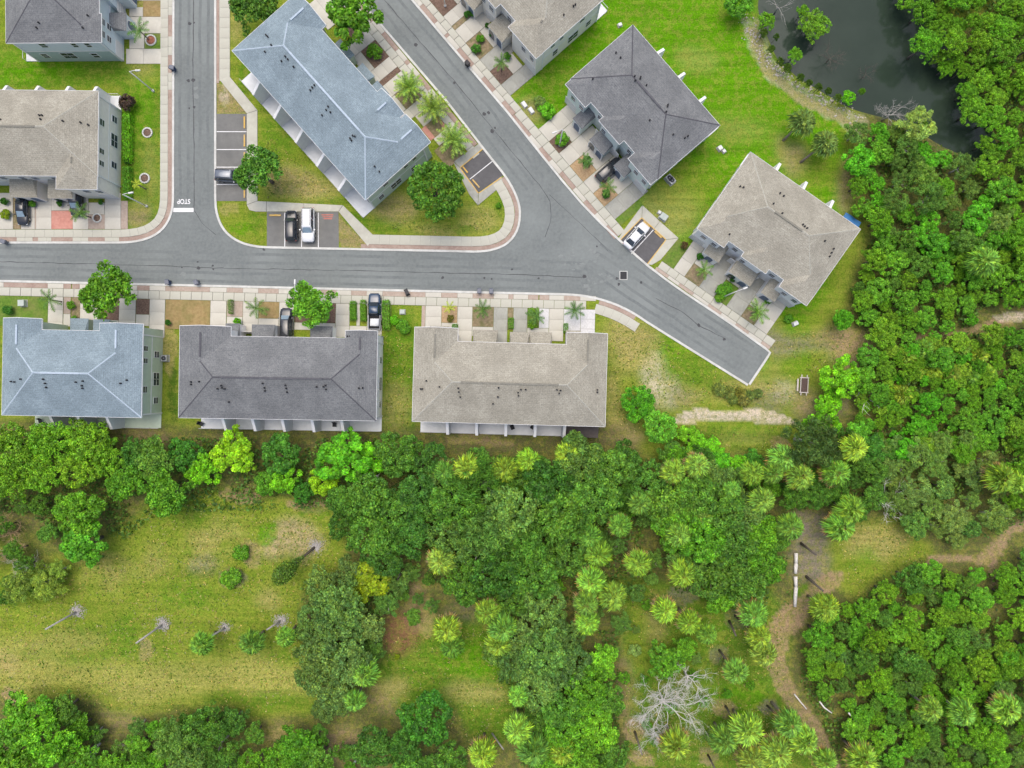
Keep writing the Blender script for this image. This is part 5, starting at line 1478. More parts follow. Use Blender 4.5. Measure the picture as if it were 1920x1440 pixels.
KINDS = {
    #        R   zc   zr  nb  blob radius   n    len  wid  flat up  rnd lobes
    'oak':   (4, 4.8, 2.6, 110, (.085, .18), 6200, .32, .20, .8, .55, .60, 3),
    'feath': (4, 4.4, 2.4, 100, (.08, .17), 6200, .48, .09, .9, .40, .85, 4),
    'broad': (4, 4.2, 2.6, 84, (.09, .19), 5000, .38, .26, .8, .65, .50, 3),
    'mangr': (4, 4.6, 2.2, 130, (.08, .155), 6200, .29, .17, 1.0, .45, .60, 4),
    'round': (4, 4.6, 3.2, 140, (.09, .155), 6200, .29, .18, .9, .60, .50, 2),
}
PROTO = {}
def tree_proto(kind, i):
    if (kind, i) in PROTO: return PROTO[(kind, i)]
    R, zc, zr, nb, br, n, ln, wd, fl, up, rnd, lob = KINDS[kind]
    r = np.random.default_rng(1000 + 17 * i + sum(map(ord, kind)))
    c, rb = crown_blobs(r, R, zc, zr, nb, br, lob, .06 if kind == 'round' else .18)
    V, kb = leaf_cloud(r, c, rb, n, ln * 1.12, wd * 1.12, fl, -.35, up, rnd, True)
    cm = quads_mesh("crown_" + kind, V, M['leaf'])
    gr_ = r.uniform(-.32, .38, len(c))[kb]
    ga = cm.attributes.new("growth", 'FLOAT', 'FACE'); ga.data.foreach_set("value", gr_.astype(np.float32))
    tb = MB()
    q = random.Random(i)
    lean = Vector((q.uniform(-.4, .4), q.uniform(-.4, .4), 0))
    top = Vector((0, 0, zc - zr * .5)) + lean
    tb.tube([(0, 0, -.3), tuple(lean * .3 + Vector((0, 0, 1.0))), tuple(top)], [.34, .25, .18], 8)
    for k in range(7):
        j = q.randrange(len(c)); e = Vector(c[j])
        m = top.lerp(e, .5) + Vector((q.uniform(-.3, .3), q.uniform(-.3, .3), -.1))
        tb.tube([tuple(top - Vector((0, 0, .5))), tuple(m), tuple(e)], [.14, .09, .035], 5)
    tm = tb.mesh("trunk_" + kind, M['bark_pale'] if kind == 'feath' else M['bark'])
    PROTO[(kind, i)] = (tm, cm, R, zc)
    return PROTO[(kind, i)]

tr_rng = random.Random(99)
NV = {'oak': 4, 'feath': 3, 'broad': 4, 'mangr': 4, 'round': 2}
NAME = {'oak': 'oak_tree', 'feath': 'feathery_tree', 'broad': 'broadleaf_tree', 'mangr': 'mangrove_tree', 'round': 'rounded_tree'}
OAK = (.062, .135, .026); OAKD = (.042, .105, .022); OAKG = (.080, .150, .046); BRI = (.095, .25, .012); BRIY = (.17, .28, .014); MID = (.072, .175, .018)
MAN = (.085, .180, .016); MANY = (.095, .185, .018); OLV = (.125, .185, .070); YEL = (.135, .185, .010); DEEP = (.038, .115, .018); LIME = (.105, .25, .014); TEAL = (.065, .21, .014)

def look(k, c):
    tone = 'yellowish ' if c[0] > .1 and c[2] < .03 and k == 'mangr' else 'greyish ' if c[2] > .045 else 'vivid ' if c[1] > .2 else 'dark ' if c[1] < .15 else 'mid green '
    return tone + {'feath': 'feathery ', 'broad': 'large leaved ', 'mangr': 'clumpy ', 'oak': 'fine leaved ', 'round': 'rounded '}[k]

def jitter(c, a=.14):
    k = tr_rng.uniform(1 - a, 1 + a) * 1.98
    return (c[0] * k * .88 * tr_rng.uniform(.92, 1.1), c[1] * k, c[2] * k * .62 * tr_rng.uniform(.9, 1.1), 1)

def tree(kind, px, py, rp, c, label, group=None, hs=1.0, cat="tree", name=None):
    i = tr_rng.randrange(NV[kind])
    tm, cm, R, zc = tree_proto(kind, i)
    s = rp * (CAM_H - 5) / FPX / (R * .98)
    sz = s * hs * tr_rng.uniform(.9, 1.1)
    sz = max(.35, min(sz, 1.5))
    x, y = P(px, py, zc * sz)
    r = empty(name or NAME[kind], (x, y, -.05), tr_rng.uniform(0, 6.28), label, cat, group)
    r.scale = (s * tr_rng.uniform(.93, 1.07), s * tr_rng.uniform(.93, 1.07), sz)
    link("trunk", tm, r)
    k = link("crown", cm, r); k.color = jitter(c)
    return r

# ---- trees round the houses
tree('oak', 478, 14, 52, OAK, "dark tree at the top edge left of the diagonal blue-grey roof")
tree('broad', 664, 32, 56, MID, "leafy green tree at the top edge overhanging the diagonal road")
tree('oak', 488, 322, 50, OAK, "loose tree on the island whose crown covers the dark suv's nose")
tree('round', 818, 360, 64, (.055, .135, .022), "big rounded tree at the corner of the diagonal blue-grey roofed row")
tree('oak', 208, 549, 58, MID, "full green tree before the sage green row at the left")
tree('oak', 583, 573, 46, (.095, .21, .025), "light green tree before the charcoal roofed white row")
tree('round', 1196, 756, 40, TEAL, "dense ball shaped tree right of the tan centre row", hs=.8)
tree('round', 1237, 800, 36, (.085, .23, .035), "softer rounded tree touching the ball shaped one")
tree('broad', 1574, 708, 41, LIME, "bright lime tree just right of the picnic table")
tree('broad', 1557, 752, 27, BRI, "small green tree between the two lime trees by the picnic table", hs=.9)
tree('broad', 1539, 790, 38, LIME, "bright lime tree below the picnic table")
tree('round', 1578, 600, 22, TEAL, "small vivid green tree beside the grass corner of the right hand row", hs=1.3)
tree('feath', 1520, 830, 58, (.05, .085, .03), "dark feathery tree below the lime trees")
tree('mangr', 1655, 625, 34, MANY, "yellow green tree at the thicket's edge near the dirt patch")
# ---- tree belt behind the south row
belt = [
 ('mangr', 36, 838, 48, MANY), ('mangr', 100, 826, 46, MAN), ('mangr', 165, 828, 48, MANY), ('mangr', 20, 900, 44, MAN), ('mangr', 84, 884, 44, MANY), ('mangr', 146, 880, 42, MANY), ('mangr', 205, 858, 38, MAN)]
for a in belt: tree(*a, "yellowish green tree in the clump below the sage green row", "trees below the sage green row")
tree('oak', 150, 962, 52, MID, "upper of the two green trees jutting into the lower left clearing")
tree('broad', 160, 1018, 46, (.075, .20, .02), "lower of the two green trees jutting into the lower left clearing", hs=1.0)
tree('oak', 240, 905, 42, MID, "green tree in the belt between the yellowish clump and the dark leafy trees")
tree('oak', 312, 925, 50, MID, "round green tree bulging into the upper edge of the clearing")
tree('oak', 292, 862, 44, OAK, "dark tree in the belt below the gap between the first two rows")
tree('oak', 255, 852, 34, OAKD, "small dark tree behind the sage green row's corner")
tree('broad', 350, 852, 36, DEEP, "deep green leafy tree below the charcoal roofed row's left end")
tree('broad', 380, 880, 36, BRI, "bright green tree left of the yellow one in the belt")
tree('broad', 441, 848, 47, BRIY, "yellow green leafy tree in the belt below the charcoal roofed row")
tree('broad', 528, 852, 42, DEEP, "deep green leafy tree in the belt right of the yellow one")
tree('broad', 536, 893, 34, BRI, "bright green tree below the deep green leafy one in the belt")
tree('broad', 500, 905, 26, MID, "small green tree at the clearing's edge in the belt")
tree('broad', 645, 858, 55, TEAL, "large bright green tree below the charcoal roofed row's right end")
tree('broad', 700, 860, 34, BRI, "bright green tree right of the large bright one in the belt")
tree('broad', 606, 902, 32, BRIY, "yellow green tree at the foot of the large bright one")
tree('broad', 570, 920, 26, DEEP, "low dark tree at the right end of the clearing's edge")
tree('oak', 745, 850, 44, OAK, "dark tree below the grass gap between the middle rows")
tree('oak', 800, 862, 40, OAKD, "dark oak below the tan centre row's left corner")
# ---- central woods
core = [(690, 932, 52), (740, 960, 50), (700, 1000, 54), (765, 1005, 46), (720, 1040, 44), (650, 935, 38), (780, 930, 46), (640, 985, 30)]
for x, y, r_ in core: tree('oak', x, y, r_, OAK if tr_rng.random() < .6 else OAKD, "dark oak left of centre between the clearing and the woods", "oaks left of centre")
core = [(850, 945, 54), (905, 915, 56), (960, 955, 60), (1030, 905, 56), (1085, 860, 52), (1140, 880, 50), (1115, 935, 56), (1050, 965, 56), (985, 1010, 58), (910, 1000, 58), (850, 1010, 50), (930, 1070, 54), (1000, 1075, 54), (870, 1090, 46), (1060, 1040, 46), (955, 1120, 44), (1020, 1130, 44), (1170, 930, 40), (830, 895, 40), (1000, 885, 44), (1170, 865, 40), (900, 870, 36), (950, 890, 40)]
for x, y, r_ in core:
    k_, c_ = ('oak' if tr_rng.random() < .75 else 'feath'), tr_rng.choice((OAK, OAK, OAKG, OAKD))
    w_ = ', upper part' if y < 930 else ', middle part' if y < 1040 else ', lower part'
    tree(k_, x, y, r_, c_, look(k_, c_) + "tree in the dense central woods below the tan centre row" + w_, "central woods trees, " + look(k_, c_).strip() + w_)
core = [(1225, 905, 44), (1250, 945, 52), (1300, 935, 50), (1345, 955, 52), (1395, 965, 44), (1270, 990, 48), (1320, 1010, 52), (1375, 1020, 50), (1425, 1000, 44), (1330, 1070, 52), (1390, 1085, 50), (1430, 1055, 44), (1290, 1060, 40), (1330, 900, 40), (1370, 905, 36), (1445, 1010, 36), (1400, 1120, 36), (1350, 1115, 36)]
for x, y, r_ in core:
    c_ = tr_rng.choice((OAK, OAKG, OAK, MID)); w_ = ', upper part' if y < 980 else ', lower part'
    tree('oak', x, y, r_, c_, look('oak', c_) + "tree of the woods left of the white log line" + w_, "trees left of the white log line, " + look('oak', c_).strip() + w_)
core = [(606, 1100, 40), (640, 1130, 50), (585, 1170, 38), (630, 1185, 54), (600, 1235, 48), (660, 1240, 48), (620, 1285, 46), (690, 1170, 40), (645, 1310, 34), (660, 1075, 34), (610, 1330, 26), (575, 1270, 26)]
for x, y, r_ in core: tree('oak', x, y, r_, (.080, .130, .048), "grey green tree of the tall stand right of the clearing", "grey green stand right of the clearing")
tree('broad', 688, 1086, 46, YEL, "yellow tree above the grey green stand", hs=.9)
for x, y, r_, c in [(725, 1130, 30, OAKG), (745, 1085, 32, OAKG), (700, 1215, 26, OAKG)]:
    tree('feath', x, y, r_, c, "thin tree on the bare reddish ground by the yellow tree", "thin trees by the yellow tree")
core = [(980, 1190, 44), (1020, 1220, 48), (965, 1240, 44), (1005, 1285, 48), (930, 1225, 30), (1060, 1190, 40), (1070, 1250, 44), (1040, 1170, 34)]
for x, y, r_ in core: tree('oak', x, y, r_, tr_rng.choice((OAKG, OAK, (.07, .125, .045))), "dull green tree in the lower centre clump", "lower centre clump of dull trees")
core = [(1100, 1280, 44), (1125, 1240, 38), (1090, 1330, 44), (1050, 1330, 44), (1120, 1370, 44), (1060, 1380, 46), (1140, 1310, 34), (1015, 1345, 34), (1090, 1425, 44), (1030, 1430, 40), (1150, 1415, 34)]
for x, y, r_ in core: tree('oak', x, y, r_, tr_rng.choice((MID, MID, (.09, .215, .02), OAK)), "fresh green tree in the lower centre clump", "lower centre clump of fresh green trees")
tree('broad', 1245, 1238, 40, MID, "green tree behind the dead grey tree"); tree('oak', 1285, 1215, 26, MID, "small green tree right of the one behind the dead tree")
tree('oak', 800, 1345, 54, DEEP, "very dark tree standing in the mown strip at the bottom")
tree('oak', 760, 1395, 40, OAKD, "dark tree at the bottom edge left of centre, left of a palm")
tree('oak', 700, 1402, 46, OAKD, "dark tree at the bottom edge by the bare brown patch")
tree('oak', 840, 1430, 44, OAK, "dark tree at the bottom edge beside the round palm"); tree('oak', 770, 1440, 40, OAK, "tree cut by the bottom edge under the very dark one")
for x, y, r_, k, c in [(55, 1340, 52, 'broad', MID), (20, 1395, 52, 'broad', MID), (95, 1390, 50, 'oak', (.085, .21, .018)), (150, 1420, 44, 'broad', MID), (40, 1440, 50, 'oak', MID), (120, 1330, 34, 'oak', OAK), (150, 1365, 30, 'oak', MID), (215, 1430, 34, 'oak', MID)]:
    tree(k, x, y, r_, c, "fresh green tree in the bottom left corner", "bottom left corner trees")
for x, y, r_, k, c in [(330, 1385, 46, 'feath', OAKG), (385, 1360, 44, 'oak', OAK), (410, 1400, 44, 'feath', OAK), (360, 1430, 44, 'oak', OAKG), (440, 1350, 30, 'oak', OAKD)]:
    tree(k, x, y, r_, c, "dull green tree at the bottom edge below the mown strip", "bottom edge trees below the mown strip")
for x, y, r_, k, c in [(560, 1395, 42, 'oak', MID), (530, 1425, 40, 'oak', MID), (600, 1425, 40, 'oak', OAK), (480, 1430, 34, 'oak', MID), (260, 1395, 24, 'broad', MID)]:
    tree(k, x, y, r_, c, "green tree at the bottom edge between two bare patches", "bottom edge trees between the bare patches")
for x, y, r_ in [(270, 1440, 30), (300, 1420, 26)]: tree('oak', x, y, r_, MID, "small tree at the bottom edge by the fallen branches", "small trees by the fallen branches")
for x, y, r_ in [(90, 1095, 34), (40, 1100, 36), (110, 1070, 24)]: tree('feath', x, y, r_, (.14, .20, .05), "pale feathery tree at the left edge of the clearing", "pale feathery trees at the left")
for x, y, r_, c in [(1290, 815, 22, LIME), (1310, 833, 24, LIME), (1335, 842, 24, BRI), (1345, 868, 28, TEAL), (1295, 865, 28, MID), (1260, 850, 30, OAK), (1410, 858, 20, DEEP), (1380, 870, 24, BRI)]:
    tree('broad', x, y, r_, c, "bright young tree below the sandy trail", "young trees below the sandy trail", hs=.9)
# ---- pond side
tree('mangr', 1527, 48, 34, MAN, "lone mangrove leaning over the pond", hs=.8)
tree('mangr', 1490, 104, 17, MAN, "small round mangrove at the pond's near bank", hs=.9); tree('mangr', 1590, 184, 16, BRI, "little bright bush at the pond's lower bank", hs=.9); tree('mangr', 1615, 172, 8, MAN, "tiny mangrove beside the bright bush in the pond", hs=.9)
tree('broad', 1382, 10, 30, MID, "bush at the top edge left of the pond"); tree('mangr', 1437, 40, 19, MAN, "olive bush at the pond's upper left bank"); tree('mangr', 1505, 22, 14, MAN, "small mangrove left of the lone one in the pond")
tree('feath', 1720, 235, 38, (.19, .24, .085), "grey green tree with bare twigs at the foot of the pond"); tree('mangr', 1722, 242, 22, MANY, "yellow green tree amid bare twigs at the foot of the pond")

def fill(poly, n, rmin, rmax, picks, label, group, seed, gap=.62):
    r = random.Random(seed); pts = []
    x0, x1 = min(p[0] for p in poly), max(p[0] for p in poly); y0, y1 = min(p[1] for p in poly), max(p[1] for p in poly)
    P_ = [(float(a), float(b)) for a, b in poly]
    for _ in range(n * 40):
        if len(pts) >= n: break
        x, y, q = r.uniform(x0, x1), r.uniform(y0, y1), r.uniform(rmin, rmax)
        if not bool(inside(P_, np.array([x]), np.array([y]))[0]): continue
        if any((x - a) ** 2 + (y - b) ** 2 < ((q + c) * gap) ** 2 for a, b, c in pts): continue
        pts.append((x, y, q))
    for x, y, q in pts:
        k, c = r.choice(picks)
        tree(k, x, y, q, c, look(k, c) + label, group + ', ' + look(k, c).strip(), hs=r.uniform(.9, 1.25))

fill([(1672, -30), (1740, -40), (1960, -40), (1960, 560), (1900, 450), (1880, 330), (1826, 240), (1786, 150), (1728, 80)], 90, 18, 34, [('mangr', MAN), ('mangr', MANY), ('mangr', (.085, .19, .018)), ('mangr', MAN)], "mangrove in the dense band right of the pond", "mangroves right of the pond", 1)
fill([(1605, 250), (1690, 245), (1760, 290), (1880, 320), (1900, 460), (1820, 470), (1660, 450), (1600, 380)], 46, 18, 34, [('feath', OLV), ('feath', (.10, .17, .05)), ('broad', MID), ('mangr', MAN), ('feath', OAKG), ('broad', TEAL)], "thicket tree between the pond and the right hand row", "thicket between pond and right hand row", 2)
fill([(1650, 450), (1930, 440), (1930, 560), (1800, 585), (1700, 605), (1605, 595), (1595, 540)], 66, 15, 30, [('broad', MID), ('broad', MID), ('mangr', MAN), ('broad', (.06, .17, .018)), ('mangr', MANY), ('oak', OAK)], "thicket tree right of the right hand row", "thicket right of the right hand row", 3)
fill([(1610, 655), (1700, 650), (1850, 628), (1930, 612), (1930, 830), (1800, 850), (1680, 850), (1605, 810), (1605, 740)], 100, 13, 28, [('broad', MID), ('broad', TEAL), ('mangr', MAN), ('mangr', (.13, .22, .03)), ('broad', (.07, .18, .02)), ('oak', MID)], "thicket tree right of the picnic table", "thicket right of the picnic table", 4)
fill([(1640, 840), (1830, 820), (1880, 900), (1860, 1000), (1820, 1020), (1720, 990), (1660, 930)], 34, 20, 36, [('feath', OLV), ('feath', OLV), ('feath', (.105, .175, .06)), ('oak', OAKG)], "tree above the right hand trail", "feathery trees above the right hand trail", 5)
fill([(1580, 800), (1680, 850), (1640, 960), (1480, 950), (1470, 900), (1570, 870)], 16, 22, 34, [('oak', OAKD), ('broad', DEEP), ('oak', OAK)], "tree among the palms below the lime trees", "dark trees among the upper right palms", 6)
fill([(1870, 880), (1930, 840), (1930, 950), (1890, 960)], 6, 20, 30, [('mangr', MAN), ('feath', OLV)], "tree at the right edge above the trail's end", "right edge trees above the trail", 7)
fill([(1500, 1200), (1570, 1130), (1640, 1110), (1690, 1065), (1830, 1075), (1850, 1180), (1900, 1240), (1900, 1300), (1830, 1310), (1700, 1330), (1580, 1330), (1510, 1270)], 90, 16, 32, [('mangr', MAN), ('broad', MID), ('oak', OAK), ('feath', OAKG), ('mangr', MANY), ('oak', MID)], "tree of the large lower right thicket", "large lower right thicket", 8)
fill([(1590, 1340), (1930, 1310), (1930, 1460), (1600, 1460)], 44, 17, 32, [('oak', OAK), ('feath', OAKG), ('mangr', MAN), ('broad', MID)], "tree along the bottom edge of the lower right thicket", "lower right thicket bottom edge", 9)
fill([(1880, 1070), (1940, 1050), (1940, 1300), (1880, 1240)], 12, 20, 34, [('mangr', MAN), ('broad', MID), ('oak', OAK)], "tree at the right edge below the trail", "right edge trees below the trail", 10)
fill([(1250, 850), (1500, 870), (1480, 930), (1240, 890)], 10, 18, 26, [('broad', DEEP), ('oak', OAKD), ('oak', MID)], "low tree behind the row of round palms", "low trees behind the round palms", 11)

for x, y, r_ in [(1675, 612, 20), (1700, 632, 18), (1725, 612, 16), (1750, 634, 16), (1775, 612, 16), (1800, 634, 15), (1820, 600, 14)]:
    tree('broad', x, y, r_, tr_rng.choice((MID, TEAL, MID)), "leafy small tree beside the sandy path in the right hand thicket", "small trees beside the sandy path", hs=.9)
fill([(830, 880), (1190, 860), (1240, 1080), (1180, 1180), (900, 1140), (810, 1010)], 46, 14, 24, [('oak', OAK), ('oak', OAKG), ('feath', OAKG), ('oak', MID)], "small tree in a gap of the central woods", "gap trees of the central woods", 21, .75)
fill([(1160, 1130), (1230, 1120), (1240, 1200), (1330, 1230), (1400, 1240), (1440, 1290), (1330, 1400), (1190, 1400), (1165, 1300)], 16, 8, 15, [('oak', MID), ('feath', OLV), ('broad', MID)], "low scrub tree on the grove floor near the dead tree", "scrub near the dead tree", 22, 1.3)
fill([(-20, 935), (70, 925), (95, 1010), (70, 1130), (-20, 1130)], 13, 14, 26, [('feath', OAKG), ('oak', OAK), ('feath', (.10, .15, .04))], "brushy tree at the left edge beside the clearing", "left edge brush", 23, .8)
fill([(170, 1345), (480, 1350), (660, 1390), (660, 1460), (170, 1460)], 26, 14, 26, [('oak', MID), ('oak', OAK), ('broad', MID), ('feath', OAKG)], "small tree of the belt along the bottom edge", "bottom edge belt", 24, .8)
fill([(720, 1060), (800, 1060), (830, 1140), (790, 1180), (730, 1120)], 8, 12, 22, [('feath', OAKG), ('oak', OAK)], "small tree on the brown ground left of the central woods", "small trees on the brown ground", 25, .9)
# ---- bare and dead trees
def bare_tree(name, px, py, h, spread, label, seed, mat='dead_wood', nb=7, thick=.16, depth=3, cat="dead tree"):
    r = random.Random(seed)
    x, y = P(px, py, h * .5)
    root = empty(name, (x, y, 0), r.uniform(0, 6), label, cat)
    tk_, bk = MB(), MB()
    tk_.tube([(0, 0, -.3), (r.uniform(-.2, .2), r.uniform(-.2, .2), h * .3), (0, 0, h * .5)], [thick * 1.3, thick, thick * .8], 7)
    def grow(p, d, L, rad, lev):
        pts = [p]; q = p
        for k in range(4):
            d = (d + Vector((r.uniform(-.35, .35), r.uniform(-.35, .35), r.uniform(-.18, .22)))).normalized()
            q = q + d * (L / 4); pts.append(q)
        bk.tube([tuple(a) for a in pts], [rad * (1 - .17 * k) for k in range(5)], 5 if lev > 1 else 4, cap=False)
        if lev == 0: return
        for k in range(4 if lev > 1 else 5):
            a = pts[r.randrange(1, 5)]
            e = (d + Vector((r.uniform(-1, 1), r.uniform(-1, 1), r.uniform(-.3, .5)))).normalized()
            grow(a, e, L * r.uniform(.5, .75), rad * .54, lev - 1)
    for k in range(nb):
        a = 2 * math.pi * (k + r.uniform(-.3, .3)) / nb
        grow(Vector((0, 0, h * r.uniform(.3, .5))), Vector((math.cos(a), math.sin(a), r.uniform(.2, .7))).normalized(), spread * r.uniform(.55, 1.0), thick * .5, depth)
    tk_.build("trunk", M[mat], root); bk.build("branches", M[mat], root)
bare_tree("dead_tree", 1245, 1318, 4.5, 4.9, "bare grey dead tree in the palm grove", 3, nb=10, thick=.17, depth=4)
bare_tree("dead_tree", 1290, 1270, 4.5, 2.6, "smaller bare grey tree above the large dead one", 5, nb=6)
bare_tree("dead_tree", 1668, 215, 4, 2.4, "bare pale twigs at the foot of the pond", 7, 'bark_pale', nb=6, thick=.12)
bare_tree("dead_tree", 1556, 110, 1.6, 2.2, "bare grey branches standing in the pond", 9, 'bark', nb=6, thick=.06)
bare_tree("dead_tree", 1623, 140, 1.8, 1.7, "small pale twiggy snag in the pond's lower part", 11, 'bark', nb=5, thick=.05)
bare_tree("dead_tree", 1460, 14, 2.5, 3.0, "pale bare branches reaching over the pond's top left", 13, 'bark_pale', nb=4, thick=.1, depth=1)
bare_tree("dead_tree", 1622, 745, 3, 2.6, "small pale bare tree right of the lime trees", 15, nb=4, thick=.12, depth=1)
bare_tree("dead_tree", 1660, 945, 3.5, 3.4, "pale bare branches at the edge of the right clearing", 17, nb=5, thick=.12, depth=2)
bare_tree("dead_tree", 20, 1000, 3, 3.4, "orange brown dying tree at the left edge", 19, 'mulch_gold', nb=7, thick=.14)
bare_tree("dead_tree", 40, 1060, 2.5, 2.4, "bare grey tree at the left edge below the orange one", 20, nb=5, thick=.1)
bare_tree("dead_tree", 700, 920, 6.5, 2.6, "pale bare branches sticking out of the oaks left of centre", 21, nb=6, thick=.09, depth=2)
bare_tree("dead_tree", 905, 1070, 6.5, 2.4, "pale bare branches sticking out of the central woods", 23, nb=5, thick=.08, depth=2)
bare_tree("dead_tree", 170, 1420, 2.5, 3.0, "grey fallen branches at the bottom left", 25, nb=5, thick=.18, depth=1)

def log(pts, rad, label, mat='bark_pale', z=.25):
    a = P(*pts[0])
    w = [(*(Vector(P(*p)) - Vector(a)), z) for p in pts]
    o = MB().tube(w, [rad, rad * .9, rad * .7][:len(w)] if len(w) <= 3 else rad, 8).build("fallen_log", M[mat], loc=(a[0], a[1], 0))
    tag(o, label, "log")
log([(145, 1440), (165, 1415), (190, 1392)], .28, "thick grey fallen log in the bottom left corner")
log([(255, 1438), (270, 1428), (285, 1417)], .3, "thick grey fallen log at the bottom edge", 'bark_pale')
log([(664, 1430), (671, 1418)], .18, "short pale log on the bare brown patch", 'dead_wood')
log([(1528, 1306), (1537, 1318), (1551, 1328)], .13, "left one of the pale logs in the lower right thicket's edge", 'dead_wood', 1.5)
log([(1576, 1322), (1590, 1336), (1606, 1352)], .14, "right one of the pale logs in the lower right thicket's edge", 'dead_wood', 2.5)
log([(1488, 1300), (1500, 1315), (1511, 1328)], .12, "thin pale log beside the lower trail", 'dead_wood')
log([(685, 1190), (672, 1205), (664, 1216)], .3, "dark fallen trunk at the foot of the grey green stand", 'bark')

# ---- palms
def sabal_crown(seed, R=2.0, nl=46):
    """fan palm: fans on arching stalks, every fan a burst of stiff tapering blades"""
    r = random.Random(seed)
    V, F = [], []
    for k in range(nl):
        azm = k * 2.39996 + r.uniform(-.2, .2)
        t = (k + .5) / nl
        reach = R * (.08 + .50 * t ** .7) * r.uniform(.9, 1.1)
        e2 = math.radians(58 - 84 * t + r.uniform(-8, 8))
        d = Vector((math.cos(azm) * math.cos(e2), math.sin(azm) * math.cos(e2), math.sin(e2)))
        side = Vector((-math.sin(azm), math.cos(azm), 0))
        p1 = Vector((math.cos(azm) * reach, math.sin(azm) * reach, .75 * (1 - t) - .25 * t))
        b = len(V)
        V += [side * .03, side * -.03, p1 - side * .02, p1 + side * .02]
        F.append((b, b + 1, b + 2, b + 3))
        ns = 11; fl = R * r.uniform(.40, .52)
        for j in range(ns):
            a = math.radians(-100 + 200 * (j + r.uniform(.3, .7)) / ns)
            L = fl * (1 - .25 * abs(a) / 2.0) * r.uniform(.85, 1.12)
            dd = (d * math.cos(a) + side * math.sin(a) + Vector((0, 0, r.uniform(-.12, .12)))).normalized()
            w = (side * math.cos(a) - d * math.sin(a)) * .105
            mid = p1 + dd * L * .45 + Vector((0, 0, .05))
            tip = p1 + dd * L + Vector((0, 0, -.30 * L * (.4 + t)))
            b = len(V)
            V += [p1 + w * .3, p1 - w * .3, mid - w, tip, mid + w]
            F.append((b, b + 1, b + 2, b + 3, b + 4))
    m = bpy.data.meshes.new("sabal_crown")
    m.from_pydata([tuple(v) for v in V], [], F); m.materials.append(M['leaf_palm'])
    return m
def palm_trunk(h, r0, r1, bend=0.0, boots=True):
    mb = MB()
    pts = [(bend * (t ** 2), 0, h * t - (.3 if t == 0 else 0)) for t in (0, .2, .4, .6, .8, 1)]
    mb.tube(pts, [r0 * 1.25, r0, r0 * .95, (r0 + r1) / 2, r1, r1 * 1.25], 8)
    return mb.mesh("palm_trunk", M['palm_trunk'])
SC = [sabal_crown(s) for s in (1, 2, 3, 4)]
ST = palm_trunk(6.0, .2, .17)
SAB = (.165, .262, .058)
def sabal(px, py, rp, label, group, h=None, c=SAB):
    h = h or tr_rng.uniform(5.2, 7.0)
    x, y = P(px, py, h)
    r = empty("sabal_palm", (x, y, 0), tr_rng.uniform(0, 6.28), label, "palm", group)
    t = link("trunk", ST, r); t.scale = (1, 1, h / 6.0)
    k = link("crown", tr_rng.choice(SC), r, (0, 0, h)); s = rp / 25.0 * tr_rng.uniform(.98, 1.36)
    k.scale = (s, s, s * tr_rng.uniform(.85, 1.05)); k.color = jitter(tuple(a * b for a, b in zip(c, tr_rng.choice(((1, 1, 1), (1.12, 1.0, .9), (.85, .95, 1.15), (.75, .85, 1.0), (1.0, .9, 1.1))))), .2)
    if tr_rng.random() < .45:
        dd_ = link("dead_fronds", tr_rng.choice(SC), r, (0, 0, h - .55)); dd_.scale = (s * .98, s * .98, s * .7); dd_.color = (.34, .25, .12, 1); dd_.rotation_euler = (0, 0, tr_rng.uniform(0, 6))
    k.rotation_euler = (tr_rng.uniform(-.15, .15), tr_rng.uniform(-.15, .15), tr_rng.uniform(0, 6))
    return r
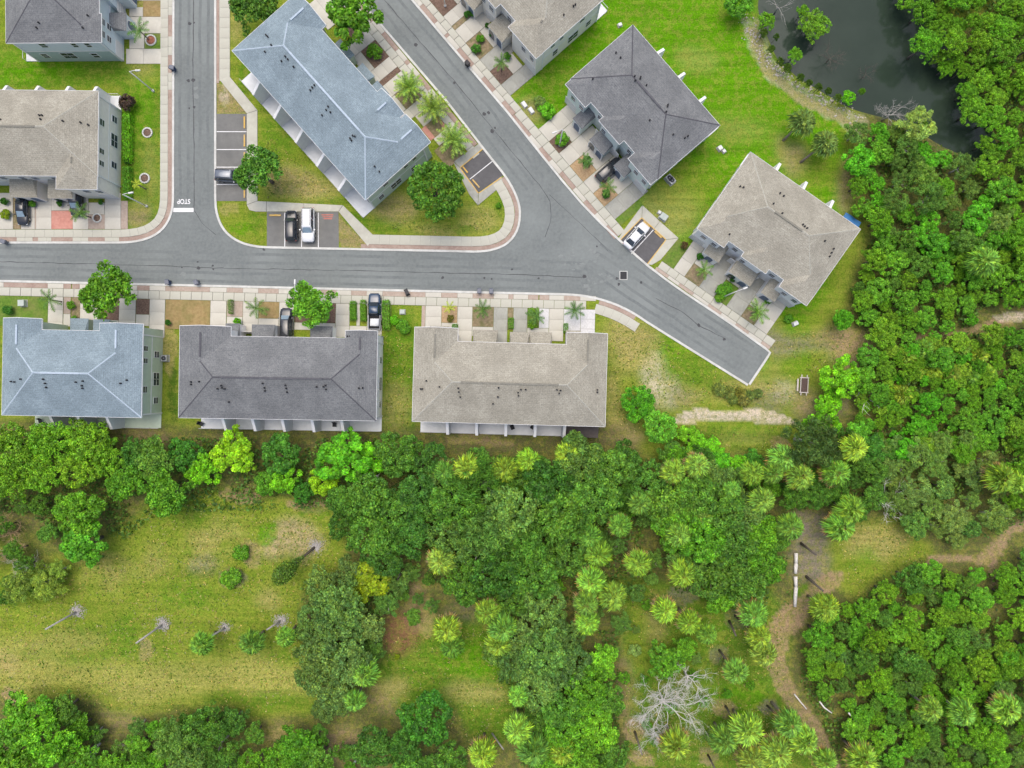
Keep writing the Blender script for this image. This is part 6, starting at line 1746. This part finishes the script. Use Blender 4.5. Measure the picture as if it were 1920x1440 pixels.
GR = [
 ("round fan palm in the row at the top of the grove, right of the woods", "row of round palms", [(1411, 888, 26), (1451, 888, 22), (1501, 894, 26), (1470, 861, 24)]),
 ("pale fan palm at the edge of the woods left of the row of round palms", "palms at the top edge of the woods", [(1263, 886, 24), (1307, 873, 24), (1372, 919, 20), (1320, 973, 22)]),
 ("fan palm half sunk in the trees above the white log line", "palms above the white log line", [(1430, 938, 27), (1482, 988, 24), (1272, 1002, 26), (1280, 1077, 26)]),
 ("fan palm in the column running down the right side of the central woods", "palm column in the woods", [(1199, 946, 24), (1163, 986, 24), (1105, 1007, 27), (1122, 1040, 28), (1107, 1090, 26), (1099, 1132, 26), (1101, 1167, 26)]),
 ("round fan palm standing on the grass right of the palm column", "two round palms on the grass", [(1197, 1057, 27), (1149, 1117, 27)]),
 ("fan palm in the slanting trio above the dead tree", "slanting palm trio", [(1247, 1144, 26), (1292, 1167, 27), (1326, 1190, 22)]),
 ("fan palm in the group left of the trail, right of the slanting trio", "palms left of the trail", [(1413, 1152, 24), (1424, 1194, 24), (1434, 1227, 24)]),
 ("fan palm in the large group at the bottom right of the grove", "bottom grove palms", [(1480, 1357, 29), (1401, 1369, 29), (1359, 1388, 26), (1457, 1411, 29), (1509, 1390, 24), (1547, 1427, 26), (1409, 1425, 26), (1267, 1398, 26)]),
 ("fan palm along the top of the central woods below the tan row", "palms along the woods' top", [(832, 884, 22), (876, 880, 25), (947, 880, 22), (990, 865, 20), (1063, 852, 22)]),
 ("fan palm in the trio by the mown grass below the central woods", "palm trio by the mown grass", [(913, 1148, 22), (942, 1178, 27), (934, 1207, 24)]),
 ("fan palm of the stacked pair standing alone on the middle grass", "stacked palm pair", [(838, 1180, 23), (847, 1211, 22)]),
 ("fan palm of the pair below the grey green stand", "palm pair below the grey green stand", [(682, 1262, 26), (665, 1315, 24)]),
 ("fan palm at the left edge of the lower centre clump", "palms left of the lower centre clump", [(972, 1307, 22), (970, 1369, 24), (1001, 1407, 28), (1055, 1410, 24)]),
 ("fan palm in the lower right thicket near the corner", "palms in the lower right thicket", [(1806, 1337, 28), (1887, 1330, 27), (1746, 1331, 24), (1617, 1425, 26)]),
 ("fan palm at the right edge above the trail's end", "right edge palms", [(1877, 896, 25), (1907, 906, 24)]),
 ("fan palm beside the dirt patch right of the white log line", "palm pair by the dirt patch", [(1597, 955, 27), (1577, 988, 26)]),
]
for lab, grp, pts in GR:
    for x, y, rp in pts: sabal(x, y, rp, lab, grp)
for x, y, rp, lab in [(1567, 886, 27, "round fan palm standing apart right of the palm row"), (1602, 840, 30, "large fan palm under the lime trees"), (1547, 1140, 26, "lone round fan palm between the trail and the lower right thicket"), (1380, 1261, 24, "lone fan palm right of the dead tree, by a bare trunk"), (826, 1052, 27, "lone round fan palm at the left edge of the central woods"), (961, 934, 20, "pale fan palm in the middle of the central woods"), (905, 1415, 25, "round fan palm at the bottom edge centre"), (1845, 490, 32, "large fan palm standing in the right hand thicket")]:
    sabal(x, y, rp, lab, None, c=SAB if x != 961 else (.20, .24, .08))
for x, y, rp, lab in [(378, 1208, 24, "left of three leaning palms on the clearing's grass"), (472, 1206, 24, "middle of three leaning palms on the clearing's grass"), (535, 1196, 21, "right of three leaning palms on the clearing's grass")]:
    sabal(x, y, rp, lab, None, h=5.0, c=(.13, .22, .05))
fill([(1700, 650), (1840, 640), (1860, 720), (1720, 730)], 0, 10, 12, [('oak', OAK)], "x", "x", 1)
for x, y in [(1700, 668), (1732, 655), (1765, 662), (1800, 655), (1835, 668), (1715, 700), (1750, 695), (1785, 700), (1820, 705), (1690, 740), (1850, 700)]:
    sabal(x, y, 20, "low fan palm in the palmetto patch right of the dirt patch", "palmetto patch", h=1.6, c=(.16, .235, .045))
for k, (x, y) in enumerate([(1350, 730), (1368, 736), (1388, 738), (1405, 742), (1422, 738), (1375, 748), (1395, 750)]):
    sabal(x, y, 12, "small dull palmetto in the row at the corner of the road's end", "palmetto row at the road's end", h=.7, c=(.16, .17, .06))

# leaning palms on the lawn behind the right hand row
for (bx, by, tx, ty, lab) in [(1468, 264, 1505, 228, "left of the two leaning palms on the lawn by the pond"), (1500, 305, 1548, 268, "right of the two leaning palms on the lawn by the pond")]:
    b0 = Vector(P(bx, by)); h = 4.2; t0 = Vector(P(tx, ty, h))
    dv = t0 - b0
    r = empty("leaning_palm", (b0.x, b0.y, 0), math.atan2(dv.y, dv.x), lab, "palm")
    L = dv.length
    MB().tube([(0, 0, -.2), (L * .35, 0, .9), (L * .7, .05, 2.4), (L, 0, h)], [.22, .18, .17, .2], 8).build("trunk", M['palm_trunk'], r)
    k = link("crown", SC[0] if tx < 1520 else SC[2], r, (L, 0, h)); k.color = (.23, .36, .09, 1); k.scale = (1.2, 1.2, 1.1)
# dead palm poles and mulch circles on the clearing
def mulch_circle(root, seed, R=1.25):
    """ragged round of dropped grey fronds and bark"""
    r_ = np.random.default_rng(seed); n = 420
    a_ = r_.uniform(0, 6.283, n); q = np.abs(r_.normal(0, .48, n)) * R
    pos = np.stack([np.cos(a_) * q, np.sin(a_) * q, .03 + .12 * np.exp(-q * 1.5) + r_.uniform(0, .05, n)], -1)
    link("mulch_circle", quads_mesh("mulch_circle", leaves(pos, unit(r_.normal(size=(n, 3)) * .25 + np.array([0, 0, 1])), .34, .09, r_), M['bark_pale']), root)
def snag(bx, by, tx, ty, lab, h=4.8, circle=True, mat='bark_pale', rad=.15):
    b0 = Vector(P(bx, by)); t0 = Vector(P(tx, ty, h)); dv = t0 - b0
    r = empty("bare_palm_trunk", (b0.x, b0.y, 0), 0, lab, "dead palm")
    MB().tube([(0, 0, -.2), (dv.x * .5, dv.y * .5, h * .5), (dv.x, dv.y, h)], [rad * 1.3, rad, rad * .85], 8).build("trunk", M[mat], r)
    if circle:
        mulch_circle(r, int(bx))
snag(145, 1146, 85, 1180, "bare palm trunk with grey mulch circle, leftmost on the clearing")
snag(306, 1170, 255, 1206, "bare palm trunk with grey mulch circle, second from the left on the clearing", 4.6)
snag(423, 1176, 395, 1194, "leaning trunk with grey mulch circle above the left leaning palm", 3)
snag(527, 1163, 500, 1181, "leaning trunk with grey mulch circle above the middle leaning palm", 3)
snag(1501, 1018, 1530, 1040, "upper dark bare trunk on the dirt patch by the white log", 4, False, 'bark', .18)
snag(1511, 1080, 1543, 1108, "lower dark bare trunk on the dirt patch by the white log", 4, False, 'bark', .18)
snag(1367, 1163, 1380, 1192, "left dark trunk on the bare spot by the palms left of the trail", 4, False, 'bark', .16)
snag(1377, 1153, 1402, 1177, "right dark trunk on the bare spot by the palms left of the trail", 4, False, 'bark', .16)
snag(1348, 1218, 1364, 1240, "dark trunk leading to the lone palm right of the dead tree", 4, False, 'bark', .16)
snag(1360, 1323, 1374, 1347, "dark trunk on the bare spot below the dead tree's right side", 4, False, 'bark', .15)
snag(1438, 1323, 1458, 1341, "dark trunk beside the lower trail's left bend", 4, False, 'bark', .15)
snag(1190, 1371, 1204, 1415, "bare trunk left of the bottom palms, below the dead tree", 5, False, 'palm_trunk', .15)
snag(1327, 1415, 1340, 1440, "dark trunk at the bottom edge among the grove palms", 4, False, 'bark', .15)
snag(922, 1375, 944, 1405, "pale bare trunk beside the round palm at the bottom edge", 3, False, 'bark_pale', .12)
# vine covered trunk
b0 = Vector(P(592, 1024)); h = 5.6; t0 = Vector(P(524, 1082, h)); dv = t0 - b0
r = empty("vine_covered_palm", (b0.x, b0.y, 0), 0, "vine covered leaning trunk with grey mulch circle on the clearing", "tree")
MB().tube([(0, 0, -.2), (dv.x * .5, dv.y * .5, h * .5), (dv.x, dv.y, h)], [.22, .18, .15], 8).build("trunk", M['bark'], r)
mulch_circle(r, 77)
nr_ = np.random.default_rng(5)
cc = np.array([[dv.x * t, dv.y * t, h * t] for t in np.linspace(.3, 1.0, 9)]); rb_ = np.array([.2, .3, .5, .7, .9, 1.2, 1.4, 1.5, 1.2])
vm = quads_mesh("vine", leaf_cloud(nr_, cc, rb_, 1800, .3, .2), M['leaf']); k = link("vine", vm, r); k.color = (.11, .22, .03, 1)

# ---- feather palms
def frond(V, base, azm, el_, L, wd, n, droop, r, twist=.5):
    d = Vector((math.cos(azm) * math.cos(el_), math.sin(azm) * math.cos(el_), math.sin(el_)))
    side = Vector((-math.sin(azm), math.cos(azm), 0))
    p = Vector(base); pts = []
    for k in range(n + 1):
        pts.append((p.copy(), d.copy())); p = p + d * (L / n); d = (d + Vector((0, 0, -droop / n))).normalized()
    for k in range(n):
        a, da = pts[k]; b, _ = pts[k + 1]
        V += [a + side * .03, b + side * .02, b - side * .02, a - side * .03]
        t = k / n
        l = wd * (math.sin(math.pi * min(1, .15 + t * .85)) ** .6) * r.uniform(.85, 1.1)
        for s in (-1, 1):
            o = (side * s + da * .75 + Vector((0, 0, r.uniform(-.35, .25)))).normalized()
            w = da * (L / n * .42)
            q = a + (b - a) * .3
            V += [q - w, q + w, q + o * l + w * .35 + Vector((0, 0, -.12 * l)), q + o * l - w * .1 + Vector((0, 0, -.12 * l))]
def feather_crown(seed, nf, L, wd, n, el0, el1, droop):
    r = random.Random(seed); V = []
    for k in range(nf):
        azm = (k * 2.39996 if nf > 12 else 2 * math.pi * k / nf) + r.uniform(-.2, .2)
        e = math.radians(el0 + (el1 - el0) * (k / max(1, nf - 1)) + r.uniform(-6, 6))
        frond(V, (0, 0, 0), azm, e, L * r.uniform(.85, 1.08), wd, n, droop, r)
    return quads_mesh("feather_crown", np.array([tuple(v) for v in V]), M['leaf_palm'])
DP = [feather_crown(s, 34, 2.6, .46, 14, 70, -12, .7) for s in (1, 2)]
FP = [feather_crown(s, nf, 1.8, .46, 11, 45, 12, .9) for s, nf in ((3, 7), (4, 8), (5, 9))]
DTR = palm_trunk(2.4, .3, .28); FTR = palm_trunk(2.6, .1, .08)
def feather(px, py, rp, label, kind='yard', h=None, c=None, group=None, name=None):
    dat = kind == 'date'
    h = h or (2.4 if dat else 2.6)
    x, y = P(px, py, h)
    r = empty("date_palm" if dat else "feather_palm", (x, y, .05), tr_rng.uniform(0, 6.28), label, "palm", group)
    t = link("trunk", DTR if dat else FTR, r); t.scale = (1, 1, h / (2.4 if dat else 2.6))
    k = link("crown", tr_rng.choice(DP if dat else FP), r, (0, 0, h)); s = rp / (30.0 if dat else 21.0)
    k.scale = (s, s, s); k.color = jitter(c or ((.15, .22, .06) if dat else (.05, .10, .026)), .08)
feather(767, 163, 31, "uppermost of the three feather palms along the diagonal road", 'date')
feather(812, 202, 33, "middle of the three feather palms along the diagonal road", 'date', c=(.13, .19, .05))
feather(851, 262, 33, "lowest of the three feather palms, next to the small parking lot", 'date')
for x, y, rp, lab in [(95, 562, 22, "feather palm before the sage green row at the left"), (481, 578, 22, "feather palm before the charcoal roofed white row"), (843, 577, 13, "small yellowish palm in the first bed of the tan centre row"),
                      (905, 580, 19, "feather palm in the second bed of the tan centre row"), (1005, 593, 20, "feather palm by the white gravel of the tan centre row"), (1078, 582, 20, "feather palm on the white pad at the end of the tan centre row"),
                      (150, 400, 22, "feather palm in front of the cream row at the left edge"), (262, 58, 24, "feather palm beside the pale blue row in the corner"), (940, 118, 17, "feather palm in the lowest bed of the cream row at the top"),
                      (1140, 352, 19, "feather palm in the golden bed beside the black suv"), (1098, 303, 17, "feather palm in the golden bed of the mint green row"), (1320, 505, 19, "feather palm in the first bed of the right hand row"), (1420, 584, 25, "feather palm in the last bed of the right hand row"), (256, 345, 10, "small yellow palm in the lower tree ring on the lawn")]:
    feather(x, y, rp, lab, c=(.20, .24, .03) if 'yellow' in lab else ((.07, .145, .025) if x > 1300 else None))

# ---- shrubs and hedges
def shrub_mesh(seed, n, sx, sy, sz, ln, wd, boxy=False):
    r = np.random.default_rng(seed)
    if boxy:
        p = r.uniform(-1, 1, (n, 3)); ax = r.integers(0, 3, n); p[np.arange(n), ax] = np.sign(p[np.arange(n), ax]); p[:, 2] = np.abs(p[:, 2])
        nrm = np.zeros((n, 3)); nrm[np.arange(n), ax] = np.sign(p[np.arange(n), ax]); p = p * (1 + r.normal(size=(n, 1)) * .06)
    else:
        c, rb = crown_blobs(r, .8, .45, .5, 26, (.22, .34), 3, .1)
        k = r.integers(0, len(c), n); d = unit(r.normal(size=(n, 3))); d[:, 2] = np.where(d[:, 2] < -.4, -d[:, 2], d[:, 2])
        p = c[k] + d * rb[k][:, None]; nrm = d; p[:, 2] = np.maximum(p[:, 2], .02)
    nrm = unit(nrm + r.normal(size=(n, 3)) * .45 + np.array([0, 0, .3]))
    p = p * np.array([sx, sy, sz])
    return quads_mesh("shrub", leaves(p, nrm, ln, wd, r), M['leaf'])
SH = [shrub_mesh(s, 1100, 1, 1, 1, .2, .13) for s in (1, 2, 3)]
HG = shrub_mesh(9, 1500, .5, 1, 1, .11, .08, True)
STEM = MB().tube([(0, 0, -.05), (0.02, 0, .25), (0, 0, .5)], [.05, .045, .03], 6).mesh("stem", M['bark'])
def shrub(px, py, rp, label, c=MID, h=1.0, name="shrub", group=None):
    x, y = P(px, py, h * .6)
    r = empty(name, (x, y, .05), tr_rng.uniform(0, 6), label, "shrub", group)
    s = rp / 12.0 * 1.0
    r.scale = (s, s, h)
    link("stem", STEM, r); k = link("foliage", tr_rng.choice(SH), r); k.color = jitter(c, .08)
def hedge(px, py, w, l, deg, label, c=MID, h=1.1):
    x, y = P(px, py, h * .7)
    r = empty("hedge", (x, y, .05), math.radians(deg), label, "hedge")
    r.scale = (w / 12.0, l / 24.0, h)
    link("stem", STEM, r); k = link("foliage", HG, r); k.color = jitter(c, .06)
for a in [(237, 192, 19, "dark purple shrub beside the cream row's rear corner", (.055, .035, .045), 2.2), (702, 97, 19, "round clipped shrub in the mulch bed before the diagonal row", MID, 1.5), (885, 25, 9, "upper left shrub in the narrow strip of the cream row at the top", DEEP, 1.0),
          (876, 27, 8, "lower left shrub in the narrow strip of the cream row at the top", DEEP, 1.0), (901, 73, 10, "round green shrub in the middle bed of the cream row at the top", MID, 1.0), (893, 92, 12, "darker shrub in the middle bed of the cream row at the top", DEEP, 1.0), (913, 48, 6, "tiny shrub at the cream row's entry", DEEP, .8), (922, 64, 7, "small shrub at the walkway of the cream row at the top", DEEP, .8),
          (951, 106, 9, "shrub behind the feather palm of the cream row at the top", DEEP, 1.1), (1026, 206, 20, "loose bright green bush at the corner of the mint green row", BRI, 1.4), (1012, 190, 14, "pale scraggly bush left of the mint green row", OLV, 1.2), (1055, 262, 17, "green bush round the street lamp of the mint green row", MID, 1.3),
          (1100, 302, 12, "glossy bush under the palm in the golden bed", DEEP, 1.1), (1137, 363, 11, "low bush under the palm by the black suv", DEEP, .9), (1313, 481, 9, "round shrub by the first porch of the right hand row", DEEP, 1.1), (1357, 543, 19, "green bush in the lawn bed of the right hand row", MID, 1.3), (1350, 558, 12, "olive bush at the front of the right hand row's lawn bed", MANY, .9),
          (1440, 565, 8, "shrub by the last porch of the right hand row", MID, 1.0), (1283, 460, 9, "reddish brown shrub at the corner of the right hand row", (.10, .06, .04), 1.2), (1373, 525, 6, "small shrub at the middle porch of the right hand row", DEEP, .9), (445, 602, 9, "bright clipped shrub before the charcoal roofed row's left porch", BRI, 1.3),
          (998, 608, 12, "yellow green bush beside the gravel of the tan centre row", MANY, 1.1), (997, 584, 9, "spotted bush at the top of the gravel bed", MANY, .8), (845, 597, 9, "dull bush in the first bed of the tan centre row", (.12, .10, .03), .7), (315, 605, 7, "dark shrub at the corner of the sage green row", DEEP, 1.0),
          (15, 582, 12, "dark bush on the lawn at the left edge", DEEP, 1.1), (133, 572, 10, "olive bush beside the sage green row's palm", MANY, 1.0), (140, 598, 8, "small bush by the sage green row's porch", MID, .9), (10, 402, 12, "yellow bush at the left edge before the cream row", YEL, 1.0), (8, 378, 9, "green bush at the left edge by the cream row's porch", DEEP, 1.0),
          (189, 379, 6, "tiny shrub by the cream row's corner", DEEP, .7), (61, 382, 8, "square clipped shrub right of the black sedan", MID, 1.0), (112, 382, 7, "square clipped shrub before the cream row's porch", DEEP, 1.0), (238, 302, 8, "dark round shrub between the two hedges on the lawn", OAKD, 1.0), (757, 612, 17, "loose green bush in the gap between the middle rows", MID, 1.3), (740, 600, 12, "small green bush by the hedge between the middle rows", BRI, 1.1),
          (452, 1036, 20, "green bush in the upper mulch patch of the clearing", MID, 1.6), (432, 1083, 25, "rounded bush with yellow tips in the clearing's mulch ring", MANY, 1.8), (1575, 598, 14, "shrub below the small vivid tree", TEAL, 1.2), (1479, 598, 11, "low leafy plant at the right hand row's corner", MID, .7), (1190, 1218, 16, "greyish scrub above the green tree by the dead tree", OLV, 1.0),
          (745, 1231, 7, "small yellow bush on the mown grass by the log", YEL, .7), (935, 385, 7, "small bush at the tip of the grassy island", MID, .7), (640, 655, 1, "", MID, .1)]:
    if a[3]: shrub(*a)
for a in [(239, 258, 14, 82, 0, "upper long hedge along the cream row's side wall", BRI), (238, 342, 13, 54, 0, "lower hedge along the cream row's side wall", MID), (662, 582, 11, 32, 2, "left of three small hedges by the navy pickup", MID), (681, 582, 10, 36, 2, "middle of three small hedges by the navy pickup", MID), (724, 590, 13, 50, 2, "hedge right of the navy pickup", MID),
          (958, 606, 10, 18, 0, "short clipped hedge between two driveways of the tan row", MID), (1061, 615, 8, 16, 0, "narrow hedge by the white pad of the tan row", MID), (432, 575, 7, 24, 0, "thin hedge in the pinkish bed", OAK), (853, 612, 10, 8, 0, "tiny hedge by the first driveway of the tan row", MID)]:
    hedge(*a)

# ---- undergrowth, grass and stones that nobody could count
def region_pts(polys, n, seed, clump=None):
    r = np.random.default_rng(seed); out = []
    areas = []
    for p in polys:
        x0, x1 = min(q[0] for q in p), max(q[0] for q in p); y0, y1 = min(q[1] for q in p), max(q[1] for q in p)
        areas.append((x1 - x0) * (y1 - y0))
    for p, a in zip(polys, areas):
        m = int(n * a / sum(areas))
        x0, x1 = min(q[0] for q in p), max(q[0] for q in p); y0, y1 = min(q[1] for q in p), max(q[1] for q in p)
        X, Y = r.uniform(x0, x1, m), r.uniform(y0, y1, m)
        k = inside([(float(a_), float(b_)) for a_, b_ in p], X, Y)
        out.append(np.stack([X[k], Y[k]], -1))
    return np.concatenate(out)
def gz(X, Y):
    ix = np.clip(((X - GX0) / STEP).astype(int), 0, XX.shape[1] - 1); iy = np.clip(((Y - GY0) / STEP).astype(int), 0, XX.shape[0] - 1)
    return Z[iy, ix], BREAK[iy, ix]
kk = CAM_H / FPX
WOODS = [[(-60, 800), (320, 820), (700, 820), (780, 860), (1180, 850), (1240, 870), (1180, 1120), (880, 1130), (620, 950), (300, 960), (180, 1060), (60, 960), (-60, 960)], [(1200, 880), (1500, 880), (1640, 930), (1460, 960), (1480, 1130), (1260, 1110)],
         [(1620, 480), (1660, 240), (1760, 280), (1880, 310), (1960, 300), (1960, 580), (1780, 620), (1600, 610)], [(1610, 650), (1960, 605), (1960, 960), (1860, 1000), (1760, 1020), (1650, 960), (1600, 850)], [(1500, 1200), (1690, 1060), (1830, 1070), (1960, 1070), (1960, 1460), (1590, 1460), (1500, 1280)], [(560, 1090), (700, 1060), (720, 1200), (680, 1330), (600, 1340)], [(940, 1180), (1160, 1180), (1160, 1460), (980, 1460)], [(1680, -40), (1960, -40), (1960, 320), (1880, 310), (1810, 150)]]
pts = region_pts(WOODS, 90000, 4)
zz, bb = gz(pts[:, 0], pts[:, 1])
keep = (bb > .42) & ~((pts[:, 0] > 1690) & (pts[:, 0] > 1830) & (pts[:, 1] > 575) & (pts[:, 1] < 620)); pts, zz = pts[keep], zz[keep]
r = np.random.default_rng(8); n = len(pts)
pos = np.stack([(pts[:, 0] - 960) * kk, (720 - pts[:, 1]) * kk, zz + r.uniform(.05, 1.35, n) ** 1.6], -1)
um = quads_mesh("undergrowth", leaves(pos, unit(r.normal(size=(n, 3)) * .5 + np.array([0, 0, 1])), .5, .3, r), M['leaf'])
o = tag(link("undergrowth", um), "low dark green undergrowth on the woods' floor", "undergrowth", kind="stuff"); o.color = (.10, .20, .03, 1)
CLEAR = [[(0, 1080), (120, 1060), (250, 960), (420, 920), (610, 955), (640, 1060), (570, 1130), (570, 1300), (480, 1345), (250, 1335), (100, 1310), (0, 1310)], [(1140, 600), (1200, 612), (1395, 728), (1480, 700), (1500, 780), (1480, 850), (1250, 840), (1150, 790)], [(720, 1200), (900, 1170), (970, 1310), (900, 1400), (740, 1330)], [(1160, 1100), (1460, 1100), (1470, 1290), (1540, 1450), (1180, 1450)], [(1560, 980), (1700, 980), (1740, 1045), (1600, 1130)], [(1460, 640), (1560, 600), (1620, 680), (1520, 700)], [(722, 620), (770, 625), (768, 810), (724, 810)], [(500, 240), (640, 375), (500, 370)], [(860, 400), (940, 390), (930, 430), (760, 440), (720, 420)]]
def blades(name, n, ln, wd, colr, label, seed, hi, thr):
    pts = region_pts(CLEAR, n, seed); zz, bb = gz(pts[:, 0], pts[:, 1])
    keep = (bb > thr[0]) & (bb < thr[1]) & ~((pts[:, 0] > 1250) & (pts[:, 0] < 1510) & (pts[:, 1] > 762) & (pts[:, 1] < 800)); pts, zz = pts[keep], zz[keep]
    r = np.random.default_rng(seed); n = len(pts)
    pos = np.stack([(pts[:, 0] - 960) * kk, (720 - pts[:, 1]) * kk, zz + r.uniform(.02, hi, n)], -1)
    m_ = quads_mesh(name, leaves(pos, unit(r.normal(size=(n, 3)) * .7 + np.array([0, 0, 1])), ln, wd, r), M['leaf'])
    o = tag(link(name, m_), label, "grass", kind="stuff"); o.color = colr
blades("green_grass_tufts", 14000, .36, .16, (.15, .26, .025, 1), "short green grass tufts of the clearings", 31, .15, (.30, .62))
blades("dry_grass_tufts", 16000, .34, .12, (.42, .36, .16, 1), "dry straw coloured grass tufts of the clearings", 32, .12, (.45, .9))
for k_, (x, y, q) in enumerate([(1432, 62, 9), (1446, 92, 8), (1462, 116, 9), (1476, 128, 10), (1500, 146, 9), (1516, 156, 8), (1534, 164, 9), (1552, 172, 8), (1570, 184, 9), (1455, 70, 7)]):
    tree('mangr', x, y, q, (.055, .10, .02), "low dark bush in the strip along the pond's near bank", "low bushes along the pond's bank", hs=.8, cat="shrub", name="bank_shrub")
# rubble along the pond bank
r = random.Random(6); rb = MB()
bank = [(1400, 36), (1415, 80), (1445, 122), (1490, 158), (1540, 184), (1590, 208), (1610, 226)]
def stone(x, y, z, s):
    vs = []
    for a, b, c in ((1, 0, 0), (-1, 0, 0), (0, 1, 0), (0, -1, 0), (0, 0, 1), (0, 0, -1)):
        k = s * r.uniform(.7, 1.2); vs.append((x + a * k, y + b * k, z + c * k * .6))
    rb.add(vs, [(0, 2, 4), (2, 1, 4), (1, 3, 4), (3, 0, 4), (2, 0, 5), (1, 2, 5), (3, 1, 5), (0, 3, 5)])
bw_ = resample(bank, 1.0)
for _ in range(360):
    p = r.choice(bw_); x, y = p.x + r.gauss(0, 8), p.y + r.gauss(0, 8) - 2
    q = P(x, y); z0, _b = gz(np.array([x]), np.array([y]))
    stone(q[0], q[1], float(z0[0]) + .05, r.choice((.07, .09, .13, .2)))
o = tag(rb.build("shore_rubble", M['rock']), "pale rubble stones along the pond's bank", "rubble", kind="stuff")
